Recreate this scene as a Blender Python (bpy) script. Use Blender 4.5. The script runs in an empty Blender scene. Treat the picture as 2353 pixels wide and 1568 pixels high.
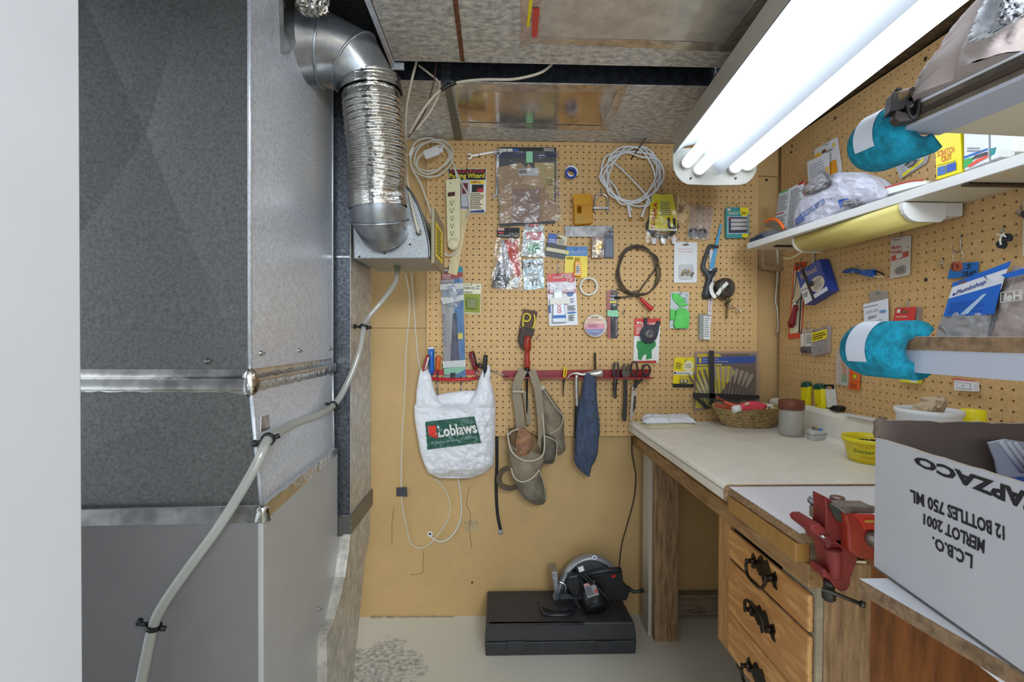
import bpy, bmesh, math, random
from mathutils import Vector, Matrix, noise
random.seed(7)
PI = math.pi; sin = math.sin; cos = math.cos
C = bpy.context.scene.collection
sc = bpy.context.scene

# ---------------------------------------------------------------- camera
W0, H0, FPX = 2353.0, 1568.0, 1092.0
CZ = 1.184
YAW, PIT, ROL = math.radians(1.65), math.radians(-0.63), 0.0045
Fw = Vector((sin(YAW)*cos(PIT), cos(YAW)*cos(PIT), sin(PIT)))
R0 = Vector((cos(YAW), -sin(YAW), 0)); U0 = R0.cross(Fw)
Rt = (R0*cos(ROL) + U0*sin(ROL)).normalized(); Up = Rt.cross(Fw).normalized()
CAM = Vector((0, 0, CZ))
cd = bpy.data.cameras.new('camera'); cam = bpy.data.objects.new('camera', cd); C.objects.link(cam)
cd.sensor_width = 36.0; cd.lens = 36.0*FPX/W0; cd.clip_start = 0.02; cd.clip_end = 60
m3 = Matrix((Rt, Up, -Fw)).transposed()
cam.matrix_world = Matrix.Translation(CAM) @ m3.to_4x4()
sc.camera = cam

# ---------------------------------------------------------------- light and view
wd = bpy.data.worlds.new('world'); sc.world = wd; wd.use_nodes = True
wd.node_tree.nodes['Background'].inputs[0].default_value = (0.80, 0.91, 1.0, 1)
wd.node_tree.nodes['Background'].inputs[1].default_value = 0.98
def area(name, loc, target, sx, sy, power, col=(1, 1, 1)):
    l = bpy.data.lights.new(name, 'AREA'); l.shape = 'RECTANGLE'; l.size = sx; l.size_y = sy
    l.energy = power; l.color = col
    o = bpy.data.objects.new(name, l); C.objects.link(o); o.location = loc
    o.rotation_euler = (Vector(target)-Vector(loc)).to_track_quat('-Z', 'Y').to_euler()
    return o
area('fill_light', (0.75, -1.3, 2.2), (-0.4, 0.9, 0.8), 1.4, 0.8, 52, (0.82, 0.92, 1.0))  # added fill light behind the camera, no lamp known there
TUBE_EMIT = 2.3
sc.view_settings.view_transform = 'Standard'; sc.view_settings.look = 'None'
sc.view_settings.gamma = 1.0; sc.view_settings.use_curve_mapping = False
sc.view_settings.exposure = 1.02
sc.cycles.use_denoising = True
sc.cycles.max_bounces = 6; sc.cycles.diffuse_bounces = 3; sc.cycles.glossy_bounces = 3; sc.cycles.transparent_max_bounces = 12
sc.cycles.adaptive_threshold = 0.03
sc.cycles.sample_clamp_indirect = 6.0

# ---------------------------------------------------------------- frames
class Plane:
    """points of a real plane of the room, found where the photo's pixel ray meets it"""
    def __init__(s, p, n): s.p = Vector(p); s.n = Vector(n).normalized()
    def at(s, px, py, off=0.0):
        d = Fw + Rt*((px-W0/2)/FPX) + Up*((H0/2-py)/FPX)
        p = s.p + s.n*off
        return CAM + d*((p-CAM).dot(s.n)/d.dot(s.n))
class Quad:
    """bilinear card frame: u to the right 0..1, v down 0..1"""
    def __init__(s, tl, tr, br, bl, n=None):
        s.c = [Vector(x) for x in (tl, tr, br, bl)]
        k = (s.c[1]-s.c[0]).cross(s.c[3]-s.c[0]); k.normalize()
        if k.dot(CAM-s.c[0]) < 0: k = -k
        s.n = Vector(n).normalized() if n else k
    def at(s, u, v, off=0.0):
        a = s.c[0].lerp(s.c[1], u); b = s.c[3].lerp(s.c[2], u)
        return a.lerp(b, v) + s.n*off
def sub(F, tl, tr, br, bl, off=0.0, n=None):
    return Quad(*[F.at(x[0], x[1], off) for x in (tl, tr, br, bl)], n=n or F.n)
def rectq(F, x0, y0, x1, y1, off=0.0):
    return sub(F, (x0, y0), (x1, y0), (x1, y1), (x0, y1), off)
def PY(y): return Plane((0, y, 0), (0, -1, 0))
def PXr(x): return Plane((x, 0, 0), (-1, 0, 0))
def PZd(z): return Plane((0, 0, z), (0, 0, -1))
def PZu(z): return Plane((0, 0, z), (0, 0, 1))
XR, YB = 1.184, 1.981
BK = PY(YB); RG = PXr(XR); BW = PY(YB+0.018)

# ---------------------------------------------------------------- materials
MC = {}
def lin(c):
    r = []
    for x in c[:3]:
        x = x/255.0
        r.append(x/12.92 if x <= 0.04045 else ((x+0.055)/1.055)**2.4)
    return (r[0], r[1], r[2], 1)
def M(col, rough=0.5, metal=0.0, nz=0.0, ns=20.0, bump=0.0, bs=60.0, col2=None, alpha=1.0, kind='noise', spec=0.5, stretch=None, name=None, coat=0.0):
    key = (col, rough, metal, nz, ns, bump, bs, col2, alpha, kind, spec, stretch, coat)
    if key in MC: return MC[key]
    m = bpy.data.materials.new(name or 'paint_%d_%d_%d' % tuple(int(x) for x in col[:3])); m.use_nodes = True
    nt = m.node_tree; b = nt.nodes['Principled BSDF']; L = nt.links
    b.inputs['Base Color'].default_value = lin(col); b.inputs['Roughness'].default_value = rough
    b.inputs['Metallic'].default_value = metal; b.inputs['Specular IOR Level'].default_value = spec
    b.inputs['Coat Weight'].default_value = coat
    if alpha < 1: b.inputs['Alpha'].default_value = alpha
    if nz or bump or kind != 'noise':
        tc = nt.nodes.new('ShaderNodeTexCoord'); mp = nt.nodes.new('ShaderNodeMapping'); L.new(tc.outputs['Object'], mp.inputs[0])
        if stretch: mp.inputs['Scale'].default_value = stretch
    if nz:
        if kind == 'noise':
            t = nt.nodes.new('ShaderNodeTexNoise'); t.inputs['Scale'].default_value = ns; t.inputs['Detail'].default_value = 6; t.inputs['Roughness'].default_value = 0.65
            o = t.outputs['Fac']; lo, hi = 0.35, 0.65
        elif kind == 'voro':
            t = nt.nodes.new('ShaderNodeTexVoronoi'); t.inputs['Scale'].default_value = ns
            s = nt.nodes.new('ShaderNodeSeparateColor'); L.new(t.outputs['Color'], s.inputs[0]); o = s.outputs[0]; lo, hi = 0.0, 1.0
        elif kind == 'wave':
            t = nt.nodes.new('ShaderNodeTexWave'); t.inputs['Scale'].default_value = ns; t.inputs['Distortion'].default_value = 5.0
            t.inputs['Detail'].default_value = 3; t.inputs['Detail Scale'].default_value = 1.2; o = t.outputs['Fac']; lo, hi = 0.1, 0.9
        L.new(mp.outputs[0], t.inputs['Vector'])
        r = nt.nodes.new('ShaderNodeMapRange'); r.inputs[1].default_value = lo; r.inputs[2].default_value = hi
        L.new(o, r.inputs[0])
        mx = nt.nodes.new('ShaderNodeMix'); mx.data_type = 'RGBA'
        c2 = col2 or tuple(max(0, x*(1-nz)) for x in col[:3])
        mx.inputs[6].default_value = lin(col); mx.inputs[7].default_value = lin(c2)
        L.new(r.outputs[0], mx.inputs[0]); L.new(mx.outputs[2], b.inputs['Base Color'])
    if bump:
        t2 = nt.nodes.new('ShaderNodeTexNoise'); t2.inputs['Scale'].default_value = bs; t2.inputs['Detail'].default_value = 3
        L.new(mp.outputs[0], t2.inputs['Vector'])
        bn = nt.nodes.new('ShaderNodeBump'); bn.inputs['Strength'].default_value = bump; bn.inputs['Distance'].default_value = 0.004
        L.new(t2.outputs['Fac'], bn.inputs['Height']); L.new(bn.outputs[0], b.inputs['Normal'])
    MC[key] = m
    return m
def clear(tint=(235, 235, 238), fac=0.22, rough=0.08, bump=0.6, bs=60, milky=0.0):
    fac *= 0.34; bs *= 0.5; bump *= 0.5; rough += 0.1
    key = ('clear', tint, fac, rough, bump, bs, milky)
    if key in MC: return MC[key]
    m = bpy.data.materials.new('clear_film'); m.use_nodes = True; nt = m.node_tree; L = nt.links
    nt.nodes.remove(nt.nodes['Principled BSDF']); out = nt.nodes['Material Output']
    tr = nt.nodes.new('ShaderNodeBsdfTransparent'); tr.inputs[0].default_value = lin(tint)
    gl = nt.nodes.new('ShaderNodeBsdfGlossy'); gl.inputs['Roughness'].default_value = rough
    df = nt.nodes.new('ShaderNodeBsdfDiffuse'); df.inputs[0].default_value = lin(tint)
    tc = nt.nodes.new('ShaderNodeTexCoord'); t = nt.nodes.new('ShaderNodeTexNoise'); t.inputs['Scale'].default_value = bs; t.inputs['Distortion'].default_value = 1.5
    L.new(tc.outputs['Object'], t.inputs['Vector'])
    bn = nt.nodes.new('ShaderNodeBump'); bn.inputs['Strength'].default_value = bump; bn.inputs['Distance'].default_value = 0.01
    L.new(t.outputs['Fac'], bn.inputs['Height']); L.new(bn.outputs[0], gl.inputs['Normal'])
    a = nt.nodes.new('ShaderNodeMixShader'); a.inputs[0].default_value = fac
    L.new(tr.outputs[0], a.inputs[1]); L.new(gl.outputs[0], a.inputs[2])
    c = nt.nodes.new('ShaderNodeMixShader'); c.inputs[0].default_value = milky
    L.new(a.outputs[0], c.inputs[1]); L.new(df.outputs[0], c.inputs[2]); L.new(c.outputs[0], out.inputs[0])
    MC[key] = m
    return m
def emit(col, s):
    m = bpy.data.materials.new('lamp_glow'); m.use_nodes = True; b = m.node_tree.nodes['Principled BSDF']
    b.inputs['Base Color'].default_value = lin(col); b.inputs['Emission Color'].default_value = lin(col); b.inputs['Emission Strength'].default_value = s
    return m
WHITE = M((232, 232, 230), 0.45); BLACK = M((22, 22, 24), 0.45); DKG = M((58, 60, 64), 0.5)
PAPER = M((226, 224, 218), 0.6); CREAM = M((226, 216, 180), 0.5); INK = M((30, 30, 32), 0.6)
GREYINK = M((130, 130, 132), 0.6); RED = M((190, 36, 34), 0.4); BLUE = M((28, 88, 178), 0.4)
YEL = M((240, 214, 20), 0.4); ORANGE = M((228, 96, 30), 0.4); GREEN = M((42, 138, 70), 0.45)
TEALC = M((40, 140, 140), 0.4); STEEL = M((176, 176, 176), 0.3, 1.0, 0.25, 40)
CHROME = M((205, 205, 205), 0.15, 1.0); DKSTEEL = M((92, 88, 84), 0.4, 1.0, 0.3, 60)
BRASS = M((196, 156, 84), 0.3, 1.0); FOIL = M((214, 212, 206), 0.2, 1.0, 0.12, 30, 0.9, 45, name='foil')
FOIL2 = M((206, 202, 196), 0.24, 1.0, 0.3, 14, 0.35, 22, name='foil_smooth')
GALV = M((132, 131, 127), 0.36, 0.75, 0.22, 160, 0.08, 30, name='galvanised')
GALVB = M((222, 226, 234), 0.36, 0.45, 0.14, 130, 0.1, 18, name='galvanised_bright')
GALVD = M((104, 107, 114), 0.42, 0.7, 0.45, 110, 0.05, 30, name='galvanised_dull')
SPANG = M((226, 222, 214), 0.5, 0.25, 0.55, 42, 0.15, 9, col2=(150, 148, 144), kind='noise', stretch=(1.0, 1.6, 1.0), name='spangled')
CLEAR = clear((244, 244, 246)); CLEARM = clear(milky=0.18); TAPEW = M((236, 232, 222), 0.5); TAPEB = M((30, 30, 34), 0.4)
GTAPE = M((150, 214, 170), 0.6)

# ---------------------------------------------------------------- mesh builder
def cr(pts, n=6, closed=False):
    P = [Vector(p) for p in pts]
    if len(P) < 3 and not closed: return P
    out = []; N = len(P); rng = range(N if closed else N-1)
    for i in rng:
        if closed: a, b, c, d = P[(i-1) % N], P[i], P[(i+1) % N], P[(i+2) % N]
        else: a, b, c, d = P[max(i-1, 0)], P[i], P[i+1], P[min(i+2, N-1)]
        for k in range(n):
            t = k/n
            out.append(0.5*((2*b)+(c-a)*t+(2*a-5*b+4*c-d)*t*t+(3*b-a-3*c+d)*t**3))
    if not closed: out.append(P[-1].copy())
    return out
TXT = {}
def glyphs(s, bold=0.0):
    k = (s, bold)
    if k in TXT: return TXT[k]
    cu = bpy.data.curves.new('txt', 'FONT'); cu.body = s; cu.offset = bold; cu.resolution_u = 2
    o = bpy.data.objects.new('txt', cu); C.objects.link(o)
    dg = bpy.context.evaluated_depsgraph_get(); me = o.evaluated_get(dg).to_mesh()
    vs = [(v.co.x, v.co.y) for v in me.vertices]; fs = [tuple(p.vertices) for p in me.polygons]
    o.evaluated_get(dg).to_mesh_clear(); bpy.data.objects.remove(o); bpy.data.curves.remove(cu)
    if vs:
        x0 = min(v[0] for v in vs); x1 = max(v[0] for v in vs); y0 = min(v[1] for v in vs); y1 = max(v[1] for v in vs)
        vs = [((x-x0)/max(x1-x0, 1e-6), (y-y0)/max(y1-y0, 1e-6)) for x, y in vs]
    TXT[k] = (vs, fs)
    return TXT[k]
def rr(x0, y0, x1, y1, r=0.0, ang=0.0, n=4):
    cx, cy = (x0+x1)/2, (y0+y1)/2; pts = []
    if r <= 0: pts = [(x0, y0), (x1, y0), (x1, y1), (x0, y1)]
    else:
        for (qx, qy, a0) in ((x1-r, y0+r, -90), (x1-r, y1-r, 0), (x0+r, y1-r, 90), (x0+r, y0+r, 180)):
            for k in range(n+1):
                a = math.radians(a0+90*k/n); pts.append((qx+r*cos(a), qy+r*sin(a)))
    if ang:
        a = math.radians(ang); pts = [(cx+(x-cx)*cos(a)-(y-cy)*sin(a), cy+(x-cx)*sin(a)+(y-cy)*cos(a)) for x, y in pts]
    return pts
def el(cx, cy, rx, ry=None, n=20, a0=0, a1=360):
    ry = rx if ry is None else ry; full = abs(a1-a0) >= 360
    return [(cx+rx*cos(math.radians(a0+(a1-a0)*k/(n if full else n-1))), cy+ry*sin(math.radians(a0+(a1-a0)*k/(n if full else n-1)))) for k in range(n)]
class MB:
    def __init__(s): s.v = []; s.f = []; s.mi = []; s.sm = []; s.mats = []
    def idx(s, m):
        if m not in s.mats: s.mats.append(m)
        return s.mats.index(m)
    def add(s, vs, fs, m, smooth=False):
        b = len(s.v); s.v += [Vector(x) for x in vs]; i = s.idx(m)
        for f in fs: s.f.append(tuple(b+k for k in f)); s.mi.append(i); s.sm.append(smooth)
        return s
    def prism3(s, front, d, m, smooth=False):
        n = len(front); fr = [Vector(p) for p in front]; bk = [p+d for p in fr]
        return s.add(fr+bk, [tuple(range(n)), tuple(range(2*n-1, n-1, -1))]+[(i, n+i, n+(i+1) % n, (i+1) % n) for i in range(n)], m, smooth)
    def poly(s, F, pts, off, t, m):
        return s.prism3([F.at(u, v, off+t) for u, v in pts], -F.n*t, m)
    def flat(s, F, pts, off, m):
        return s.add([F.at(u, v, off) for u, v in pts], [tuple(range(len(pts)))], m)
    def ring(s, F, outer, inner, off, t, m):
        n = len(outer); a = [F.at(u, v, off+t) for u, v in outer]; b = [F.at(u, v, off+t) for u, v in inner]
        a2 = [p-F.n*t for p in a]; b2 = [p-F.n*t for p in b]; fs = []
        for i in range(n):
            j = (i+1) % n
            fs += [(i, j, n+j, n+i), (2*n+j, 2*n+i, 3*n+i, 3*n+j), (i, 2*n+i, 2*n+j, j), (n+j, 3*n+j, 3*n+i, n+i)]
        return s.add(a+b+a2+b2, fs, m)
    def box(s, x0, y0, z0, x1, y1, z1, m):
        return s.prism3([(x0, y0, z0), (x1, y0, z0), (x1, y0, z1), (x0, y0, z1)], Vector((0, y1-y0, 0)), m)
    def tube(s, pts, r, m, n=8, sub=5, closed=False, flat=None, caps=True, prof=None):
        P = cr(pts, sub, closed) if sub > 1 else [Vector(p) for p in pts]
        N = len(P)
        if N < 2: return s
        T = []
        for i in range(N):
            a = P[(i-1) % N] if closed or i > 0 else P[i]; b = P[(i+1) % N] if closed or i < N-1 else P[i]
            d = b-a; T.append(d.normalized() if d.length > 1e-9 else (T[-1] if T else Vector((0, 0, 1))))
        up = Vector((0, 0, 1)) if abs(T[0].z) < 0.9 else Vector((0, 1, 0))
        if flat is not None: up = Vector(flat[0])
        nrm = (up - T[0]*up.dot(T[0])).normalized(); vs = []
        for i in range(N):
            if flat is not None:
                k = Vector(flat[0]) - T[i]*Vector(flat[0]).dot(T[i])
                nrm = k.normalized() if k.length > 1e-4 else nrm
            else: nrm = (nrm - T[i]*nrm.dot(T[i])).normalized()
            bi = T[i].cross(nrm); t = i/(N-1)
            rr_ = r(t) if callable(r) else (r[0]+(r[1]-r[0])*t if isinstance(r, (tuple, list)) else r)
            for k in range(n):
                a = 2*PI*k/n
                ra = rr_*(flat[1] if flat is not None else 1)
                q = 1.0 if prof is None else prof(t, a)
                vs.append(P[i]+nrm*cos(a)*ra*q+bi*sin(a)*rr_*q)
        fs = []
        for i in range(N if closed else N-1):
            j = (i+1) % N
            for k in range(n):
                l = (k+1) % n; fs.append((i*n+k, i*n+l, j*n+l, j*n+k))
        if not closed and caps: fs += [tuple(range(n-1, -1, -1)), tuple(range((N-1)*n, N*n))]
        return s.add(vs, fs, m, True)
    def pt(s, F, pts, r, m, **k):
        return s.tube([F.at(*p) if len(p) > 2 else F.at(p[0], p[1], 0.006) for p in pts], r, m, **k)
    def lathe(s, base, prof, m, n=24, axis=(0, 0, 1), sx=1.0, sy=1.0, cap=True, wob=None):
        ax = Vector(axis).normalized(); a = Vector((1, 0, 0)) if abs(ax.x) < 0.9 else Vector((0, 1, 0))
        e1 = (a-ax*a.dot(ax)).normalized(); e2 = ax.cross(e1); base = Vector(base); vs = []; fs = []
        for j, (r, h) in enumerate(prof):
            for k in range(n):
                t = 2*PI*k/n; q = wob(t, h) if wob else 1.0
                vs.append(base+ax*h+e1*cos(t)*r*sx*q+e2*sin(t)*r*sy*q)
        for j in range(len(prof)-1):
            for k in range(n):
                l = (k+1) % n; fs.append((j*n+k, j*n+l, (j+1)*n+l, (j+1)*n+k))
        if cap: fs += [tuple(range(n-1, -1, -1)), tuple(range((len(prof)-1)*n, len(prof)*n))]
        return s.add(vs, fs, m, True)
    def text(s, F, t, q, off, m, bold=0.0):
        if len(q) == 4 and not isinstance(q[0], (tuple, list)):
            u0, v0, u1, v1 = q; q = [(u0, v0), (u1, v0), (u1, v1), (u0, v1)]
        vs, fs = glyphs(t, bold); out = []
        for x, y in vs:
            y = 1-y
            tu = [q[0][i]+(q[1][i]-q[0][i])*x for i in (0, 1)]; bu = [q[3][i]+(q[2][i]-q[3][i])*x for i in (0, 1)]
            u, v = tu[0]+(bu[0]-tu[0])*y, tu[1]+(bu[1]-tu[1])*y
            out.append(F.at(u, v, off(u, v) if callable(off) else off))
        return s.add(out, fs, m)
    def patch(s, F, q, off, m, nx=8, ny=8, smooth=True):
        vs = []; fs = []
        for j in range(ny+1):
            for i in range(nx+1):
                x, y = i/nx, j/ny
                a = [q[0][k]+(q[1][k]-q[0][k])*x for k in (0, 1)]; b = [q[3][k]+(q[2][k]-q[3][k])*x for k in (0, 1)]
                u, v = a[0]+(b[0]-a[0])*y, a[1]+(b[1]-a[1])*y
                vs.append(F.at(u, v, off(u, v) if callable(off) else off))
        w = nx+1
        for j in range(ny):
            for i in range(nx): fs.append((j*w+i, j*w+i+1, (j+1)*w+i+1, (j+1)*w+i))
        return s.add(vs, fs, m, smooth)
    def span(s, F, rows, T, off, m, nx=16, ny=24, wr=(0.0, 0.05), pw=0.5, seed=0.0, back=0.15, ys=1.0):
        """puffed sheet body between left and right outlines; returns its surface height function"""
        def row(y):
            for a, b in zip(rows, rows[1:]):
                if y <= b[0] or b is rows[-1]:
                    t = min(1, max(0, (y-a[0])/(b[0]-a[0]))); return [a[i]+(b[i]-a[i])*t for i in range(1, len(a))]
        y0, y1 = rows[0][0], rows[-1][0]
        def h(x, y):
            r = row(y); w = max(r[1]-r[0], 1e-4); u = min(1, max(0, (x-r[0])/w)); v = (y-y0)/(y1-y0)
            e = max(0.0, 1-(2*u-1)**2)**pw; e *= min(1, max(0.15, min(v, 1-v)*8))**0.5
            k = r[2] if len(r) > 2 else 1.0
            q = noise.fractal(Vector((x*wr[1]+seed, y*wr[1]*ys, seed)), 0.8, 2.0, 4)
            rdg = (1-abs(q)*2)
            return off + T*k*e + wr[0]*rdg*min(1, e*1.6)
        vs = []; fs = []; w = nx+1
        for side in (0, 1):
            for j in range(ny+1):
                y = y0+(y1-y0)*j/ny; r = row(y)
                for i in range(nx+1):
                    u = 0.5-0.5*cos(PI*i/nx); x = r[0]+(r[1]-r[0])*u
                    if side == 0: vs.append(F.at(x, y, h(x, y)))
                    else: vs.append(vs[j*w+i]-F.n*(max(0, h(x, y)-off)*(1+back)+0.0008))
        nv = w*(ny+1)
        for j in range(ny):
            for i in range(nx):
                a = j*w+i; fs.append((a, a+1, a+w+1, a+w)); fs.append((nv+a+1, nv+a, nv+a+w, nv+a+w+1))
        for j in range(ny):
            a = j*w; fs.append((a, a+w, nv+a+w, nv+a)); a += nx; fs.append((a+w, a, nv+a, nv+a+w))
        for i in range(nx):
            fs.append((i+1, i, nv+i, nv+i+1)); a = ny*w+i; fs.append((a, a+1, nv+a+1, nv+a))
        s.add(vs, fs, m, True)
        return h
    def build(s, name, parent=None, recalc=True, bevel=0.0, subd=0):
        me = bpy.data.meshes.new(name)
        xs = [v.x for v in s.v]; ys = [v.y for v in s.v]; zs = [v.z for v in s.v]
        c = Vector(((min(xs)+max(xs))/2, (min(ys)+max(ys))/2, min(zs)))
        me.from_pydata([v-c for v in s.v], [], s.f)
        for m in s.mats: me.materials.append(m)
        me.polygons.foreach_set('material_index', s.mi); me.polygons.foreach_set('use_smooth', s.sm)
        if recalc:
            b = bmesh.new(); b.from_mesh(me); bmesh.ops.recalc_face_normals(b, faces=b.faces); b.to_mesh(me); b.free()
        me.update()
        o = bpy.data.objects.new(name, me); C.objects.link(o)
        w = Vector((0, 0, 0)); p = parent
        while p is not None: w = w+p.location; p = p.parent
        o.location = c-w; o.parent = parent
        if bevel:
            md = o.modifiers.new('bevel', 'BEVEL'); md.width = bevel; md.segments = 2; md.limit_method = 'ANGLE'; md.angle_limit = 0.7
        if subd:
            md = o.modifiers.new('subdivision', 'SUBSURF'); md.levels = subd; md.render_levels = subd
        return o
def tag(o, label, cat, group=None, kind=None):
    if label: o['label'] = label
    if cat: o['category'] = cat
    if group: o['group'] = group
    if kind: o['kind'] = kind
    return o
def thing(name, label, cat, loc, group=None):
    o = bpy.data.objects.new(name, None); C.objects.link(o); o.location = Vector(loc); o.empty_display_size = 0.02
    return tag(o, label, cat, group)
def single(mb, name, label, cat, group=None, **k):
    return tag(mb.build(name, None, **k), label, cat, group)
def struct(mb, name, parent=None, **k):
    o = mb.build(name, parent, **k)
    if parent is None: o['kind'] = 'structure'
    return o
EPS = 0.00035
def deco(m, F, items, off):
    """print on a card: every entry lies just above the one before"""
    k = 0
    for it in items:
        k += 1; o = off+EPS*k; a = it[0]
        if a == 'r': m.flat(F, [(it[1], it[2]), (it[3], it[2]), (it[3], it[4]), (it[1], it[4])], o, it[5])
        elif a == 'p': m.flat(F, it[1], o, it[2])
        elif a == 'e': m.flat(F, el(it[1], it[2], it[3], it[4], 24), o, it[5])
        elif a == 't': m.text(F, it[1], it[2], o, it[3], it[4] if len(it) > 4 else 0.0)
        elif a == 'l':
            n, u0, v0, u1, v1, mt = it[1:7]; h = (v1-v0)/n
            for i in range(n):
                x1 = u0+(u1-u0)*(0.7+0.3*random.random()); x = u0
                while x < x1-0.02:
                    w = (u1-u0)*random.uniform(0.06, 0.2); e = min(x+w, x1)
                    m.flat(F, [(x, v0+h*i+h*0.25), (e, v0+h*i+h*0.25), (e, v0+h*i+h*0.75), (x, v0+h*i+h*0.75)], o, mt); x = e+(u1-u0)*0.025
def card(F, q, off, t, base, items, r=0.04):
    m = MB(); f = sub(F, *q, off=off); m.poly(f, rr(0, 0, 1, 1, r), 0, t, base); deco(m, f, items, t)
    return m, f
def hook(F, px, py, label, ln=0.03, mt=None, up=0.0, dn=14, name='peg_hook', side=0.0):
    """bent wire hook plugged in a peg hole at the pixel"""
    m = MB(); a = F.at(px, py, -0.002); n = F.n; z = Vector((0, 0, -1)); sd = n.cross(Vector((0, 0, 1)))
    k = dn*0.0018
    m.tube([a, a+n*0.004, a+n*0.005+z*k*0.8, a+n*0.012+z*k+sd*side*0.3, a+n*ln*0.8+z*k+sd*side, a+n*ln+z*(k-0.011)+sd*side*1.2], 0.0013, mt or STEEL, n=6, sub=3)
    return single(m, name, label, 'hook', 'wire hooks plugged into the pegboards')
def T3(name, label, cat, F, px, py, off=0.0, group=None):
    return thing(name, label, cat, F.at(px, py, off), group)
# ================================================================ THE SETTING
PEG = M((222, 180, 122), 0.55, 0, 0.12, 160, 0, 60, spec=0.35, name='hardboard')
WALLB = M((202, 166, 112), 0.45, 0, 0.07, 3, 0.05, 30, spec=0.4, name='varnished_board')
floorm = M((198, 194, 182), 0.55, 0, 0.06, 6, 0.05, 40, name='painted_concrete')
def floor_worn():
    m = bpy.data.materials.new('worn_painted_floor'); m.use_nodes = True; nt = m.node_tree; L = nt.links; b = nt.nodes['Principled BSDF']
    tc = nt.nodes.new('ShaderNodeTexCoord'); n1 = nt.nodes.new('ShaderNodeTexNoise'); n1.inputs['Scale'].default_value = 7; n1.inputs['Detail'].default_value = 8; n1.inputs['Roughness'].default_value = 0.7
    L.new(tc.outputs['Object'], n1.inputs['Vector'])
    vd = nt.nodes.new('ShaderNodeVectorMath'); vd.operation = 'DISTANCE'; vd.inputs[1].default_value = (-0.42-FLC[0], 1.66-FLC[1], 0.1)
    sx = nt.nodes.new('ShaderNodeMapping'); sx.inputs['Scale'].default_value = (1, 1, 1); L.new(tc.outputs['Object'], sx.inputs[0]); L.new(sx.outputs[0], vd.inputs[0])
    ad = nt.nodes.new('ShaderNodeMath'); ad.operation = 'MULTIPLY_ADD'; ad.inputs[1].default_value = 0.55; L.new(n1.outputs['Fac'], ad.inputs[0]); L.new(vd.outputs['Value'], ad.inputs[2])
    r = nt.nodes.new('ShaderNodeMapRange'); r.inputs[1].default_value = 0.47; r.inputs[2].default_value = 0.43; L.new(ad.outputs[0], r.inputs[0])
    n2 = nt.nodes.new('ShaderNodeTexNoise'); n2.inputs['Scale'].default_value = 60; n2.inputs['Detail'].default_value = 5; L.new(tc.outputs['Object'], n2.inputs['Vector'])
    c2 = nt.nodes.new('ShaderNodeValToRGB'); c2.color_ramp.elements[0].color = lin((150, 146, 140)); c2.color_ramp.elements[1].color = lin((204, 198, 188)); c2.color_ramp.elements[0].position = 0.38; c2.color_ramp.elements[1].position = 0.62
    L.new(n2.outputs['Fac'], c2.inputs[0])
    mx = nt.nodes.new('ShaderNodeMix'); mx.data_type = 'RGBA'; mx.inputs[6].default_value = lin((206, 200, 184)); L.new(r.outputs[0], mx.inputs[0]); L.new(c2.outputs[0], mx.inputs[7])
    L.new(mx.outputs[2], b.inputs['Base Color']); b.inputs['Roughness'].default_value = 0.5
    return m
FLC = (-0.15, 0.25)
m = MB(); m.box(-1.5, -1.5, -0.05, 1.2, 2.0, 0.0, floor_worn()); struct(m, 'floor')
m = MB(); m.box(-1.5, YB+0.018, 0.0, 1.25, YB+0.08, 2.3, WALLB)
# pencil line, cracks and plaster patches on the lower wall
CR_ = M((118, 86, 44), 0.7); PATCH = M((196, 172, 128), 0.7, 0, 0.2, 60)
for pts in ([(852, 754), (980, 755)], [(973, 1268), (972, 1300), (970, 1318), (944, 1321)], [(905, 1168), (900, 1210), (901, 1250)], [(1078, 1120), (1072, 1160), (1082, 1182), (1078, 1210), (1084, 1260)]):
    m.pt(BW, [(x, y, 0.0004) for x, y in pts], 0.0009, CR_, n=4, sub=2)
m.flat(BW, [(1066, 1200), (1084, 1196), (1096, 1194), (1100, 1212), (1088, 1222), (1070, 1220)], 0.0004, PATCH)
m.flat(BW, [(985, 1422), (992, 1412), (1003, 1416), (1010, 1424)], 0.0004, PATCH)
m.flat(BW, el(1085, 1339, 2.5, 2.5), 0.0004, BLACK)
m.pt(BW, [(955, 1395, 0.0004), (978, 1392, 0.0004), (1005, 1376, 0.0004)], 0.0008, PATCH, n=4)
struct(m, 'wall_back')
m = MB(); m.box(XR+0.018, -1.5, 0.0, XR+0.08, YB+0.02, 2.3, WALLB); struct(m, 'wall_right')
m = MB(); m.box(-1.45, -1.5, 0.0, -0.4275, 0.50, 2.3, M((212, 213, 219), 0.5, 0, 0.03, 3, name='white_wall_paint')); struct(m, 'wall_left', bevel=0.002)
JOIST = M((64, 56, 48), 0.8, 0, 0.3, 12)
m = MB(); m.box(-1.5, -1.5, 2.30, 1.25, 2.05, 2.36, JOIST)
for k in range(5): m.box(-1.5, 0.05+k*0.4, 2.2, 1.25, 0.09+k*0.4, 2.30, JOIST)
struct(m, 'ceiling')
# trims: batten under the top two rows, baseboard dirt line, corner filler board
m = MB(); m.poly(BK, [(985, 344), (1140, 346.5), (1290, 349), (1290, 355), (1140, 352), (985, 349)], 0.0, 0.004, PEG); m.poly(BK, [(1290, 351), (1525, 355), (1525, 360), (1290, 356)], 0.0, 0.003, PEG)
struct(m, 'trim_1')
m = MB(); m.poly(BW, [(852, 1419), (1680, 1420), (1680, 1426), (852, 1427)], 0, 0.01, M((190, 170, 140), 0.7, 0, 0.3, 30)); struct(m, 'trim_2')
m = MB(); m.poly(BW, [(1738, 404), (1788, 405), (1788, 335), (1738, 335)], 0.0, 0.012, WALLB); struct(m, 'trim_3')

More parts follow.
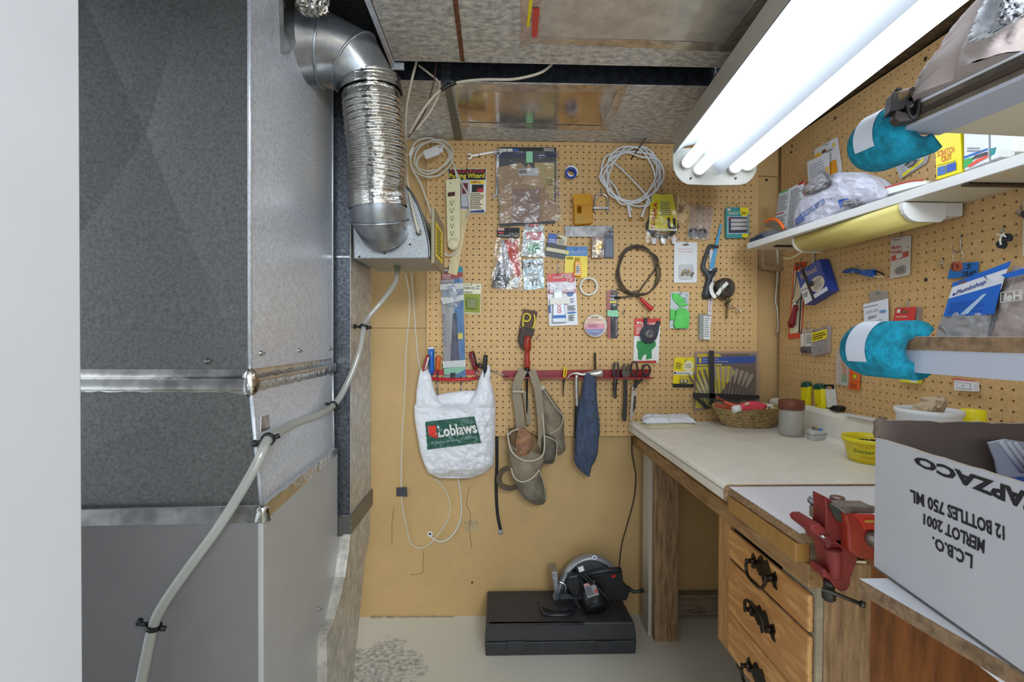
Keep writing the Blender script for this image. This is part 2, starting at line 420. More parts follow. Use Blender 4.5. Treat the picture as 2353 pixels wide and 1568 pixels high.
# ---------------------------------------------------------------- pegboards with real holes
def pegboard(name, label, F, org, ax, u0, u1, v0, v1, ph, pv, th, skip=None):
    """org 3-D origin, ax horizontal axis, u along it, v up; ph/pv: position of one hole"""
    P = 0.0254; r = 0.0033; m = MB(); m.idx(PEG); vs = []; fs = []; K = 8
    us = [u0]; k = math.ceil((u0-(ph-P/2))/P)
    while ph-P/2+k*P < u1-1e-4:
        if ph-P/2+k*P > u0+1e-4: us.append(ph-P/2+k*P)
        k += 1
    us.append(u1)
    zs = [v0]; k = math.ceil((v0-(pv-P/2))/P)
    while pv-P/2+k*P < v1-1e-4:
        if pv-P/2+k*P > v0+1e-4: zs.append(pv-P/2+k*P)
        k += 1
    zs.append(v1)
    n = F.n; ax = Vector(ax); org = Vector(org); Z = Vector((0, 0, 1))
    for i in range(len(us)-1):
        for j in range(len(zs)-1):
            a, b, c, d = us[i], us[i+1], zs[j], zs[j+1]; bse = len(vs)
            full = b-a > P*0.9 and d-c > P*0.9
            if not full:
                vs += [org+ax*x+Z*y for x, y in ((a, c), (b, c), (b, d), (a, d))]; fs.append((bse, bse+1, bse+2, bse+3)); continue
            cx, cz = (a+b)/2, (c+d)/2; h = P/2; sq = [(h, 0), (h, h), (0, h), (-h, h), (-h, 0), (-h, -h), (0, -h), (h, -h)]
            vs += [org+ax*(cx+x)+Z*(cz+y) for x, y in sq]
            vs += [org+ax*(cx+r*cos(PI*q/4))+Z*(cz+r*sin(PI*q/4)) for q in range(8)]
            vs += [org+ax*(cx+r*cos(PI*q/4))+Z*(cz+r*sin(PI*q/4))-n*th for q in range(8)]
            for q in range(8):
                w = (q+1) % 8
                fs.append((bse+q, bse+w, bse+8+w, bse+8+q)); fs.append((bse+8+q, bse+8+w, bse+16+w, bse+16+q))
    b0 = len(vs); cs = [org+ax*x+Z*y for x, y in ((u0, v0), (u1, v0), (u1, v1), (u0, v1))]
    vs += cs+[p-n*th for p in cs]
    for i in range(4): j = (i+1) % 4; fs.append((b0+i, b0+j, b0+4+j, b0+4+i))
    m.add(vs, fs, PEG)
    # dark unlit board behind the holes stands a little further back
    o = single(m, name, label, 'pegboard', recalc=False)
    return o
h = BK.at(1045.7, 331.6); l = BK.at(980, 700); r_ = BK.at(1740, 700); t_ = BK.at(1200, 325); b_ = BK.at(1200, 1003)
pegboard('pegboard', 'brown perforated hardboard hung with tools on the back wall', BK, (0, YB, 0), (1, 0, 0), l.x, r_.x, b_.z, t_.z, h.x, h.z, 0.006)
h = RG.at(2211.6, 473.2)
pegboard('pegboard', 'brown perforated hardboard along the right wall above the bench', RG, (XR, 0, 0), (0, 1, 0), 0.55, YB-0.012, 0.84, 1.99, h.y, h.z, 0.006)
BACKING = M((60, 44, 28), 0.9)
for k, (x, y) in enumerate(((2127, 136), (1919, 272), (1820, 336), (1818, 350), (2128, 643))):
    m = MB(); a = RG.at(x, y); m.lathe(a, [(0.0055, 0), (0.0055, 0.001), (0.003, 0.0024)], DKSTEEL, 12, (-1, 0, 0))
    single(m, 'screw', ['round screw head high on the right pegboard near the clamp', 'round screw head on the right pegboard left of the upper teal foam', 'upper of two screw heads by the corner on the right pegboard', 'lower of two screw heads by the corner on the right pegboard', 'round screw head on the right pegboard left of the blue plumbing bag'][k], 'screw')

# ---------------------------------------------------------------- ceiling ducts
ZD = 1.994; DN = PZd(ZD)
def duct(label, x0, x1, y0, y1, z0, z1, mat, extra=None):
    t = thing('ceiling_duct', label, 'duct', ((x0+x1)/2, (y0+y1)/2, z0)); m = MB(); m.box(x0, y0, z0, x1, y1, z1, mat); m.build('duct_body', t, bevel=0.0015)
    if extra: extra(t)
    return t
def foil_strip(F, pts, off=0.0006, t=0.0006, mat=None):
    m = MB(); m.poly(F, pts, off, t, mat or FOIL2); return m
def exA(t):
    m = MB(); m.poly(DN, [(1040, 0), (1052, 0), (1068, 142), (1058, 142)], 0, 0.0012, M((138, 84, 52), 0.8, 0, 0.5, 60)); m.build('perforated_strap', t)['label'] = 'rusty perforated metal strap'
    FY = M((226, 214, 200), 0.25, 0.8, 0.25, 30, 0.5, 25)
    for k_, q in enumerate(([(1197, -20), (1245, -20), (1240, 95), (1197, 110)], [(1197, 98), (1245, 86), (1688, 100), (1683, 120)], [(1662, 102), (1690, 118), (1780, -10), (1745, -10)])):
        m = foil_strip(DN, q, 0.0008*k_+0.0006, 0.0006, FY); m.build('foil_tape', t)
    m = foil_strip(DN, [(1245, -20), (1745, -20), (1665, 100), (1240, 86)], 0.0, 0.0005, M((216, 212, 206), 0.35, 0.6, 0.15, 14, 0.2, 16)); m.build('patch_panel', t)['label'] = 'shiny taped access panel'
    m = MB(); m.poly(DN, [(1216, 0), (1224, 0), (1216, 62), (1210, 62)], 0.0036, 0.0004, YEL); m.poly(DN, [(1224, 20), (1240, 20), (1234, 86), (1222, 86)], 0.0036, 0.0004, M((206, 70, 64), 0.5)); m.build('sticker', t)
def exB(t):
    FY = M((226, 214, 200), 0.25, 0.8, 0.25, 30, 0.5, 25)
    for k_, q in enumerate(([(1042, 194), (1445, 196), (1432, 210), (1046, 212)], [(1418, 210), (1444, 196), (1400, 302), (1378, 300)], [(1060, 292), (1380, 300), (1380, 290), (1060, 282)])):
        m = foil_strip(DN, q, 0.0008*k_+0.0006, 0.0006, FY); m.build('foil_tape', t)
    m = foil_strip(DN, [(1046, 212), (1418, 211), (1380, 290), (1060, 284)], 0.0, 0.0005, M((214, 200, 182), 0.16, 1.0, 0.12, 14, 0.15, 14)); m.build('patch_panel', t)['label'] = 'smooth shiny sheet metal panel'
    m = MB(); m.poly(DN, [(1020, 196), (1036, 196), (1062, 322), (1044, 322)], 0, 0.006, GALV); m.build('joint_cleat', t)
    m = MB(); m.poly(PY(1.528), [(1014, 146), (1036, 146), (1036, 194), (1014, 194)], 0, 0.006, GALVD); m.build('joint_cleat', t)
    m = MB(); m.box(-0.469, 1.5268, ZD+0.001, 0.739, 1.528, 2.188, M((62, 66, 76), 0.5, 0.6, 0.4, 40, name='gap_shade_metal')); m.build('gap_shade_plate', t)['label'] = 'front face painted dark for the shade between the ducts'  # darker plate paints in the shade of the gap between ducts
duct('galvanised sheet metal duct with taped shiny panel overhead nearest the camera', -0.31, 0.70, -0.5, 1.422, ZD, 2.19, SPANG, exA)
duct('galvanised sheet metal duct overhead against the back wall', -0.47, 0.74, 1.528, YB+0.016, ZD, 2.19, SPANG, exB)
def exD(t):
    m = MB(); m.box(1.075, -0.4, ZD-0.006, 1.083, 1.96, ZD, STEEL); m.build('joint_cleat', t)
duct('dull metal duct running along the top of the right wall', 0.99, XR+0.017, -0.5, YB+0.016, ZD, 2.15, M((120, 112, 104), 0.5, 1.0, 0.5, 30, 0.2, 12), exD)
def exC(t):
    m = MB(); m.box(-0.322, -0.4, ZD-0.012, -0.312, 1.435, ZD+0.16, GALVB); m.box(-0.322, 1.435, ZD-0.016, -0.285, 1.441, ZD+0.004, GALVB); m.build('flange', t)
duct('dark metal trunk duct joining the plenum overhead at left', -1.2, -0.325, 0.2, 1.93, 2.12, 2.19, GALVD, exC)

# ---------------------------------------------------------------- furnace and plenum
def on_ray(px, Y): return (px-1145.0)/FPX*Y
FX0 = on_ray(612, 0.95)
fz = 0.842
def fpt(px, Y): return Vector((on_ray(px, Y), Y, 0))
A = fpt(612, 0.95); B = fpt(780, 1.45); dS = (B-A).normalized(); dF = Vector((-dS.y, dS.x, 0))
A2 = A+dF*0.62; B2 = B+dF*0.62
fur = thing('furnace', 'grey painted sheet metal furnace cabinet at left of the room', 'furnace', (A.x-0.2, 1.2, 0))
Z = Vector((0, 0, 1))
m = MB(); m.prism3([A, B, B2, A2], Z*fz, M((172, 170, 168), 0.42, 0, 0.04, 6, name='grey_enamel')); m.build('cabinet', fur, bevel=0.003)
FF = Quad(A2+Z*fz, A+Z*fz, A, A2); FS = Quad(A+Z*fz, B+Z*fz, B, A)
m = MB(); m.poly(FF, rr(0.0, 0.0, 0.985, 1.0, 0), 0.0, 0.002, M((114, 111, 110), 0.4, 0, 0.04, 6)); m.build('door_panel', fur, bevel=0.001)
for u, v in ((0.64, 0.46), (0.20, 0.66)):
    m = MB(); p = FS.at(u, v); m.lathe(p, [(0.005, 0), (0.005, 0.002), (0.002, 0.004), (0.002, 0.012)], STEEL, 8, FS.n); m.build('screw', fur)
m = MB(); m.poly(FF, [(0.2, -0.004), (1.0, -0.004), (1.0, 0.034), (0.5, 0.033), (0.2, 0.034)], 0.0025, 0.001, FOIL2); m.poly(FS, [(0, -0.004), (0.98, -0.004), (0.98, 0.02), (0.5, 0.026), (0, 0.034)], 0.0005, 0.001, FOIL)
m.lathe(A+Z*(fz-0.012), [(0.0, -0.02), (0.012, -0.014), (0.009, 0.004), (0.013, 0.012), (0, 0.018)], FOIL, 10, wob=lambda t, h: 1+0.3*sin(5*t+h*300)); m.build('foil_tape', fur)['label'] = 'crinkled silver foil tape over the top seam'
# transition + plenum: cross-broken sheets (their creases are real shallow pyramids)
def crossbreak(m, q, h, mat, ctr=(0.5, 0.5)):
    c = q.at(ctr[0], ctr[1], h); cs = q.c
    m.add([cs[0], cs[1], cs[2], cs[3], c], [(0, 1, 4), (1, 2, 4), (2, 3, 4), (3, 0, 4)], mat)
pl = thing('supply_plenum', 'tall galvanised sheet metal plenum with diagonal creases standing on the furnace', 'plenum', (-0.75, 1.2, fz))
Pf = Vector((on_ray(583, 0.97), 0.97, 0)); Pb = Vector((on_ray(768, 1.45), 1.45, 0)); Pl = Vector((-1.02, 0.97, 0)); Plb = Vector((-1.02, 1.45, 0))
zt = 1.090; ztop = 2.29
tf, tb_, tl_, tlb = A+dS*0.012+dF*0.008, B+dF*0.012, A2+dS*0.012, B2
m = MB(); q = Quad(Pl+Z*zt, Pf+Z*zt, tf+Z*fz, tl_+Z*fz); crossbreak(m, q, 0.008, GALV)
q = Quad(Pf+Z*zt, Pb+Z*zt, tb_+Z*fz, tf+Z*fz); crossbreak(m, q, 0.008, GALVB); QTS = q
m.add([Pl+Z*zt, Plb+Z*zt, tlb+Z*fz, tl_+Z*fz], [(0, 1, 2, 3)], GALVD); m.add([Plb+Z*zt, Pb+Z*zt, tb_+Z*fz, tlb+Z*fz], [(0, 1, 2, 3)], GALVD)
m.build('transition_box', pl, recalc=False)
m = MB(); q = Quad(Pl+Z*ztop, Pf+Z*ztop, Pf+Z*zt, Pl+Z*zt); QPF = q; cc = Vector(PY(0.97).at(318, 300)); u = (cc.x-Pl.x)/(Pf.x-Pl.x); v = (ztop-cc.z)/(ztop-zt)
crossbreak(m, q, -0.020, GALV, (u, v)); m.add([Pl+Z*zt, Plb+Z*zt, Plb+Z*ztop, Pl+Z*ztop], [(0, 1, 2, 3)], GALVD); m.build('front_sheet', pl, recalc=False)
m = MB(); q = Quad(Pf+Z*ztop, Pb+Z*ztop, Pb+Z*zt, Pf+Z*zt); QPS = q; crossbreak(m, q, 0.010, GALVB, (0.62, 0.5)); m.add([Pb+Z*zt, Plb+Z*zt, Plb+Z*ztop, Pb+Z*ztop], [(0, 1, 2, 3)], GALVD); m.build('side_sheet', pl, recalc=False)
m = MB(); m.tube([Pf+Z*zt, Pf+Z*ztop], 0.004, GALVB, sub=1); m.tube([tf+Z*fz, Pf+Z*zt], 0.004, GALVB, sub=1); m.tube([Pb+Z*zt, Pb+Z*ztop], 0.003, GALVB, sub=1); m.tube([tb_+Z*fz, Pb+Z*zt], 0.003, GALVB, sub=1); m.build('corner_seam', pl)
for F_, dz in ((QPF, 1), (QPS, 1)):
    m = MB(); hgt = ztop-zt
    v1 = (ztop-(zt+0.024))/hgt; v2 = (ztop-(zt-0.030))/hgt; vm = (ztop-zt)/hgt
    nx = 30; vs = []; fs = []
    prof = [(v1, 0.001), (v1+0.012, 0.001), (v1+0.014, 0.010), (v1+0.018, 0.012), (v1+0.032, 0.012), (v1+0.035, 0.004), (v2, 0.001)]
    for j, (vv, oo) in enumerate(prof):
        for i in range(nx+1):
            x = i/nx; vs.append(F_.at(x, vv, oo+0.0012*noise.noise(Vector((x*40, vv*90, 3)))))
    for j in range(len(prof)-1):
        for i in range(nx): a = j*(nx+1)+i; fs.append((a, a+1, a+nx+2, a+nx+1))
    m.add(vs, fs, FOIL if F_ is QPS else FOIL2, True); m.build('foil_tape', pl, recalc=False)['label'] = 'silver foil tape wrapped around the seam'
m = MB(); m.lathe(Pf+Z*(zt-0.024), [(0.003, -0.008), (0.013, 0.002), (0.015, 0.02), (0.011, 0.04), (0.004, 0.05)], FOIL, 14, wob=lambda t, h: 1+0.22*sin(6*t+h*260)); m.build('foil_tape', pl)
for px, py, F_ in ((478, 830, QPF), (598, 812, QPS), (686, 806, QPS), (757, 801, QPS)):
    P_ = Plane(F_.c[0], F_.n); m = MB(); m.lathe(P_.at(px, py), [(0.006, 0), (0.006, 0.002), (0.003, 0.004), (0.002, 0.010)], STEEL, 8, F_.n); m.build('screw', pl)
PSF = Plane(QPS.c[0], QPS.n)
m = MB(); m.span(PY(1.12), [(-40, 668, 752, .6), (-10, 672, 756, 1), (12, 676, 752, 1), (30, 690, 735, .5)], 0.02, 0.0, FOIL, 26, 18, (0.012, 0.09), 0.5, 3.0); m.build('foil_patch', pl)['label'] = 'crumpled foil tape over the top of round duct'
m = MB(); m.poly(PSF, [(650, -20), (676, -20), (680, 100), (664, 125), (654, 120)], 0.0, 0.014, FOIL2); m.poly(PSF, [(666, 180), (700, 190), (755, 200), (752, 235), (722, 276), (700, 262), (672, 205)], 0.0006, 0.001, FOIL); m.build('foil_patch', pl)['label'] = 'torn foil tape around the round duct opening'
m = MB(); P_ = Plane(QTS.c[0], QTS.n)
for q_ in ([(600, 958), (628, 950), (636, 980), (600, 994)],): m.poly(P_, q_, 0.0, 0.0006, FOIL2)
m.build('foil_patch', pl)

# clear drain hose clipped across the furnace
HOSE = clear((224, 224, 218), 0.3, 0.1, 0.1, 40, 0.3)
dh = thing('drain_hose', 'clear plastic drain hose sagging from the humidifier across furnace front', 'hose', fpt(620, 0.93)+Z*0.95)
hp = [PY(1.62).at(913, 622), PY(1.60).at(908, 650), PY(1.55).at(880, 690), PY(1.53).at(846, 730), PY(1.50).at(836, 752), PY(1.47).at(828, 800), PY(1.45).at(812, 850), PY(1.42).at(786, 905), PY(1.38).at(765, 933), PY(1.28).at(735, 952), PY(1.15).at(680, 972), PY(1.02).at(640, 995), PY(0.955).at(616, 1010), PY(0.925).at(598, 1050), PY(0.915).at(560, 1120), PY(0.91).at(500, 1215), PY(0.905).at(430, 1310), PY(0.905).at(375, 1390), PY(0.905).at(352, 1440), PY(0.905).at(338, 1500), PY(0.905).at(322, 1580), PY(0.905).at(300, 1700)]
m = MB(); m.tube(hp, lambda t: 0.0085 if t < 0.25 else 0.0095, HOSE, n=10, sub=6); m.build('tubing', dh)
def clip(p, ax, k):
    m = MB(); ax = Vector(ax).normalized(); m.lathe(p-ax*0.004, [(0.0135, 0), (0.0135, 0.008), (0.0105, 0.008), (0.0105, 0)], BLACK, 14, ax, cap=False)
    s = ax.cross(Vector((0, -1, 0))).normalized(); m.tube([p+s*0.012, p+s*0.024+Vector((0, -0.004, 0))], 0.004, BLACK, sub=1); m.tube([p+s*0.024, p+s*0.03], 0.007, BLACK, sub=1)
    m.tube([p-s*0.012, p-s*0.022+Vector((0, 0.004, 0))], 0.005, BLACK, sub=1); m.build('hose_clip', dh)
for i in (4, 8, 12, 18): clip(hp[i], hp[i+1]-hp[i-1], i)

# ---------------------------------------------------------------- return duct beside the furnace
XD = -0.4536
rd = thing('return_duct', 'tall rectangular galvanised return air duct curving forward at floor beside the furnace', 'duct', (-0.52, 1.58, 0))
z1 = PXr(XD).at(850, 1130).z; z0 = z1-0.055
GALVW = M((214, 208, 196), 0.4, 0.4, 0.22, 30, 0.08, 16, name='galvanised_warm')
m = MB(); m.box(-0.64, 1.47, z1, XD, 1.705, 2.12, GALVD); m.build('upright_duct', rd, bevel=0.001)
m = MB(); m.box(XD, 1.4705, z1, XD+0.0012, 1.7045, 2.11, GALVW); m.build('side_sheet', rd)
m = MB(); m.box(-0.652, 1.462, z0, XD+0.006, 1.715, z1+0.004, GALV); m.build('collar', rd, bevel=0.0015)
side = [(1.47, z0), (1.455, z0-0.05), (1.42, z0-0.11), (1.375, z0-0.15), (1.33, z0-0.18), (1.27, z0-0.19), (1.27, 0.0), (1.455, 0.0), (1.515, 0.12), (1.57, 0.25), (1.64, 0.42), (1.69, z0-0.12), (1.705, z0)]
m = MB(); m.prism3([(XD, y, z) for y, z in side], Vector((-0.30, 0, 0)), GALVW); m.build('floor_boot', rd, bevel=0.0015)
m = MB(); m.box(-0.651, 1.458, z0-0.004, XD-0.02, 1.47, z1, GALV); m.build('cleat', rd)
m = MB()
m.box(-0.64, 1.466, 1.42, XD-0.0005, 1.4695, 1.425, STEEL); m.build('seam', rd)

# ---------------------------------------------------------------- humidifier
hu = thing('humidifier', 'grey metal bypass humidifier box with arched top hanging on the return duct', 'humidifier', (-0.33, 1.6, 1.40))
HF = PY(1.45); HM = M((176, 178, 180), 0.45, 0.6, 0.2, 260, 0.05, 60, name='hammered_grey')
arch = [(812, 595), (810, 520), (815, 470), (830, 435), (860, 415), (900, 412), (935, 430), (960, 470), (975, 515), (985, 560), (987, 594)]
m = MB(); m.poly(HF, arch, -0.29, 0.29, HM); m.build('housing', hu, bevel=0.004)
m = MB(); edge = [HF.at(x, y, 0.001) for x, y in arch[5:]]; m.tube(edge, 0.0035, M((110, 112, 116), 0.4, 0.8), sub=4, n=6); m.build('rim', hu)
xr_ = HF.at(987, 594).x
m = MB(); m.box(xr_+0.001, 1.47, HF.at(985, 600).z-0.004, xr_+0.012, 1.74, HF.at(985, 470).z, M((150, 140, 110), 0.5, 0.3)); m.build('side_cover', hu, bevel=0.002)
HSIDE = PXr(xr_+0.0125); HSIDE.n = Vector((1, 0, 0)); hzb = HF.at(985, 590).z
Q_ = Quad(Vector((xr_+0.0125, 1.50, hzb+0.12)), Vector((xr_+0.0125, 1.68, hzb+0.12)), Vector((xr_+0.0125, 1.68, hzb+0.01)), Vector((xr_+0.0125, 1.50, hzb+0.01)), n=(1, 0, 0))
m = MB(); m.poly(Q_, rr(0, 0, 1, 1), 0, 0.0006, YEL); deco(m, Q_, [('l', 8, 0.1, 0.1, 0.9, 0.9, INK)], 0.0006); m.build('warning_label', hu)['label'] = 'yellow warning label with black print'
m = MB(); m.lathe(HF.at(963, 536), [(0.009, 0), (0.009, 0.006), (0.006, 0.006), (0.006, 0.012)], STEEL, 6, (0, -1, 0)); m.build('cable_gland', hu)
for x, y in ((826, 590), (884, 583), (942, 562), (938, 505), (946, 482)):
    m = MB(); m.lathe(HF.at(x, y), [(0.003, 0), (0.003, 0.002)], DKSTEEL, 8, (0, -1, 0)); m.build('screw', hu)
m = MB(); p = PY(1.62).at(913, 620); m.lathe(p+Z*0.012, [(0.011, 0), (0.011, 0.008), (0.008, 0.01), (0.008, 0.02)], M((96, 110, 70), 0.5), 12, (0, 0, -1)); m.build('drain_fitting', hu)

# ---------------------------------------------------------------- round bypass duct: elbow, foil flex, boot elbow
bd = thing('bypass_duct', 'round metal elbow and crinkled foil flexible duct from plenum down to the humidifier', 'duct', (-0.35, 1.32, 1.5))
RE = M((180, 185, 192), 0.28, 0.85, 0.12, 25, 0.03, 20, name='smooth_galvanised')
def gore(rings, mat, name, lab=None, n=36):
    m = MB(); vs = []; fs = []
    for c, nn, r in rings:
        c = Vector(c); nn = Vector(nn).normalized(); e1 = nn.cross(Vector((0, 1, 0.05))).normalized(); e2 = nn.cross(e1)
        for k in range(n): a = 2*PI*k/n; vs.append(c+e1*cos(a)*r+e2*sin(a)*r)
    for j in range(len(rings)-1):
        for k in range(n): l = (k+1) % n; fs.append((j*n+k, j*n+l, (j+1)*n+l, (j+1)*n+k))
    m.add(vs, fs, mat, True)
    for c, nn, r in rings[1:-1]:
        c = Vector(c); nn = Vector(nn).normalized(); e1 = nn.cross(Vector((0, 1, 0.05))).normalized(); e2 = nn.cross(e1)
        m.tube([c+e1*cos(2*PI*k/40)*(r+0.001)+e2*sin(2*PI*k/40)*(r+0.001) for k in range(40)], 0.0035, mat, n=6, sub=1, closed=True)
    o = m.build(name, bd)
    if lab: o['label'] = lab
    return o
c0 = PY(1.22).at(662, 112); c1 = PY(1.26).at(748, 116); c2 = PY(1.31).at(815, 145); c3 = PY(1.335).at(852, 200)
gore([(c0, (1, 0.25, 0), 0.090), (c1, (1, 0.1, -0.18), 0.089), (c2, (0.75, 0.05, -0.6), 0.086), (c3+Vector((-0.004, 0, 0.0)), (0.12, 0.0, -1), 0.083)], RE, 'elbow', 'smooth galvanised three-piece elbow')
for x, y, o_ in ((686, 108, 0), (701, 108, 0), (720, 108, 0), (815, 168, 0), (822, 178, 0), (830, 190, 0)):
    pass
path = [PY(1.335).at(849, 186), PY(1.34).at(856, 240), PY(1.345).at(862, 300), PY(1.35).at(868, 350), PY(1.355).at(868, 400), PY(1.36).at(866, 440), PY(1.365).at(870, 478)]
def fprof(t, a):
    q = 1+0.004*noise.noise(Vector((t*30, cos(a)*3, sin(a)*3)))*3
    if 0.16 < t < 0.86: q += 0.028*sin(2*PI*t*26)+0.02*noise.noise(Vector((t*60, cos(a)*8, sin(a)*8)))
    else: q += 0.012*noise.noise(Vector((t*50, cos(a)*6, sin(a)*6)))
    if t < 0.12: q += 0.01
    return q
m = MB(); m.tube(path, lambda t: 0.078+0.004*sin(PI*t)-0.003*t, FOIL, n=44, sub=40, caps=False, prof=fprof); m.build('flex_hose', bd)['label'] = 'crinkled silver foil flexible hose'
for i, (t0, t1) in enumerate((((0), (0.10)), ((0.88), (1.0)))):
    P_ = cr(path, 40); seg = P_[int(t0*(len(P_)-1)):int(t1*(len(P_)-1))+1]
    m = MB(); m.tube(seg, 0.0855 if i == 0 else 0.080, FOIL, n=40, sub=1, caps=False, prof=lambda t, a: 1+0.02*noise.noise(Vector((t*9, cos(a)*5, sin(a)*5)))); m.build('foil_tape', bd)
c4 = path[-1]; c5 = PY(1.385).at(873, 512); c6 = PY(1.449).at(882, 527)
gore([(c4, (0.03, 0, -1), 0.077), (c5+Vector((0, -0.012, 0)), (0.03, 0.35, -1), 0.077), (c6, (0, 1, -0.35), 0.074)], RE, 'collar_elbow', 'smooth metal collar elbow')

# ---------------------------------------------------------------- fluorescent fixture
fx = thing('fluorescent_light', 'long white four-tube fluorescent shop light hanging under the ceiling at right', 'light', (0.68, 1.1, 1.76))
dirx = Vector(((1228-1145)/FPX, 1, -0.004)).normalized(); YE = 1.72
FE = Plane((0, YE, 0), tuple(-dirx)); sdx = Vector((dirx.y, -dirx.x, 0)).normalized()
TM = emit((232, 243, 255), TUBE_EMIT); LW = M((192, 196, 202), 0.5, name='white_enamel'); LB = M((176, 170, 158), 0.4)
plate = [(1547, 340), (1546, 372), (1548, 390), (1556, 406), (1568, 418), (1580, 424), (1640, 426), (1700, 425), (1716, 421), (1730, 409), (1738, 394), (1740, 372), (1741, 340)]
m = MB(); m.poly(FE, plate, -0.004, 0.004, M((176, 173, 162), 0.4)); m.build('end_plate', fx, bevel=0.001)
LEN = 1.26
def ext(px_pts, name, mat, th=None, off=0.0, smooth=False):
    m = MB(); a = [FE.at(x, y, off) for x, y in px_pts]
    n = len(a); b = [p-dirx*LEN for p in a]
    m.add(a+b, [(i, i+1, n+i+1, n+i) for i in range(n-1)], mat, smooth)
    o = m.build(name, fx)
    md = o.modifiers.new('thick', 'SOLIDIFY'); md.thickness = 0.001
    return o
ext([(1548, 352), (1549, 312), (1560, 300), (1733, 300), (1741, 312), (1741, 350)], 'housing', LB)
ext([(1549, 353), (1572, 336), (1600, 330), (1618, 356), (1656, 400), (1690, 352), (1706, 334), (1725, 340), (1741, 352)], 'reflector', LW)
for px, py in ((1577, 382), (1605, 398), (1686, 394), (1716, 388)):
    m = MB(); a = FE.at(px, py-6, 0.006); L_ = LEN-0.03; m.lathe(a, [(0.013, 0), (0.0185, 0.004), (0.0185, L_-0.004), (0.013, L_)], TM, 16, tuple(-dirx)); t_o = m.build('tube', fx)
    for kk in (0, 1):
        m = MB(); m.lathe(a+(-dirx*(L_-0.012) if kk else dirx*0.006), [(0.016, 0), (0.0195, 0.004), (0.0195, 0.018), (0.014, 0.02)], M((220, 218, 212), 0.4), 14, tuple(-dirx)); m.build('lamp_holder', fx)
for px in (1587, 1690):
    m = MB(); m.lathe(FE.at(px, 410), [(0.004, 0), (0.004, 0.003), (0.002, 0.004)], DKSTEEL, 8, tuple(-dirx)); m.build('screw', fx)
m = MB(); p = FE.at(1575, 300)-dirx*0.28
for k in range(9): m.tube([p+Vector((0.004*cos(a), 0.002*sin(a)+0 , 0.014*k+0.009*sin(a))) if k % 2 else p+Vector((0.002*sin(a), 0.004*cos(a), 0.014*k+0.009*sin(a))) for a in [2*PI*q/10 for q in range(10)]], 0.0011, CHROME, n=5, sub=1, closed=True)
m.build('chain', fx)
# ================================================================ THINGS ON THE BACK PEGBOARD
G1 = 'carded packets hung on the back pegboard'
# power strip with its coiled cord -------------------------------------------------
BEI = M((222, 212, 172), 0.4); CORD = M((206, 200, 186), 0.45); CORD2 = M((196, 186, 164), 0.45)
t = T3('power_strip', 'beige six outlet power strip hanging on its looped grey cord', 'power strip', BK, 1045, 565, 0.03)
f = sub(BK, (1026, 418), (1059, 414), (1058, 564), (1030, 568), off=0.012)
m = MB(); m.poly(f, rr(0, 0, 1, 1, 0.05), 0, 0.026, BEI); m.build('housing', t, bevel=0.003)
m = MB(); m.poly(f, rr(0.12, 0.20, 0.62, 0.26), 0.026, 0.002, M((70, 20, 20), 0.3)); m.build('switch', t)['label'] = 'dark red rocker switch'
m = MB(); m.poly(f, el(0.3, 0.06, 0.035, 0.01, 8), 0.026, 0.001, BLACK); m.build('screw', t)
for k in range(5):
    y = 0.36+k*0.115; m = MB(); m.poly(f, rr(0.14, y-0.045, 0.66, y+0.05, 0.02), 0.0258, 0.0012, M((214, 204, 164), 0.4))
    for x in (0.28, 0.48): m.poly(f, rr(x-0.02, y-0.028, x+0.02, y+0.004), 0.027, 0.0004, INK)
    m.poly(f, el(0.38, y+0.026, 0.05, 0.012, 10), 0.027, 0.0004, INK); m.build('outlet', t)
m = MB(); p = BK.at(1043, 562, 0.03); m.lathe(p, [(0.020, 0), (0.024, 0.004), (0.024, 0.014), (0.015, 0.02)], BEI, 18, (0, -1, 0)); m.build('plug', t)['label'] = 'round beige plug pushed in the bottom outlet'
pts = [(1051, 416, .03), (1046, 390, .03), (1036, 365, .025), (1020, 335, .03), (990, 318, .03), (958, 325, .035), (944, 352, .03), (948, 385, .028), (975, 405, .03), (1010, 402, .034), (1035, 378, .03), (1040, 348, .026), (1024, 326, .03), (1000, 322, .04), (972, 332, .042), (957, 350, .04), (954, 378, .03), (976, 392, .03), (1004, 390, .036), (1030, 372, .04), (1036, 350, .04), (1012, 335, .044), (985, 345, .044), (962, 362, .042), (960, 386, .034), (982, 400, .03), (1012, 388, .04), (1032, 360, .036), (1022, 334, .03), (990, 326, .03), (960, 336, .03), (944, 365, .03), (950, 392, .03), (966, 420, .028), (984, 470, .022), (997, 510, .02), (1010, 560, .02), (1024, 585, .022), (1040, 586, .026), (1052, 572, .03)]
m = MB(); m.pt(BK, pts, 0.0038, CORD, n=8, sub=6); m.build('cord', t)
m = MB(); m.pt(BK, [(1042, 382, .03), (1060, 420, .03), (1076, 450, .034), (1079, 480, .03), (1074, 500, .02)], 0.0038, CORD, n=8); m.build('cord', t)
f = sub(BK, (973, 349), (1008, 338), (1012, 357), (979, 368), off=0.05)
m = MB(); m.poly(f, rr(0, 0, 1, 1, 0.15), 0, 0.014, M((222, 216, 218), 0.4)); m.poly(f, rr(0.9, 0.2, 1.25, 0.8), 0.002, 0.009, M((222, 216, 218), 0.4)); m.build('connector', t, bevel=0.002)['label'] = 'pinkish white cord connector'
hook(BK, 990, 314, 'long brass hook through the grey cord coil', 0.05, BRASS, dn=30)
t = T3('tape_wrap', 'white tape wrapped at left side of the grey cord coil', 'tape', BK, 948, 355, 0.03); m = MB(); m.tube([BK.at(943, 358, .031), BK.at(950, 338, .034)], 0.0075, TAPEW, sub=1); m.build('band', t)
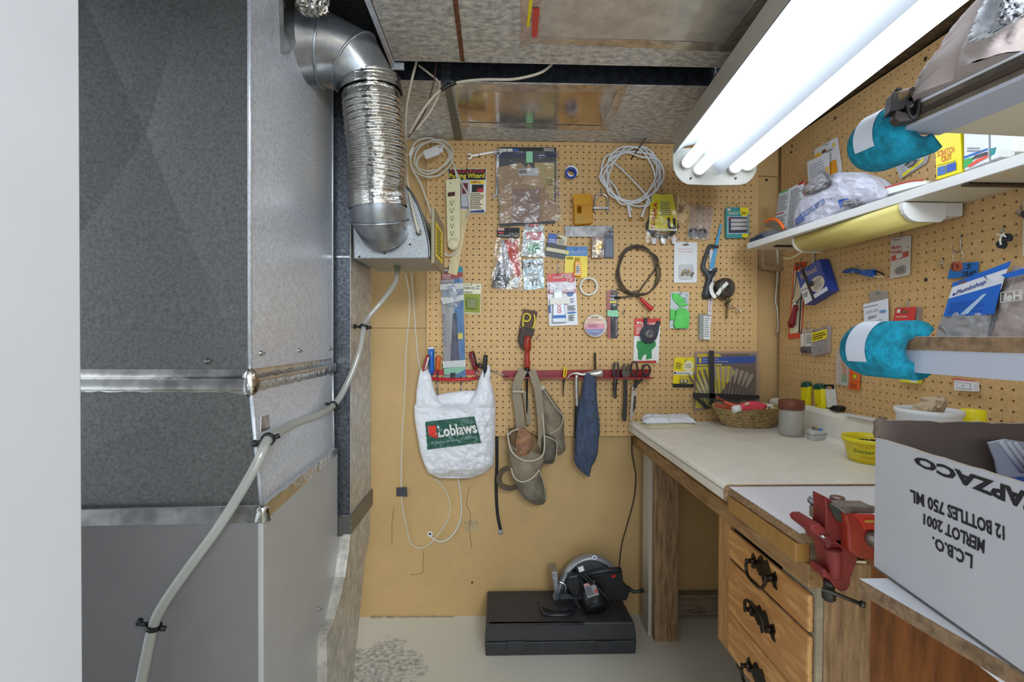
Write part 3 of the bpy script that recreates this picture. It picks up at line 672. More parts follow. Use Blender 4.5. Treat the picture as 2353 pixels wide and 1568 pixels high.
# wooden stir stick
m = MB(); f = sub(BK, (1056, 480), (1079, 482), (1050, 634), (1030, 628), off=0.006); m.poly(f, rr(0, 0, 1, 1, 0.0), 0, 0.004, M((226, 208, 160), 0.6, 0, 0.12, 12, stretch=(8, 1, 1))); single(m, 'stir_stick', 'thin pale wooden stir stick behind the power strip', 'stick', bevel=0.0006)
# blister card "Parking Wizard"
m, f = card(BK, ((1030, 389), (1118, 388), (1116, 490), (1031, 490)), 0.004, 0.001, WHITE, [('r', 0.01, 0.01, 0.98, 0.25, INK), ('t', 'GARAGE', (0.05, 0.02, 0.95, 0.09), RED, 0.02), ('t', 'Parking Wizard', (0.03, 0.10, 0.95, 0.24), YEL, 0.02), ('r', 0.02, 0.26, 0.55, 0.95, M((150, 160, 190), 0.5)), ('r', 0.57, 0.27, 0.96, 0.34, YEL), ('t', 'SIMPLE', (0.60, 0.275, 0.85, 0.33), RED, 0.02), ('r', 0.62, 0.36, 0.93, 0.53, INK), ('p', [(0.76, 0.48), (0.82, 0.44), (0.92, 0.45), (0.93, 0.53), (0.76, 0.53)], RED), ('r', 0.57, 0.54, 0.96, 0.92, M((240, 226, 190), 0.6)), ('l', 9, 0.59, 0.55, 0.94, 0.91, INK), ('p', [(0.02, 0.96), (0.55, 0.96), (0.96, 0.93), (0.96, 0.99), (0.02, 0.99)], M((40, 56, 120), 0.5))])
t = T3('blister_pack', 'black, yellow and blue garage parking aid blister pack behind the power strip', 'blister pack', BK, 1075, 490); m.build('card', t)
m = MB(); m.poly(f, rr(0.35, 0.28, 0.56, 0.88, 0.04), 0.001, 0.022, clear((240, 240, 244), 0.3, 0.15, 0.2, 20, 0.5)); m.poly(f, rr(0.38, 0.36, 0.52, 0.6), 0.023, 0.001, M((110, 20, 40), 0.3)); m.build('blister', t, bevel=0.003)
hook(BK, 1073, 377, 'peg hook above the parking aid blister pack')
# wrenches
def wrench(label, P, r1, r2, ang1, ang2, w, off):
    m = MB(); a, b = P; dx, dy = b[0]-a[0], b[1]-a[1]; L = math.hypot(dx, dy); ux, uy = dx/L, dy/L; nx, ny = -uy, ux
    m.poly(BK, [(a[0]+nx*w+ux*r1*.6, a[1]+ny*w+uy*r1*.6), (b[0]+nx*w-ux*r2*.6, b[1]+ny*w-uy*r2*.6), (b[0]-nx*w-ux*r2*.6, b[1]-ny*w-uy*r2*.6), (a[0]-nx*w+ux*r1*.6, a[1]-ny*w+uy*r1*.6)], off, 0.005, CHROME)
    for (c, r, an) in ((a, r1, ang1), (b, r2, ang2)):
        if an is None:
            m.ring(BK, el(c[0], c[1], r, r, 20), el(c[0], c[1], r*.55, r*.55, 20), off-0.0005, 0.007, CHROME); continue
        o_ = el(c[0], c[1], r, r, 20, an+38, an+322); i_ = el(c[0], c[1], r*0.48, r*0.48, 12, an+318, an+42)
        m.poly(BK, o_+i_, off-0.0005, 0.007, CHROME)
    single(m, 'wrench', label, 'wrench', bevel=0.0008)
wrench('small open-ended wrench hanging sideways by the top of zip bag', ((1078, 359), (1150, 346)), 7.5, 6, 180, None, 2.6, 0.006)
wrench('silver combination wrench hanging upright at left edge of zip bag', ((1141, 453), (1144, 352)), 8.5, 7, 90, None, 3.0, 0.004)
hook(BK, 1101, 350, 'peg hook holding up the sideways wrench')
# zip bag with sandpaper, black carded saw pack behind it
m, f = card(BK, ((1146, 339), (1278, 340), (1276, 514), (1148, 521)), 0.005, 0.004, M((36, 36, 42), 0.4), [('r', 0.02, 0.02, 0.14, 0.06, PAPER), ('r', 0.15, 0.02, 0.24, 0.06, PAPER), ('r', 0.25, 0.02, 0.34, 0.06, BLUE), ('t', '02022', (0.78, 0.01, 0.96, 0.05), PAPER, 0.02), ('r', 0.0, 0.8, 0.1, 0.97, M((150, 60, 60), 0.4)), ('e', 0.07, 0.92, 0.05, 0.045, INK), ('e', 0.07, 0.92, 0.03, 0.028, WHITE), ('r', 0.62, 0.2, 0.97, 0.95, M((206, 180, 110), 0.5)), ('t', '525', (0.84, 0.42, 0.94, 0.5), INK)], 0.01)
single(m, 'carded_pack', 'black carded pack with blue square showing behind the zip bag', 'pack', G1)
t = T3('zip_bag', 'clear zip bag of folded brown sandpaper sheets with green tape tab', 'bag', BK, 1212, 515, 0.02)
SAND = M((196, 160, 116), 0.85, 0, 0.08, 200); SAND2 = M((172, 138, 118), 0.85, 0, 0.14, 260)
m = MB(); m.poly(BK, [(1143, 385), (1196, 374), (1250, 420), (1262, 450), (1280, 470), (1278, 507), (1150, 514), (1146, 440)], 0.012, 0.002, SAND); m.poly(BK, [(1214, 374), (1228, 395), (1252, 420), (1248, 433), (1200, 422), (1208, 395)], 0.015, 0.003, M((206, 174, 132), 0.85)); m.build('sandpaper', t)['label'] = 'folded light brown sandpaper'
m = MB(); m.poly(BK, [(1178, 434), (1242, 434), (1241, 512), (1176, 513)], 0.015, 0.001, SAND2); m.build('sandpaper', t)['label'] = 'square of darker brown sandpaper'
m = MB(); f = sub(BK, (1191, 389), (1238, 386), (1236, 404), (1191, 403), off=0.02); m.poly(f, rr(0, 0, 1, 1), 0, 0.0006, PAPER); deco(m, f, [('r', 0.04, 0.15, 0.42, 0.75, M((110, 100, 84), 0.5)), ('t', 'sanding', (0.07, 0.22, 0.38, 0.45), PAPER), ('t', 'belt', (0.2, 0.5, 0.38, 0.7), PAPER)], 0.0006); m.build('label_sticker', t)
m = MB(); m.patch(BK, [(1137, 347), (1284, 347), (1290, 508), (1148, 515)], lambda u, v: 0.024+0.004*noise.noise(Vector((u*.05, v*.05, 1)))+(0.008*max(0, 1-abs(u-(1262-(v-400)*.12))/9) if v > 395 else 0), clear((236, 236, 240), 0.16, 0.1, 0.8, 50, 0.05), 30, 34); m.build('film', t, recalc=False)
m = MB()
for y in (351, 356, 361): m.pt(BK, [(1137, y, .024), (1210, y, .025), (1284, y-1, .024)], 0.0012 if y > 352 else 0.0007, M((60, 84, 140), 0.3), n=6, sub=1)
m.build('zip_seal', t)['label'] = 'blue zip seal'
m = MB(); m.poly(BK, [(1209, 348), (1224, 348), (1224, 374), (1209, 374)], 0.027, 0.0006, GTAPE); m.build('tape_tab', t)['label'] = 'green tape tab'
hook(BK, 1143, 338, 'peg hook at top left corner of the zip bag'); hook(BK, 1185, 339, 'peg hook through the black pack behind zip bag')
# thread seal tape
t = T3('tape_roll', 'blue and white roll of thread seal tape on a peg hook', 'tape roll', BK, 1312, 413)
m = MB(); m.lathe(BK.at(1312, 398, 0.004), [(0.0155, 0), (0.0265, 0), (0.0265, 0.018), (0.0245, 0.0185), (0.0155, 0.0185)], WHITE, 28, (0, -1, 0), cap=False); m.build('case', t)
m = MB(); m.lathe(BK.at(1312, 398, 0.0225), [(0.0150, -0.012), (0.0150, 0.0015), (0.0240, 0.0015), (0.0240, 0)], M((24, 60, 160), 0.35), 28, (0, -1, 0), cap=False); m.build('spool', t)['label'] = 'blue spool face'
hook(BK, 1311, 382, 'peg hook carrying the blue tape roll')
# yellow box
AMB = clear((242, 190, 60), 0.2, 0.1, 0.1, 20, 0.45)
t = T3('plastic_box', 'translucent amber plastic box hanging on a peg hook', 'box', BK, 1338, 520)
f = sub(BK, (1316, 453), (1358, 451), (1360, 516), (1318, 520), off=0.004)
m = MB(); m.poly(f, rr(0, 0, 1, 1, 0.08), 0, 0.026, AMB); m.build('case', t, bevel=0.003)
m = MB(); m.poly(f, rr(-0.04, -0.02, 0.9, 0.35, 0.06), 0.027, 0.005, clear((236, 180, 50), 0.2, 0.1, 0.1, 20, 0.6)); m.build('lid', t)
m = MB(); m.poly(f, el(0.42, 0.84, 0.2, 0.11, 14), 0.003, 0.018, M((90, 88, 66), 0.6)); m.poly(f, rr(0.16, 0.38, 0.4, 0.62, 0, 8), 0.010, 0.016, YEL); m.build('contents', t)
hook(BK, 1339, 436, 'peg hook from which the amber box hangs')
hook(BK, 1282, 438, 'empty peg hook beside the right edge of zip bag')
# U bolt
t = T3('u_bolt', 'steel U-bolt with cross plate and nuts hanging on a hook', 'bolt', BK, 1381, 490)
m = MB(); m.pt(BK, [(1367, 488, .01), (1366.5, 470, .01), (1368, 455, .01), (1374, 448, .01), (1382, 446, .01), (1390, 448, .01), (1396, 455, .01), (1397, 470, .01), (1396.5, 488, .01)], 0.004, CHROME, n=10); m.build('bar', t)
m = MB(); m.poly(BK, rr(1363, 476, 1400, 480, 1), 0.004, 0.012, STEEL); m.build('cross_plate', t)
for x in (1367, 1396.5):
    m = MB(); p = BK.at(x, 484, .01); m.lathe(p, [(0.0065, -0.003), (0.0065, 0.003)], CHROME, 6); m.build('nut', t)
hook(BK, 1380, 437, 'peg hook holding the steel U-bolt')
# coax coil
t = T3('coaxial_cable', 'coil of white coaxial cable hanging on a long nail', 'cable', BK, 1453, 470)
WC = M((226, 226, 228), 0.35); random.seed(3); pts = [(1452, 485, .012), (1440, 462, .016)]
for k in range(6*10+4):
    a = 2*PI*k/10+PI*0.6; R = 60+7*sin(k*1.7)+random.uniform(-5, 5); o_ = 6*sin(k*0.31)
    pts.append((1453+o_+R*cos(a)*1.02, 403+4*cos(k*0.5)+R*sin(a)*1.0, 0.012+0.012*(0.5+0.5*sin(k*0.77))))
pts += [(1490, 455, .02), (1480, 478, .014)]
m = MB(); m.pt(BK, pts, 0.0038, WC, n=8, sub=4); m.build('cable', t)
for p, q in (((1440, 462), (1449, 500)), ((1490, 455), (1474, 500))):
    m = MB(); m.tube([BK.at(p[0], p[1], .016), BK.at((p[0]+q[0])/2, (p[1]+q[1])/2, .014), BK.at(*q, .012)], (0.0038, 0.006), WC, n=10); m.lathe(BK.at(q[0], q[1], .012), [(0.0055, 0), (0.0055, 0.012), (0.003, 0.013)], BRASS, 8, (0, 0, -1)); m.build('connector', t)
m = MB(); a = BK.at(1450, 366, 0.0); b = BK.at(1492, 306, 0.06); m.tube([a, b], 0.0028, M((96, 76, 62), 0.4, 0.8), sub=1); single(m, 'nail', 'long brown nail slanting up through the white cable coil', 'nail')
# eureka belts bag
t = T3('belt_bag', 'clear bag of vacuum belts with yellow and red printed sleeve', 'bag', BK, 1523, 555)
m = MB(); m.ring(BK, el(1523, 518, 37, 29, 26), el(1523, 518, 30, 22, 26), 0.006, 0.012, M((46, 46, 48), 0.6)); m.build('rubber_belt', t)
f = sub(BK, (1492, 443), (1551, 445), (1556, 530), (1490, 530), off=0.02)
m = MB(); m.poly(f, [(0.12, 0), (0.5, 0.05), (0.9, 0.0), (1, 0.5), (1, 1), (0.5, 1.02), (0, 0.95), (0.08, 0.4)], 0, 0.001, M((240, 228, 70), 0.4))
deco(m, f, [('p', [(0.04, 0.25), (0.34, 0.2), (0.30, 0.9), (0.02, 0.8)], M((240, 216, 20), 0.4)), ('t', 'EUREKA', [(0.06, 0.92), (0.16, 0.24), (0.32, 0.26), (0.2, 0.98)], RED, 0.03), ('e', 0.78, 0.78, 0.24, 0.24, YEL), ('t', 'u', (0.66, 0.66, 0.96, 1.0), INK, 0.03), ('t', 'Style', (0.5, 0.76, 0.64, 0.82), INK), ('l', 7, 0.42, 0.22, 0.86, 0.6, GREYINK), ('r', 0.02, 0.96, 0.98, 1.0, PAPER)], 0.001); m.build('printed_sleeve', t)
m = MB(); m.patch(BK, [(1492, 441), (1556, 443), (1562, 558), (1484, 556)], lambda u, v: 0.026+0.005*noise.noise(Vector((u*.08, v*.08, 4))), CLEAR, 16, 22); m.build('film', t, recalc=False)
m = MB()
for x in (1496, 1518, 1542): m.poly(BK, [(x, 546), (x+12, 548), (x+10, 561), (x+3, 560)], 0.02, 0.001, WHITE)
m.build('torn_end', t)
hook(BK, 1518, 428, 'peg hook through the yellow vacuum belt bag')
# picture-hanger card behind
m, f = card(BK, ((1556, 447), (1592, 480), (1568, 517), (1552, 500)), 0.004, 0.001, M((226, 196, 146), 0.6), [('l', 4, 0.15, 0.3, 0.5, 0.7, INK), ('e', 0.85, 0.35, 0.03, 0.04, INK)], 0)
m.pt(BK, [(1562, 455, .008), (1566, 466, .01), (1562, 470, .008)], 0.0012, BRASS); m.pt(BK, [(1576, 468, .007), (1566, 490, .007)], 0.001, DKSTEEL); m.pt(BK, [(1570, 470, .007), (1562, 486, .007)], 0.001, DKSTEEL)
single(m, 'hanger_card', 'tan card of picture hangers tucked beside the yellow belt bag', 'card', G1)
# bag with black discs
t = T3('clear_bag', 'small clear bag holding two dark round rubber pads', 'bag', BK, 1608, 553)
for x, y in ((1594, 535), (1615, 536)):
    m = MB(); m.poly(BK, el(x, y, 10.5, 11, 20), 0.004, 0.012, M((62, 60, 64), 0.7, 0, 0.3, 60)); m.build('rubber_pad', t)
m = MB(); m.patch(BK, [(1586, 472), (1641, 476), (1630, 552), (1579, 548)], lambda u, v: 0.02-0.014*(1-(v-472)/80)+0.004*noise.noise(Vector((u*.12, v*.06, 7))), clear((240, 238, 240), 0.2, 0.12, 0.9, 60, 0.22), 14, 18); m.pt(BK, [(1585, 471, .008), (1641, 476, .008)], 0.0008, M((200, 120, 120), 0.5), n=5, sub=1); m.build('film', t, recalc=False)
hook(BK, 1603, 467, 'peg hook holding the bag of two rubber pads')
# teal carded pack
t = T3('blister_pack', 'teal and yellow blister pack of grey rollers near the board edge', 'blister pack', BK, 1692, 550)
m, f = card(BK, ((1665, 478), (1717, 479), (1718, 548), (1665, 549)), 0.004, 0.012, M((66, 150, 150), 0.4), [('p', [(0.62, 0), (0.99, 0), (0.99, 0.2), (0.8, 0.38), (0.62, 0.2)], YEL), ('t', 'SWAN', (0.68, 0.14, 0.88, 0.24), INK, 0.02), ('e', 0.13, 0.08, 0.08, 0.04, CREAM), ('l', 2, 0.1, 0.15, 0.6, 0.25, CREAM), ('r', 0.06, 0.3, 0.94, 0.87, M((190, 214, 226), 0.4)), ('r', 0.1, 0.32, 0.92, 0.84, M((58, 60, 80), 0.4)), ('e', 0.82, 0.93, 0.15, 0.07, YEL), ('e', 0.15, 0.36, 0.05, 0.03, RED)], 0.06)
m.build('card', t)
for k in range(3):
    m = MB(); y = 0.44+k*0.13; m.tube([f.at(0.18, y, 0.018), f.at(0.88, y, 0.018)], 0.0078, M((200, 194, 192), 0.6), sub=1, n=10); m.build('roller', t)
hook(BK, 1691, 470, 'peg hook through the teal blister pack')
# try square
t = T3('try_square', 'steel try square with dark blue handle hanging flat on the board', 'square', BK, 1385, 593)
m = MB(); m.poly(BK, [(1297, 520), (1409, 519), (1385, 545), (1299, 544)], 0.006, 0.002, M((150, 148, 146), 0.4, 0.6, 0.45, 22)); m.build('blade', t)
m = MB(); m.poly(BK, [(1409, 521), (1411, 593), (1389, 592), (1388, 545)], 0.002, 0.012, M((52, 60, 82), 0.4)); m.poly(BK, [(1391, 549), (1408, 549), (1408, 590), (1391, 590)], 0.0142, 0.0006, M((68, 78, 104), 0.35))
for x, y in ((1397, 537), (1406, 528), (1406, 538)): m.poly(BK, el(x, y, 1.6, 1.6, 10), 0.014, 0.001, WHITE)
m.build('handle', t, bevel=0.0008)
t = T3('parts_bag', 'small brown packet of brass hooks hanging against the try square', 'bag', BK, 1372, 593, 0.016)
m = MB(); m.poly(BK, rr(1359, 544, 1388, 593, 3), 0.016, 0.002, M((150, 110, 80), 0.5)); m.build('card', t)
m = MB(); m.span(BK, [(548, 1364, 1388, .8), (570, 1363, 1387, 1), (590, 1364, 1384, .8)], 0.010, 0.018, BRASS, 12, 16, (0.006, 0.3)); m.build('brass_hooks', t)
m = MB(); m.patch(BK, [(1362, 546), (1389, 546), (1387, 592), (1361, 592)], lambda u, v: 0.034+0.002*noise.noise(Vector((u*.2, v*.2, 2))), CLEAR, 8, 10); m.build('film', t, recalc=False)
hook(BK, 1381, 540, 'small hook between the square blade and brass hook packet')
# zip ties bags
t = T3('zip_tie_bag', 'clear bag of white, red and black cable ties with black header', 'bag', BK, 1165, 666)
f = sub(BK, (1142, 523), (1194, 524), (1193, 547), (1143, 545), off=0.012)
m = MB(); m.poly(f, rr(0, 0, 1, 1), 0, 0.002, INK); deco(m, f, [('r', 0.02, 0.05, 0.32, 0.3, M((230, 190, 190), 0.5)), ('t', 'ANCHOR', (0.03, 0.1, 0.3, 0.26), RED), ('e', 0.17, 0.55, 0.14, 0.1, RED), ('t', 'Cable Ties', (0.55, 0.52, 0.97, 0.68), PAPER), ('t', 'NYLON TIES', (0.05, 0.74, 0.97, 0.92), PAPER, 0.01)], 0.002); m.build('header_card', t)
random.seed(5)
m = MB()
for k in range(26): x = 1146+k*1.05; m.pt(BK, [(x+6, 552, .01), (x+3+random.uniform(-2, 2), 590, .014+.004*random.random()), (x+random.uniform(0, 6), 632, .012)], 0.0013, M((216, 214, 216), 0.4), n=5, sub=3)
m.build('cable_ties', t)['label'] = 'bundle of white cable ties'
m = MB()
for k in range(16): x = 1160+k*0.9; m.pt(BK, [(x, 552, .016), (x+10+k*.4, 590, .02), (x+22, 634+random.uniform(-4, 2), .016)], 0.0016, M((214, 76, 62), 0.4), n=5, sub=3)
for k in range(8): x = 1181+k*1.2; m.pt(BK, [(x, 554, .02), (x+1, 595, .022), (x+2, 634, .016)], 0.0015, M((224, 96, 84), 0.4), n=5, sub=3)
m.build('cable_ties', t)['label'] = 'bundle of red cable ties'
m = MB()
for k in range(26): x = 1140+k*1.2; m.pt(BK, [(1146+k*.5, 600, .008), (x-4+k*.2, 635, .012), (x-8+random.uniform(0, 4), 662, .012)], 0.0014, M((38, 42, 52), 0.4), n=5, sub=3)
m.build('cable_ties', t)['label'] = 'bundle of black cable ties'
m = MB(); m.poly(BK, [(1178, 640), (1196, 636), (1190, 662), (1170, 658)], 0.01, 0.006, WHITE); m.poly(BK, el(1182, 647, 1.5, 1.5, 8), 0.016, 0.0006, INK); m.poly(BK, el(1186, 655, 1.5, 1.5, 8), 0.016, 0.0006, INK); m.build('mounting_pad', t)
m = MB(); m.patch(BK, [(1141, 546), (1194, 547), (1203, 668), (1126, 664)], lambda u, v: 0.03+0.004*noise.noise(Vector((u*.1, v*.05, 9))), CLEAR, 14, 24); m.build('film', t, recalc=False)
hook(BK, 1169, 520, 'peg hook holding the cable tie bag')
# elastic bands bag (red label green oval)
t = T3('label_bag', 'clear bag with red label and green oval hanging under the zip bag', 'bag', BK, 1224, 593)
m = MB(); m.span(BK, [(518, 1206, 1248, .5), (545, 1202, 1250, 1), (590, 1198, 1252, .8)], 0.010, 0.006, M((206, 214, 212), 0.5), 12, 14, (0.003, 0.2)); m.build('contents', t)
f = sub(BK, (1204, 517), (1250, 518), (1252, 586), (1200, 588), off=0.019)
m = MB(); deco(m, f, [('p', [(0.15, 0.22), (0.88, 0.22), (0.86, 0.5), (0.14, 0.46)], M((206, 40, 60), 0.4)), ('t', 'ELASTICS', (0.22, 0.26, 0.8, 0.35), PAPER, 0.02), ('t', '63 A  1/6 3', (0.22, 0.37, 0.8, 0.46), PAPER, 0.02), ('r', 0.25, -0.02, 0.7, 0.05, M((206, 40, 60), 0.4)), ('e', 0.5, 0.76, 0.36, 0.2, M((200, 190, 140), 0.4)), ('e', 0.5, 0.76, 0.34, 0.18, M((34, 146, 84), 0.5, 0, 0.2, 80))], 0); m.build('printed_label', t)
m = MB(); m.patch(BK, [(1203, 514), (1252, 515), (1254, 592), (1197, 590)], lambda u, v: 0.023+0.003*noise.noise(Vector((u*.1, v*.1, 3))), CLEAR, 12, 14); m.build('film', t, recalc=False)
# anchors bag
t = T3('parts_bag', 'clear bag of grey wall anchors with black tape across the top', 'bag', BK, 1226, 667)
m = MB(); m.poly(BK, [(1201, 597), (1247, 594), (1251, 662), (1204, 667)], 0.004, 0.002, M((176, 206, 212), 0.5)); m.build('card', t)
for k in range(5): m = MB(); y = 628+k*6; m.tube([BK.at(1213+k % 2*2, y, .012), BK.at(1240-k % 3*2, y+1, .012)], 0.004, M((170, 172, 172), 0.4, 0.3), sub=1); m.build('wall_anchor', t)
m = MB(); m.poly(BK, [(1201, 604), (1247, 601), (1247, 612), (1201, 616)], 0.015, 0.0008, TAPEB); m.build('tape', t)['label'] = 'black tape strip'
m = MB(); m.patch(BK, [(1200, 596), (1248, 593), (1252, 664), (1204, 668)], lambda u, v: 0.02+0.003*noise.noise(Vector((u*.12, v*.12, 8))), CLEAR, 12, 14); m.build('film', t, recalc=False)
hook(BK, 1223, 596, 'peg hook at the top of the wall anchor bag')
# super tape card
t = T3('tape_card', 'tilted blue and white card wound with black tape', 'card', BK, 1276, 600)
m, f = card(BK, ((1261, 536), (1304, 543), (1297, 598), (1253, 590)), 0.004, 0.001, CREAM, [('r', 0, 0, 0.46, 0.42, M((36, 84, 180), 0.4)), ('t', 'SUPER', (0.06, 0.22, 0.4, 0.3), PAPER, 0.02), ('t', 'ADHESIVE', (0.04, 0.31, 0.42, 0.38), PAPER, 0.02), ('l', 4, 0.52, 0.14, 0.94, 0.38, GREYINK), ('e', 0.55, 0.14, 0.16, 0.04, M((120, 90, 60), 0.7))], 0.01); m.build('card', t)
for v0, v1, c in ((0.42, 0.60, TAPEB), (0.60, 0.76, CREAM), (0.76, 0.97, TAPEB)):
    m = MB(); m.poly(f, rr(-0.02, v0, 1.02, v1, 0.03), -0.004, 0.012, c); m.build('tape', t, bevel=0.0008)
hook(BK, 1282, 534, 'peg hook holding the card wound with black tape')
# outlet tester card
t = T3('tester_pack', 'blue and yellow carded pack with small orange plug-in outlet tester', 'pack', BK, 1323, 640)
m, f = card(BK, ((1299, 567), (1350, 567), (1349, 640), (1297, 638)), 0.003, 0.001, YEL, [('r', 0, 0.0, 1, 0.3, M((30, 116, 190), 0.4)), ('t', 'ground receptacle tester', (0.2, 0.13, 0.96, 0.18), PAPER, 0.01), ('t', 'Verificateur de prise', (0.2, 0.19, 0.9, 0.24), PAPER, 0.01), ('r', 0.05, 0.14, 0.16, 0.26, YEL), ('l', 3, 0.08, 0.33, 0.4, 0.42, INK)], 0.02); m.build('card', t)
m = MB(); m.poly(f, [(0.42, 0.48), (0.66, 0.48), (0.72, 0.97), (0.36, 0.95), (0.36, 0.9), (0.42, 0.85)], 0.002, 0.018, M((236, 160, 30), 0.35)); m.build('tester', t, bevel=0.002)
m = MB(); m.poly(f, rr(0.46, 0.62, 0.64, 0.88), 0.0202, 0.0004, PAPER); deco(m, f, [('l', 4, 0.47, 0.64, 0.63, 0.86, INK)], 0.0206); m.build('rating_label', t)
m = MB()
for x in (0.46, 0.54, 0.62): m.tube([f.at(x, 0.36, .008), f.at(x, 0.48, .008)], 0.0016, BRASS, sub=1, n=6)
m.build('prong', t)
hook(BK, 1323, 562, 'peg hook above the blue and yellow tester pack'); hook(BK, 1281, 606, 'long peg hook above the red adhesive pack', 0.04, STEEL, dn=26)
# adhesive tube card
t = T3('adhesive_pack', 'red and white blister pack with a grey tube of adhesive', 'blister pack', BK, 1292, 750)
m, f = card(BK, ((1256, 630), (1322, 627), (1328, 747), (1262, 750)), 0.006, 0.001, M((232, 232, 236), 0.35), [('r', 0.01, 0.0, 0.99, 0.16, M((206, 34, 44), 0.4)), ('t', 'Household', (0.22, 0.05, 0.5, 0.09), PAPER, 0.02), ('t', 'AMAZING', (0.5, 0.01, 0.88, 0.09), PAPER, 0.01), ('e', 0.84, 0.13, 0.15, 0.07, PAPER), ('e', 0.84, 0.13, 0.13, 0.06, M((206, 34, 44), 0.4)), ('t', 'D', (0.78, 0.09, 0.88, 0.16), PAPER, 0.03), ('e', 0.1, 0.05, 0.06, 0.03, ORANGE), ('r', 0.02, 0.31, 0.98, 0.38, M((190, 40, 54), 0.4)), ('e', 0.78, 0.39, 0.12, 0.06, M((60, 110, 170), 0.4)), ('l', 4, 0.68, 0.48, 0.96, 0.58, M((120, 140, 190), 0.5)), ('l', 4, 0.66, 0.62, 0.96, 0.72, INK), ('e', 0.8, 0.76, 0.16, 0.02, M((50, 120, 180), 0.4)), ('l', 5, 0.68, 0.8, 0.9, 0.92, INK), ('r', 0, 0.6, 0.08, 0.75, M((24, 84, 150), 0.4))], 0.03); m.build('card', t)
m = MB(); fr = sub(f, (0.18, 0.3), (0.52, 0.3), (0.6, 0.94), (0.1, 0.94), off=0.001)
m.poly(fr, [(0.2, 0), (0.8, 0), (0.92, 0.1), (1.0, 0.95), (0.98, 1.0), (0.02, 1.0), (0, 0.95), (0.08, 0.1)], 0, 0.016, M((168, 172, 178), 0.35, 0.4)); m.text(fr, 'GOOP', [(0.35, 0.72), (0.35, 0.35), (0.68, 0.35), (0.68, 0.72)], 0.0166, M((200, 40, 44), 0.4), 0.03); m.flat(fr, [(0.02, 0.78), (0.97, 0.78), (0.99, 0.87), (0.01, 0.87)], 0.0164, M((20, 100, 180), 0.4))
m.lathe(f.at(0.36, 0.3, 0.009), [(0.006, 0), (0.006, 0.008), (0.004, 0.02)], M((120, 120, 124), 0.4), 10); m.build('tube', t, bevel=0.002)
m = MB(); m.poly(f, [(0.05, 0.47), (0.74, 0.46), (0.74, 0.59), (0.06, 0.59)], 0.0185, 0.0008, TAPEW); m.build('tape', t)['label'] = 'strip of white masking tape'
m = MB(); m.poly(f, rr(0.05, 0.18, 0.95, 0.38, 0.03), 0.001, 0.016, clear((240, 232, 236), 0.2, 0.1, 0.2, 30, 0.3)); m.build('blister', t, bevel=0.002)
# white tape ring
t = T3('tape_ring', 'ring of thin white masking tape hanging on a hook', 'tape roll', BK, 1352, 680)
m = MB(); m.lathe(BK.at(1352, 659, 0.004), [(0.0315, 0), (0.0385, 0), (0.0385, 0.012), (0.0315, 0.012), (0.0315, 0)], TAPEW, 32, (0, -1, 0), cap=False); m.build('roll', t)
hook(BK, 1351, 635, 'peg hook carrying the white tape ring')
# drain snake
t = T3('drain_snake', 'coiled grey wire drain snake with red handle', 'drain snake', BK, 1470, 690)
SN = M((104, 92, 80), 0.45, 0.7, 0.4, 200); pts = [(1425, 684, .01), (1450, 681, .012), (1466, 680, .014)]; random.seed(11)
for k in range(28):
    a = PI/2+2*PI*k/10; q = 1 if k < 20 else 0.94
    pts.append((1465+q*(46+random.uniform(-3, 3)+4*sin(k))*cos(a), 623+q*(58+random.uniform(-3, 3))*sin(a), 0.01+0.008*(k % 3)/2))
pts += [(1468, 672, .02), (1478, 690, .02)]
m = MB(); m.pt(BK, pts, 0.0034, SN, n=8, sub=5); m.build('spring_wire', t)
m = MB(); m.pt(BK, [(1418, 664, .008), (1445, 672, .01), (1466, 668, .01)], 0.0022, SN); m.pt(BK, [(1412, 685, .01), (1424, 684, .012)], 0.005, BLACK); m.build('tip', t)
m = MB(); m.pt(BK, [(1472, 686, .022), (1480, 694, .022), (1490, 704, .022), (1499, 711, .022)], lambda u: 0.006+0.005*u, M((190, 32, 40), 0.3), n=12); m.build('handle', t)['label'] = 'red tapered handle'
hook(BK, 1464, 563, 'peg hook at the top of the drain snake coil')
# white brass fittings card
t = T3('blister_pack', 'white carded pack with a small bag of brass fittings', 'blister pack', BK, 1575, 650)
m, f = card(BK, ((1549, 556), (1602, 557), (1601, 650), (1548, 650)), 0.004, 0.001, M((228, 228, 228), 0.5), [('t', 'Replacement Parts', (0.2, 0.16, 0.8, 0.2), M((200, 110, 110), 0.5)), ('t', 'Pieces de rechange', (0.2, 0.22, 0.8, 0.26), M((200, 110, 110), 0.5)), ('e', 0.5, 0.07, 0.15, 0.02, M((110, 80, 60), 0.7)), ('p', [(0.3, 0.45), (0.45, 0.4), (0.75, 0.6), (0.3, 0.58)], WHITE)], 0.03); m.build('card', t)
random.seed(2)
for k in range(6): m = MB(); p = f.at(0.3+0.08*k, 0.72+0.06*random.random(), 0.008); m.lathe(p, [(0.005, 0), (0.006, 0.006), (0.003, 0.008), (0.003, 0.014)], BRASS, 8, (random.uniform(-1, 1), -0.3, random.uniform(-1, 1))); m.build('brass_fitting', t)
m = MB(); m.lathe(f.at(0.74, 0.84, 0.008), [(0.005, 0), (0.005, 0.006), (0.003, 0.016)], BLACK, 8); m.build('rubber_foot', t)
m = MB(); m.poly(f, rr(0.2, 0.56, 0.8, 0.92, 0.08), 0.001, 0.016, clear((244, 244, 244), 0.15, 0.1, 0.3, 30, 0.08)); m.build('blister', t, bevel=0.002)
hook(BK, 1574, 549, 'peg hook holding the white card of brass fittings')
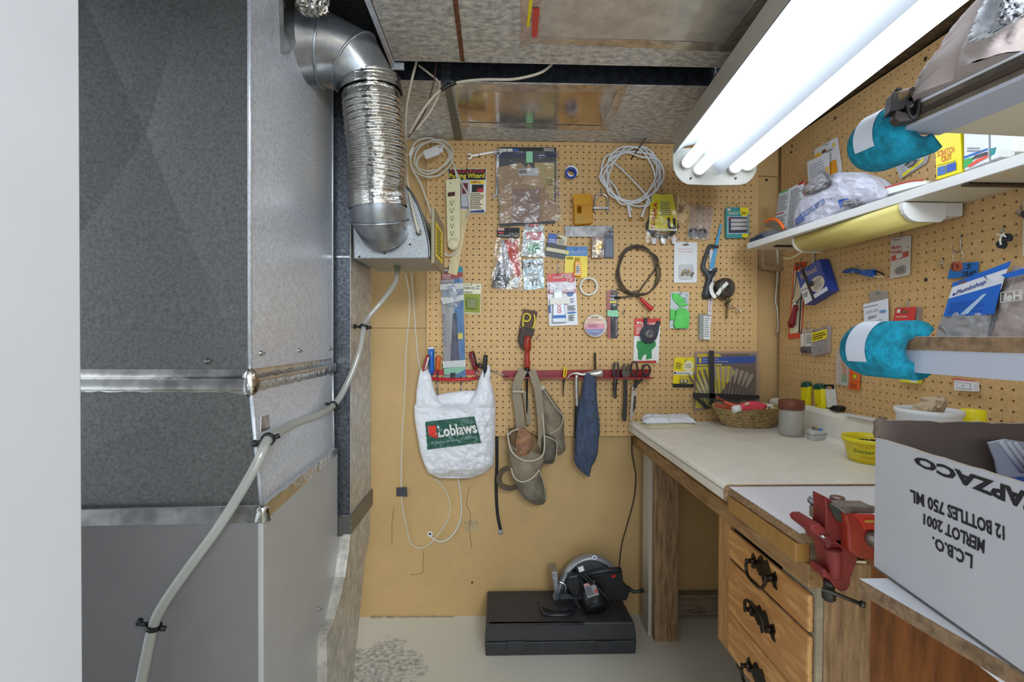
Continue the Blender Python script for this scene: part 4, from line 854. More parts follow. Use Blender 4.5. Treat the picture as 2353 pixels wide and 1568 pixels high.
# green wrapped card
t = T3('wrapped_pack', 'pack wrapped in bright green tape on a silver card', 'pack', BK, 1561, 757)
m, f = card(BK, ((1541, 671), (1583, 672), (1579, 757), (1538, 755)), 0.004, 0.001, M((196, 200, 204), 0.4), [('t', 'A', (0.84, 0.05, 0.93, 0.1), INK), ('l', 3, 0.5, 0.14, 0.95, 0.3, GREEN)], 0.02); m.build('card', t)
GT = M((96, 214, 96), 0.45, 0, 0.12, 30)
m = MB(); m.poly(f, [(0.05, 0.03), (0.4, 0.05), (0.72, 0.2), (0.75, 0.33), (1.0, 0.3), (0.9, 0.37), (0.5, 0.4), (0.1, 0.2)], 0.001, 0.006, GT); m.poly(f, [(0.3, 0.52), (0.45, 0.43), (0.8, 0.45), (1.02, 0.58), (1.0, 0.97), (0.3, 1.0), (0.18, 0.9)], 0.001, 0.016, GT); m.poly(f, [(0, 0.47), (0.28, 0.5), (0.25, 0.75), (0.0, 0.78)], 0.001, 0.008, GT); m.build('green_tape', t, bevel=0.002)
hook(BK, 1560, 663, 'peg hook through the green wrapped pack')
# mini hacksaw
t = T3('mini_hacksaw', 'grey handled mini hacksaw with blue blade', 'hacksaw', BK, 1628, 690)
m = MB(); m.poly(BK, [(1655, 514), (1659, 516), (1640, 618), (1630, 616)], 0.010, 0.0015, M((84, 164, 208), 0.4)); m.build('blade', t)['label'] = 'light blue saw blade'
m = MB(); m.poly(BK, [(1631, 575), (1638, 574), (1640, 640), (1634, 743), (1626, 742), (1629, 640)], 0.005, 0.0015, M((222, 222, 226), 0.4)); m.text(BK, 'MADE IN', [(1635, 684), (1633, 735), (1628, 735), (1630, 684)], 0.0068, RED); m.build('blade', t)['label'] = 'white spare blade'
HG = M((64, 66, 72), 0.45)
m = MB(); m.pt(BK, [(1645, 568, .012), (1632, 565, .013), (1627, 575, .014), (1617, 605, .015), (1617, 618, .016), (1626, 630, .018), (1630, 640, .018)], lambda u: 0.006+0.005*u, HG, n=10); m.span(BK, [(622, 1624, 1640, .6), (628, 1626, 1646, .9), (640, 1624, 1638, .9), (660, 1619, 1635, 1), (680, 1613, 1636, 1), (688, 1617, 1634, .6)], 0.026, 0.004, HG, 12, 18); m.pt(BK, [(1636, 624, .016), (1646, 617, .016), (1645, 625, .016)], 0.005, HG); m.lathe(BK.at(1645, 568, .006), [(0.006, 0), (0.007, 0.004), (0.007, 0.012), (0.004, 0.014)], M((44, 44, 50), 0.4), 14, (0, -1, 0)); m.build('handle', t)
# hanging clothes-line reel with chain and spring
t = T3('strap_roll', 'roll of dark strap bound with white tape hanging with chain and hook', 'strap roll', BK, 1655, 695)
m = MB(); c = BK.at(1658, 664, 0.012); m.lathe(c, [(0.020, 0), (0.041, 0.002), (0.043, 0.02), (0.040, 0.034), (0.024, 0.036), (0.016, 0.030)], M((60, 52, 46), 0.5), 26, (0.35, -1, 0.1), wob=lambda a, h: 1+0.03*sin(3*a)); m.build('strap_roll', t)
for r_ in (0.034, 0.026, 0.015):
    m = MB(); ax = Vector((0.35, -1, 0.1)).normalized(); e1 = ax.cross(Vector((0, 0, 1))).normalized(); e2 = ax.cross(e1); m.tube([c+ax*0.037+e1*r_*cos(2*PI*q/20)+e2*r_*sin(2*PI*q/20) for q in range(20)], 0.0016, M((120, 104, 86), 0.5), n=5, sub=1, closed=True); m.build('strap_edge', t)
m = MB(); m.pt(BK, [(1648, 678, .052), (1660, 662, .056), (1672, 650, .050)], 0.0085, TAPEW, n=8, flat=((0, -1, 0), 0.18)); m.pt(BK, [(1637, 650, .02), (1634, 662, .03), (1637, 675, .04), (1645, 684, .046)], 0.009, TAPEW, n=8, flat=((0, -1, 0), 0.2)); m.build('tape', t)['label'] = 'cream tape strips'
CH = M((124, 112, 88), 0.35, 0.9, 0.4, 60); random.seed(4)
for k in range(12):
    m = MB(); x, y = 1667+random.uniform(-7, 10), 683+k*1.5; a = random.random()*PI; p = BK.at(x, y, .02+.008*random.random()); d1 = Vector((cos(a), 0, sin(a))); d2 = Vector((-sin(a)*.5, -.6, cos(a)*.5))
    m.tube([p+d1*0.007*cos(2*PI*q/10)+d2*0.004*sin(2*PI*q/10) for q in range(10)], 0.0013, CH, n=5, sub=1, closed=True); m.build('chain_link', t)
m = MB(); m.tube([BK.at(1670+3.2*cos(q*1.05), 692+q*0.62, .02+.006*sin(q*1.05)) for q in range(66)], 0.0011, CH, n=5, sub=1); m.build('spring', t)
m = MB(); m.pt(BK, [(1676, 700, .02), (1678, 708, .02), (1690, 708, .02), (1694, 714, .02), (1698, 719, .02), (1702, 712, .02), (1701, 708, .02)], 0.0022, CHROME, n=7); m.build('hook', t)
# small packet
t = T3('small_pack', 'narrow clear packet with white label below the hacksaw handle', 'pack', BK, 1616, 783)
m = MB(); f = sub(BK, (1604, 721), (1630, 724), (1629, 782), (1604, 781), off=0.004); m.poly(f, rr(0, 0, 1, 1, 0.05), 0, 0.012, clear((220, 222, 214), 0.2, 0.12, 0.2, 30, 0.35)); m.build('blister', t, bevel=0.002)
m = MB(); m.poly(f, rr(0.38, 0.08, 0.98, 0.98), 0.0125, 0.0008, PAPER); deco(m, f, [('l', 9, 0.45, 0.12, 0.92, 0.9, GREYINK)], 0.0133); m.build('paper_label', t)
m = MB(); m.poly(f, rr(0.08, 0.06, 0.34, 0.7), 0.002, 0.008, M((90, 140, 140), 0.4)); m.build('insert', t)
hook(BK, 1614, 711, 'small brass hook above the narrow clear packet', 0.02, BRASS)
# drill bit card
t = T3('drill_bit_pack', 'narrow black and red drill bit pack with green tape band', 'pack', BK, 1407, 778)
m, f = card(BK, ((1394, 667), (1419, 668), (1419, 777), (1395, 778)), 0.004, 0.002, M((40, 42, 48), 0.4), [('r', 0.0, 0.0, 0.32, 1, M((196, 110, 100), 0.4)), ('l', 20, 0.02, 0.02, 0.34, 0.98, M((120, 50, 46), 0.4)), ('e', 0.62, 0.06, 0.2, 0.02, M((160, 120, 80), 0.6)), ('t', 'TWIST', (0.3, 0.1, 0.8, 0.13), PAPER, 0.02), ('t', 'HSS', (0.3, 0.16, 0.9, 0.22), PAPER, 0.03), ('r', 0.25, 0.23, 0.9, 0.265, YEL), ('t', '1/8"', (0.55, 0.28, 0.85, 0.33), PAPER, 0.02), ('t', 'DRILL BIT FORET', [(0.9, 0.95), (0.9, 0.6), (0.8, 0.6), (0.8, 0.95)], PAPER)], 0.02); m.build('card', t)
m = MB(); m.tube([f.at(0.5, 0.35, .005), f.at(0.48, 0.85, .005)], 0.002, STEEL, sub=1); m.build('drill_bit', t)
m = MB(); m.poly(f, [(0, 0.42), (1.02, 0.42), (1.02, 0.56), (0, 0.54)], 0.0075, 0.0006, GTAPE); m.build('tape', t)['label'] = 'mint green tape band'
hook(BK, 1406, 663, 'peg hook through the drill bit pack')
# round tin
t = T3('round_tin', 'flat round tin with pink and blue printed lid on the board', 'tin', BK, 1367, 775)
c = BK.at(1367, 749, 0.004); m = MB(); m.lathe(c, [(0.046, 0), (0.048, 0.003), (0.048, 0.014), (0.045, 0.017)], M((224, 214, 206), 0.35), 36, (0, -1, 0)); m.build('tin', t)
f = sub(BK, (1341, 723), (1392, 723), (1392, 775), (1341, 775), off=0.0212)
m = MB(); m.flat(f, el(0.5, 0.5, 0.46, 0.46, 30), 0, M((232, 206, 176), 0.4)); deco(m, f, [('p', el(0.5, 0.5, 0.45, 0.45, 20, 8, 172), M((130, 140, 180), 0.4)), ('p', [(0.06, 0.4), (0.94, 0.4), (0.94, 0.64), (0.06, 0.64)], M((226, 150, 170), 0.4)), ('r', 0.34, 0.09, 0.66, 0.17, M((120, 110, 80), 0.4)), ('t', 'KESTER', (0.37, 0.105, 0.63, 0.155), CREAM), ('r', 0.15, 0.22, 0.84, 0.26, M((220, 130, 150), 0.4)), ('t', 'Rosin Core', (0.18, 0.33, 0.5, 0.38), INK), ('l', 3, 0.2, 0.44, 0.7, 0.58, M((150, 90, 110), 0.4)), ('t', 'SOLDER', (0.25, 0.7, 0.72, 0.77), M((200, 210, 230), 0.4)), ('t', '16 oz', (0.4, 0.82, 0.6, 0.87), M((214, 80, 90), 0.4))], 0); m.build('printed_lid', t)
for x, y, lb in ((1434, 714, 'tiny wing hook on the board under the drain snake'), (1236, 772, 'small bent hook on the board right of the leather holster')):
    m = MB(); m.pt(BK, [(x, y, -.002), (x, y, .012), (x-3, y+4, .016), (x-1, y+8, .012), (x+3, y+3, .01), (x+2, y-4, .01)], 0.0011, STEEL, n=6); single(m, 'peg_hook', lb, 'hook', 'wire hooks plugged into the pegboards')
# flapper card
t = T3('flapper_pack', 'red and green carded pack with a black rubber toilet flapper', 'pack', BK, 1487, 835)
m, f = card(BK, ((1458, 732), (1518, 732), (1513, 834), (1455, 833)), 0.004, 0.001, M((232, 230, 224), 0.4), [('r', 0, 0, 1, 0.16, M((206, 50, 40), 0.4)), ('e', 0.14, 0.1, 0.05, 0.03, PAPER), ('t', 'Plumb comber', (0.22, 0.08, 0.95, 0.14), PAPER, 0.02), ('r', 0.0, 0.17, 0.3, 0.4, M((214, 70, 60), 0.4)), ('l', 4, 0.08, 0.2, 0.4, 0.36, PAPER), ('p', [(0.12, 0.52), (0.3, 0.5), (0.84, 0.52), (0.86, 0.62), (0.7, 0.72), (0.72, 0.9), (0.5, 0.93), (0.5, 0.8), (0.38, 0.84), (0.3, 0.95), (0.18, 0.92), (0.16, 0.72), (0.1, 0.64)], M((40, 140, 72), 0.4)), ('p', [(0.05, 0.97), (0.9, 0.95), (0.9, 1), (0.05, 1)], RED)], 0.02); m.build('card', t)
m = MB(); m.poly(BK, [(1481, 730), (1487, 730), (1488, 746), (1506, 748), (1511, 737), (1518, 739), (1512, 770), (1508, 780), (1499, 789), (1485, 789), (1474, 780), (1471, 768), (1475, 756), (1482, 747)], 0.014, 0.008, M((34, 36, 52), 0.45)); m.build('flapper', t, bevel=0.002)
m = MB(); m.lathe(BK.at(1491, 768, 0.022), [(0.023, 0), (0.022, 0.008), (0.014, 0.016), (0.008, 0.018), (0.007, 0.010)], M((110, 108, 110), 0.3, 0.3), 22, (0, -1, 0)); m.build('valve_cone', t)
hook(BK, 1487, 720, 'hook above the red and green flapper pack', 0.035, BRASS)
# leather holster with yellow-handled snips
t = T3('tool_holster', 'worn brown leather belt holster hanging tilted on the board', 'holster', BK, 1213, 806)
LEA = M((74, 58, 48), 0.6, 0, 0.35, 30); LEA2 = M((112, 76, 52), 0.6, 0, 0.45, 18)
m = MB(); m.poly(BK, [(1203, 710), (1235, 716), (1234, 726), (1222, 768), (1212, 800), (1204, 805), (1196, 800), (1190, 780), (1195, 745)], 0.004, 0.004, LEA2); m.build('back_panel', t, bevel=0.001)
m = MB(); m.poly(BK, [(1197, 751), (1230, 757), (1222, 778), (1212, 802), (1203, 805), (1195, 798), (1190, 780)], 0.010, 0.016, LEA); m.build('pocket', t, bevel=0.004)
for x, y in ((1197, 753), (1191, 778), (1193, 794), (1201, 804), (1229, 759)): m = MB(); m.lathe(BK.at(x, y, .026), [(0.0025, 0), (0.002, 0.0016)], CHROME, 8, (0, -1, 0)); m.build('rivet', t)
t = T3('snips', 'snips with yellow looped handles stuck in the leather holster', 'snips', BK, 1212, 757, 0.01)
m = MB(); m.pt(BK, [(1202, 752, .012), (1202, 735, .014), (1204, 724, .016), (1211, 721, .016), (1218, 726, .016), (1217, 735, .016), (1209, 739, .016), (1204, 736, .016)], 0.0035, M((226, 206, 70), 0.4), n=8); m.build('handle', t)
m = MB(); m.pt(BK, [(1227, 723, .014), (1229, 732, .014), (1228, 745, .014), (1223, 757, .012)], 0.0035, M((226, 206, 70), 0.4), n=8); m.build('handle', t)
# long brown/blue packed snips
t = T3('saw_pack', 'long narrow blue and brown pack of a grey handled cutter bound with white tape', 'pack', BK, 1043, 868)
m, f = card(BK, ((1013, 616), (1063, 613), (1070, 866), (1022, 869)), 0.006, 0.002, M((196, 190, 184), 0.4), [('r', 0, 0, 0.62, 0.05, M((82, 66, 62), 0.5)), ('r', 0.62, 0, 1, 0.06, M((20, 130, 150), 0.4)), ('t', 'RIPSTA', (0.04, 0.015, 0.34, 0.035), PAPER, 0.02), ('r', 0, 0.05, 1, 0.11, M((150, 56, 50), 0.45)), ('t', 'THREE TINES', (0.05, 0.065, 0.45, 0.08), PAPER), ('t', 'TROIS DENTS', (0.05, 0.085, 0.45, 0.1), PAPER), ('p', [(0.6, 0.11), (1, 0.11), (1, 1), (0.5, 1), (0.55, 0.5)], M((20, 110, 170), 0.4)), ('p', [(0.0, 0.11), (0.5, 0.11), (0.4, 0.2), (0.3, 0.6), (0.5, 1), (0, 1)], M((170, 160, 156), 0.4)), ('t', 'BOLT CUTTER-PLIERS', [(0.02, 0.42), (0.02, 0.72), (0.12, 0.72), (0.12, 0.42)], INK, 0.0)], 0.0); m.build('card', t)
m = MB(); fr = sub(f, (0.3, 0.42), (0.85, 0.42), (0.9, 0.92), (0.2, 0.92), off=0.002); m.span(fr, [(0, .35, .65, .6), (.3, .25, .7, .9), (.7, .15, .75, 1), (1, .1, .85, .9)], 0.018, 0, M((58, 62, 84), 0.45), 12, 20); m.build('tool_handle', t)
m = MB(); m.span(f, [(.14, .1, .9, .6), (.18, .05, 1, 1), (.24, .05, 1, 1), (.32, .1, .95, .8), (.36, .3, .8, .5)], 0.02, 0.003, clear((214, 222, 230), 0.35, 0.12, 1.0, 50, 0.4), 14, 20, (0.006, 6.0)); m.build('wrapped_head', t)
m = MB(); m.poly(f, rr(0.72, 0.6, 0.72+0.22, 0.655), 0.021, 0.0005, YEL); m.build('price_sticker', t)
for a, b_, s_ in ((0.155, 0.205, 0), (0.275, 0.32, 0.015), (0.845, 0.905, 0)):
    m = MB(); m.poly(f, [(-0.03, a), (1.02, a-s_), (1.02, b_-s_), (-0.03+s_*6, b_+s_)], 0.0225, 0.0008, TAPEW); m.build('tape', t)['label'] = 'white masking tape band'
m = MB(); m.poly(f, [(0, 0.91), (1.0, 0.905), (1.0, 0.93), (0.6, 0.97), (0.0, 0.965)], 0.0215, 0.0012, GTAPE); m.build('tape', t)['label'] = 'mint green tape'
m = MB(); m.patch(f, [(0, 0.1), (1, 0.1), (1, 1), (0, 1)], lambda u, v: 0.0245+0.002*noise.noise(Vector((u*4, v*16, 1))), clear((232, 234, 238), 0.14, 0.1, 0.4, 30, 0.04), 8, 30); m.build('film', t, recalc=False)
t = T3('binder_clip', 'small black spring clip at the foot of the long blue pack', 'clip', BK, 1041, 875)
m = MB(); m.poly(BK, [(1034, 858), (1047, 857), (1044, 866), (1036, 867)], 0.030, 0.006, BLACK); m.pt(BK, [(1037, 865, .034), (1036, 873, .034), (1040, 872, .034)], 0.0016, BLACK); m.pt(BK, [(1043, 864, .034), (1045, 872, .034)], 0.0016, BLACK); m.build('clip_body', t)
# screw eyes card
t = T3('screw_pack', 'green and cream carded pack of outlet screws beside the long blue pack', 'pack', BK, 1085, 722)
m, f = card(BK, ((1065, 651), (1106, 653), (1104, 722), (1066, 720)), 0.004, 0.001, M((228, 224, 196), 0.5), [('r', 0.03, 0.34, 0.97, 0.97, M((140, 148, 36), 0.5)), ('t', 'SCREW FITS', (0.03, 0.12, 0.66, 0.2), INK, 0.02), ('t', 'Outlets &', (0.03, 0.26, 0.5, 0.32), INK, 0.02), ('l', 2, 0.72, 0.04, 0.95, 0.2, GREYINK), ('r', 0.04, 0.05, 0.35, 0.07, M((140, 148, 36), 0.5))], 0.0); m.build('card', t)
m = MB(); m.poly(f, rr(0.18, 0.5, 0.78, 0.84, 0.06), 0.001, 0.016, clear((196, 204, 120), 0.2, 0.1, 0.1, 30, 0.2)); m.build('blister', t, bevel=0.002)
m = MB(); m.tube([f.at(0.34, 0.66, .01), f.at(0.38, 0.56, .01), f.at(0.42, 0.66, .01)], 0.0014, CHROME, sub=2, n=6); m.build('screw', t)
hook(BK, 1085, 642, 'peg hook above the green screw pack')
# spade bit set
t = T3('spade_bit_set', 'clear case of fanned spade drill bits on a blue and yellow card', 'drill bit set', BK, 1668, 945)
m = MB(); f = sub(BK, (1596, 808), (1743, 808), (1745, 925), (1592, 945), off=0.004); m.poly(f, rr(0, 0, 1, 1, 0.02), 0, 0.003, M((176, 150, 130), 0.4)); m.build('backing', t)
m, f2 = card(BK, ((1602, 814), (1737, 813), (1737, 925), (1597, 938)), 0.0075, 0.001, M((120, 104, 92), 0.4), [('p', [(0, 0), (0.36, 0), (0.42, 0.05), (0.42, 0.22), (0, 0.22)], YEL), ('r', 0.0, 0.055, 0.985, 0.19, M((20, 84, 190), 0.4)), ('r', 0.03, 0.07, 0.075, 0.17, YEL), ('t', '13 pc Spade Bit Set', (0.1, 0.08, 0.36, 0.12), PAPER, 0.02), ('t', 'Jeu de 13 meches a bois assorties', (0.1, 0.13, 0.52, 0.165), PAPER, 0.02), ('t', 'A255537', (0.88, 0.015, 0.97, 0.035), PAPER, 0.02), ('p', [(0, 0.24), (0.56, 0.24), (0.64, 0.36), (0.5, 0.6), (0.32, 0.9), (0.36, 1), (0, 1)], M((238, 222, 40), 0.4)), ('p', [(0.02, 0.52), (0.12, 0.45), (0.42, 0.8), (0.3, 0.95), (0.02, 0.8)], M((232, 222, 150), 0.4))], 0.0); m.build('card', t)
for k in range(13):
    u = k/12; a = math.radians(-30+56*u); bx, by = 1660+40*(u-.5), 960; L1 = 60+6*sin(PI*u); L2 = 118-14*abs(u-.45); w = 2.0+2.6*u
    tx, ty = bx+sin(a)*L1*1.0, by-cos(a)*L1; hx, hy = bx+sin(a)*L2, by-cos(a)*L2; nx, ny = cos(a), sin(a); dx, dy = sin(a), -cos(a)
    s0 = (bx+dx*32, by+dy*32); m = MB(); m.tube([BK.at(s0[0], s0[1], .014), BK.at(tx+dx*16, ty+dy*16, .014)], 0.0022, STEEL, sub=1, n=6)
    m.poly(BK, [(tx+dx*14-nx, ty+dy*14-ny), (hx-nx*w-dx*14, hy-ny*w-dy*14), (hx-nx*w, hy-ny*w), (hx-nx, hy-ny), (hx+dx*5, hy+dy*5), (hx+nx, hy+ny), (hx+nx*w, hy+ny*w), (hx+nx*w-dx*14, hy+ny*w-dy*14), (tx+dx*14+nx, ty+dy*14+ny)], 0.012, 0.002, M((206, 196, 182), 0.3, 0.4) if k > 3 else STEEL); m.build('spade_bit', t)
m = MB(); m.patch(BK, [(1598, 808), (1743, 808), (1745, 925), (1592, 945)], lambda u, v: 0.024, clear((236, 232, 230), 0.10, 0.1, 0.3, 10, 0.04), 8, 8); m.build('cover', t, recalc=False)
BT = M((44, 44, 46), 0.5)
for q in ([(1629, 806), (1641, 806), (1643, 930), (1631, 932)], [(1592, 903), (1745, 909), (1745, 918), (1592, 914)], [(1594, 914), (1606, 914), (1634, 938), (1622, 941)]):
    m = MB(); m.poly(BK, q, 0.026, 0.001, BT); m.build('elastic_band', t)['label'] = 'flat black elastic band'
# yellow small card
t = T3('hardware_pack', 'small yellow and white carded pack of metal feet left of the spade bits', 'pack', BK, 1570, 892)
m, f = card(BK, ((1550, 822), (1597, 822), (1592, 891), (1545, 890)), 0.003, 0.001, YEL, [('l', 4, 0.08, 0.16, 0.42, 0.38, INK), ('e', 0.7, 0.28, 0.25, 0.18, M((236, 228, 180), 0.5)), ('l', 4, 0.52, 0.2, 0.9, 0.36, GREYINK), ('r', 0, 0.46, 1, 0.58, PAPER), ('t', 'Canadian Home', (0.14, 0.49, 0.8, 0.55), INK, 0.01), ('e', 0.07, 0.52, 0.05, 0.035, INK), ('r', 0.0, 0.88, 1, 1, INK)], 0.0); m.build('card', t)
for x in (0.42, 0.6): m = MB(); m.lathe(f.at(x, 0.8, .004), [(0.009, 0), (0.008, 0.008), (0.004, 0.01)], CHROME, 12, (0, -1, 0.3)); m.build('metal_foot', t)
m = MB(); m.poly(f, rr(0.3, 0.62, 0.84, 0.9, 0.08), 0.001, 0.014, clear((240, 240, 230), 0.2, 0.1, 0.1, 30, 0.05)); m.build('blister', t, bevel=0.002)
hook(BK, 1572, 816, 'peg hook above the small yellow hardware pack')

# ---------------------------------------------------------------- red tool racks and what they hold
REDP = M((188, 26, 40), 0.35)
t = T3('tool_rack', 'red plastic tool holder bar on the left with rounded front', 'tool rack', BK, 1042, 872)
m = MB(); f = PY(YB); m.poly(BK, rr(985, 850, 1100, 862, 2), 0.0, 0.006, REDP); m.build('back_plate', t)
m = MB(); vs = [BK.at(986, 868, .006), BK.at(1000, 871, .03), BK.at(1042, 873, .042), BK.at(1085, 871, .03), BK.at(1099, 866, .006)]; m.tube(vs, 0.0065, REDP, n=8, sub=6); m.build('front_rail', t)
t = T3('tool_rack', 'long red metal tool rack strip on the right with paint-chipped shelf lip', 'tool rack', BK, 1322, 872)
RM = M((160, 24, 34), 0.35, 0, 0.2, 20); m = MB(); m.poly(BK, [(1154, 852), (1494, 849), (1493, 868), (1158, 869), (1152, 863)], 0.0, 0.003, RM); a, b = BK.at(1158, 869).x, BK.at(1493, 868).x; zz = BK.at(1300, 868, 0.002).z
m.build('back_plate', t)
m = MB(); m.box(a, YB-0.045, zz-0.001, b, YB-0.003, zz+0.002, M((196, 110, 120), 0.4, 0, 0.5, 14)); m.box(a, YB-0.046, zz-0.001, b, YB-0.044, zz+0.005, RM); m.build('slotted_shelf', t)
def screwdriver(name, label, cat, top, bot, r, col, shaft=None, off=0.025, stripe=None, cap=None, sh_r=0.003, lab=None):
    t = T3(name, label, cat, BK, bot[0], bot[1], off); m = MB(); a, b = BK.at(top[0], top[1], off), BK.at(bot[0], bot[1], off); L = (b-a).length; ax = (b-a).normalized()
    m.lathe(a, [(r*0.7, 0), (r, 0.004), (r, L*0.35), (r*0.88, L*0.6), (r, L*0.8), (r*0.6, L)], col, 12, tuple(ax), wob=lambda th, h: 1-0.07*(0.5+0.5*cos(6*th))); m.build('handle', t)
    if stripe:
        m = MB(); s_ = ax.cross(Vector((0, -1, 0))).normalized(); m.tube([a+ax*L*0.1-s_*r*0.5-Vector((0, r*.75, 0)), a+ax*L*0.8-s_*r*0.5-Vector((0, r*.75, 0))], r*0.3, stripe, sub=1, n=6); m.build('grip_stripe', t)
    if cap: m = MB(); m.lathe(a-ax*0.002, [(r*0.6, -0.002), (r*0.95, 0), (r*0.95, 0.007)], cap, 12, tuple(ax)); m.build('end_cap', t)
    if shaft: m = MB(); m.tube([b-ax*0.004, BK.at(shaft[0], shaft[1], off)], sh_r, STEEL, sub=1, n=8); m.build('shaft', t)
screwdriver('screwdriver', 'leftmost screwdriver with red and black handle in red holder', 'screwdriver', (984, 817), (973, 856), 0.010, M((150, 40, 34), 0.35), (966, 880), stripe=WHITE, off=0.03)
screwdriver('screwdriver', 'fat blue screwdriver with white end cap standing in red holder', 'screwdriver', (991, 800), (992, 860), 0.0135, M((24, 96, 180), 0.3), (993, 900), cap=WHITE, off=0.018)
screwdriver('screwdriver', 'orange handled screwdriver left of the long blue pack', 'screwdriver', (1008, 818), (1006, 852), 0.0105, M((206, 92, 30), 0.35), (1006, 935), off=0.018)
screwdriver('screwdriver', 'screwdriver with ribbed dark red handle leaning right of the blue pack', 'screwdriver', (1083, 808), (1094, 850), 0.013, M((122, 28, 34), 0.3), (1060, 1000) if False else (1099, 872), stripe=BLACK, off=0.022)
screwdriver('screwdriver', 'black handled screwdriver rising through the white bag handle', 'screwdriver', (1116, 816), (1114, 856), 0.0095, BLACK, (1110, 900), off=0.05)
m = MB(); m.pt(BK, [(1060, 866, .014), (1060, 930, .014)], 0.0022, STEEL, sub=1); single(m, 'rod', 'thin steel shaft below the left red tool holder', 'rod')
t = T3('screwdriver', 'long steel shafted tool leaning right from the left red holder', 'screwdriver', BK, 1150, 862, 0.02); m = MB(); m.tube([BK.at(1098, 838, .02), BK.at(1110, 844, .02)], 0.009, M((70, 56, 48), 0.4), sub=1); m.build('handle', t)
m = MB(); m.tube([BK.at(1110, 844, .02), BK.at(1150, 860, .02), BK.at(1176, 870, .02)], 0.0022, STEEL, sub=1); m.build('shaft', t)
# red handled driver
t = T3('push_screwdriver', 'tall red wooden handled push screwdriver standing in red rack', 'screwdriver', BK, 1211, 1000, 0.03)
p = BK.at(1212, 771, 0.035); m = MB(); px_ = 0.001816
m.lathe(p, [(0.006, 0), (0.0135, 0.004), (0.0150, 0.02), (0.0160, 0.055), (0.0105, 0.063), (0.0095, 0.085), (0.0125, 0.115), (0.0115, 0.118), (0.0125, 0.122), (0.0115, 0.126), (0.010, 0.136)], M((176, 52, 30), 0.35, 0, 0.25, 30), 18, (0, 0, -1)); m.build('handle', t)['label'] = 'worn red wooden handle'
m = MB(); m.lathe(BK.at(1211, 845, 0.035), [(0.010, 0), (0.012, 0.006), (0.012, 0.02), (0.008, 0.03), (0.0042, 0.034), (0.0042, 0.20)], M((44, 40, 40), 0.4, 0.6), 14, (0, 0, -1)); m.build('shaft', t)
# yellow side cutters
t = T3('slim_pliers', 'slim pliers with yellow handles in the red rack', 'pliers', BK, 1296, 912, 0.03)
m = MB(); m.pt(BK, [(1298, 842, .03), (1296, 855, .03), (1295, 868, .03)], 0.0035, YEL); m.pt(BK, [(1302, 846, .026), (1301, 858, .026), (1298, 870, .03)], 0.003, YEL); m.build('handle', t)
m = MB(); m.pt(BK, [(1297, 868, .03), (1295, 885, .03), (1294, 912, .03)], lambda u: 0.005-0.0035*u, DKSTEEL); m.build('jaws', t)
# hammer
t = T3('claw_hammer', 'steel claw hammer hooked over the red rack with dark grip', 'hammer', BK, 1326, 1000, 0.045)
m = MB(); HH = M((206, 200, 190), 0.3, 0.8, 0.1, 30); m.pt(BK, [(1303, 870, .05), (1312, 861, .05), (1324, 858, .05), (1336, 861, .05), (1345, 860, .05)], lambda u: 0.003+0.007*u, HH, n=12, flat=((0, 0, 1), 0.8)); m.lathe(BK.at(1345, 860, .05), [(0.008, 0), (0.0095, 0.01), (0.012, 0.02), (0.0165, 0.045), (0.018, 0.066), (0.016, 0.07)], HH, 16, (1, 0, 0.05)); m.build('head', t)
m = MB(); m.pt(BK, [(1325, 862, .05), (1325, 900, .045), (1327, 936, .04)], 0.0075, HH, n=8, flat=((0, -1, 0), 0.6)); m.build('shaft', t)
m = MB(); m.pt(BK, [(1327, 934, .04), (1326, 960, .035), (1325, 1008, .03)], 0.0105, M((30, 32, 38), 0.5), n=10); m.build('grip', t)
t = T3('punch', 'dark steel punch standing upright behind the hammer head', 'punch', BK, 1368, 886, 0.02); m = MB(); m.pt(BK, [(1367, 811, .022), (1368, 850, .022), (1370, 870, .022)], 0.0045, M((70, 58, 50), 0.5, 0.6), sub=1, n=6); m.build('body', t); m = MB(); m.pt(BK, [(1369, 868, .022), (1371, 888, .022)], 0.002, DKSTEEL, sub=1); m.build('point', t)
# pliers, adjustable wrench, scissors
t = T3('pliers', 'dark slim pliers hanging in the red rack left of adjustable wrench', 'pliers', BK, 1414, 916, 0.03)
m = MB(); m.pt(BK, [(1413, 833, .03), (1410, 850, .03), (1413, 872, .03)], 0.0045, DKG); m.pt(BK, [(1419, 833, .03), (1421, 850, .03), (1417, 872, .03)], 0.0045, DKG); m.build('handle', t)
m = MB(); m.pt(BK, [(1415, 870, .03), (1413, 892, .03), (1414, 915, .03)], lambda u: 0.009-0.003*u, DKSTEEL, flat=((0, -1, 0), 0.5)); m.build('jaws', t)
t = T3('adjustable_wrench', 'large dark adjustable wrench hanging by its head in the red rack', 'wrench', BK, 1436, 970, 0.03)
m = MB(); m.poly(BK, [(1429, 848), (1434, 836), (1438, 836), (1437, 850), (1441, 852), (1443, 836), (1449, 842), (1450, 856), (1445, 868), (1441, 874), (1434, 872), (1429, 862)], 0.026, 0.012, M((96, 90, 84), 0.35, 0.9)); m.poly(BK, el(1446, 851, 2, 2, 10), 0.038, 0.001, BLACK); m.build('head', t, bevel=0.0015)
m = MB(); m.poly(BK, [(1434, 872), (1442, 872), (1442, 920), (1440, 966), (1437, 970), (1432, 968), (1430, 960), (1433, 920)], 0.028, 0.008, M((74, 68, 62), 0.4, 0.8)); m.poly(BK, [(1436, 876), (1440, 876), (1439, 955), (1434, 955)], 0.036, 0.0008, M((40, 36, 34), 0.5)); m.build('handle', t, bevel=0.0015)
t = T3('scissors', 'long tailor scissors with black handles and silver blades in rack', 'scissors', BK, 1453, 966, 0.035)
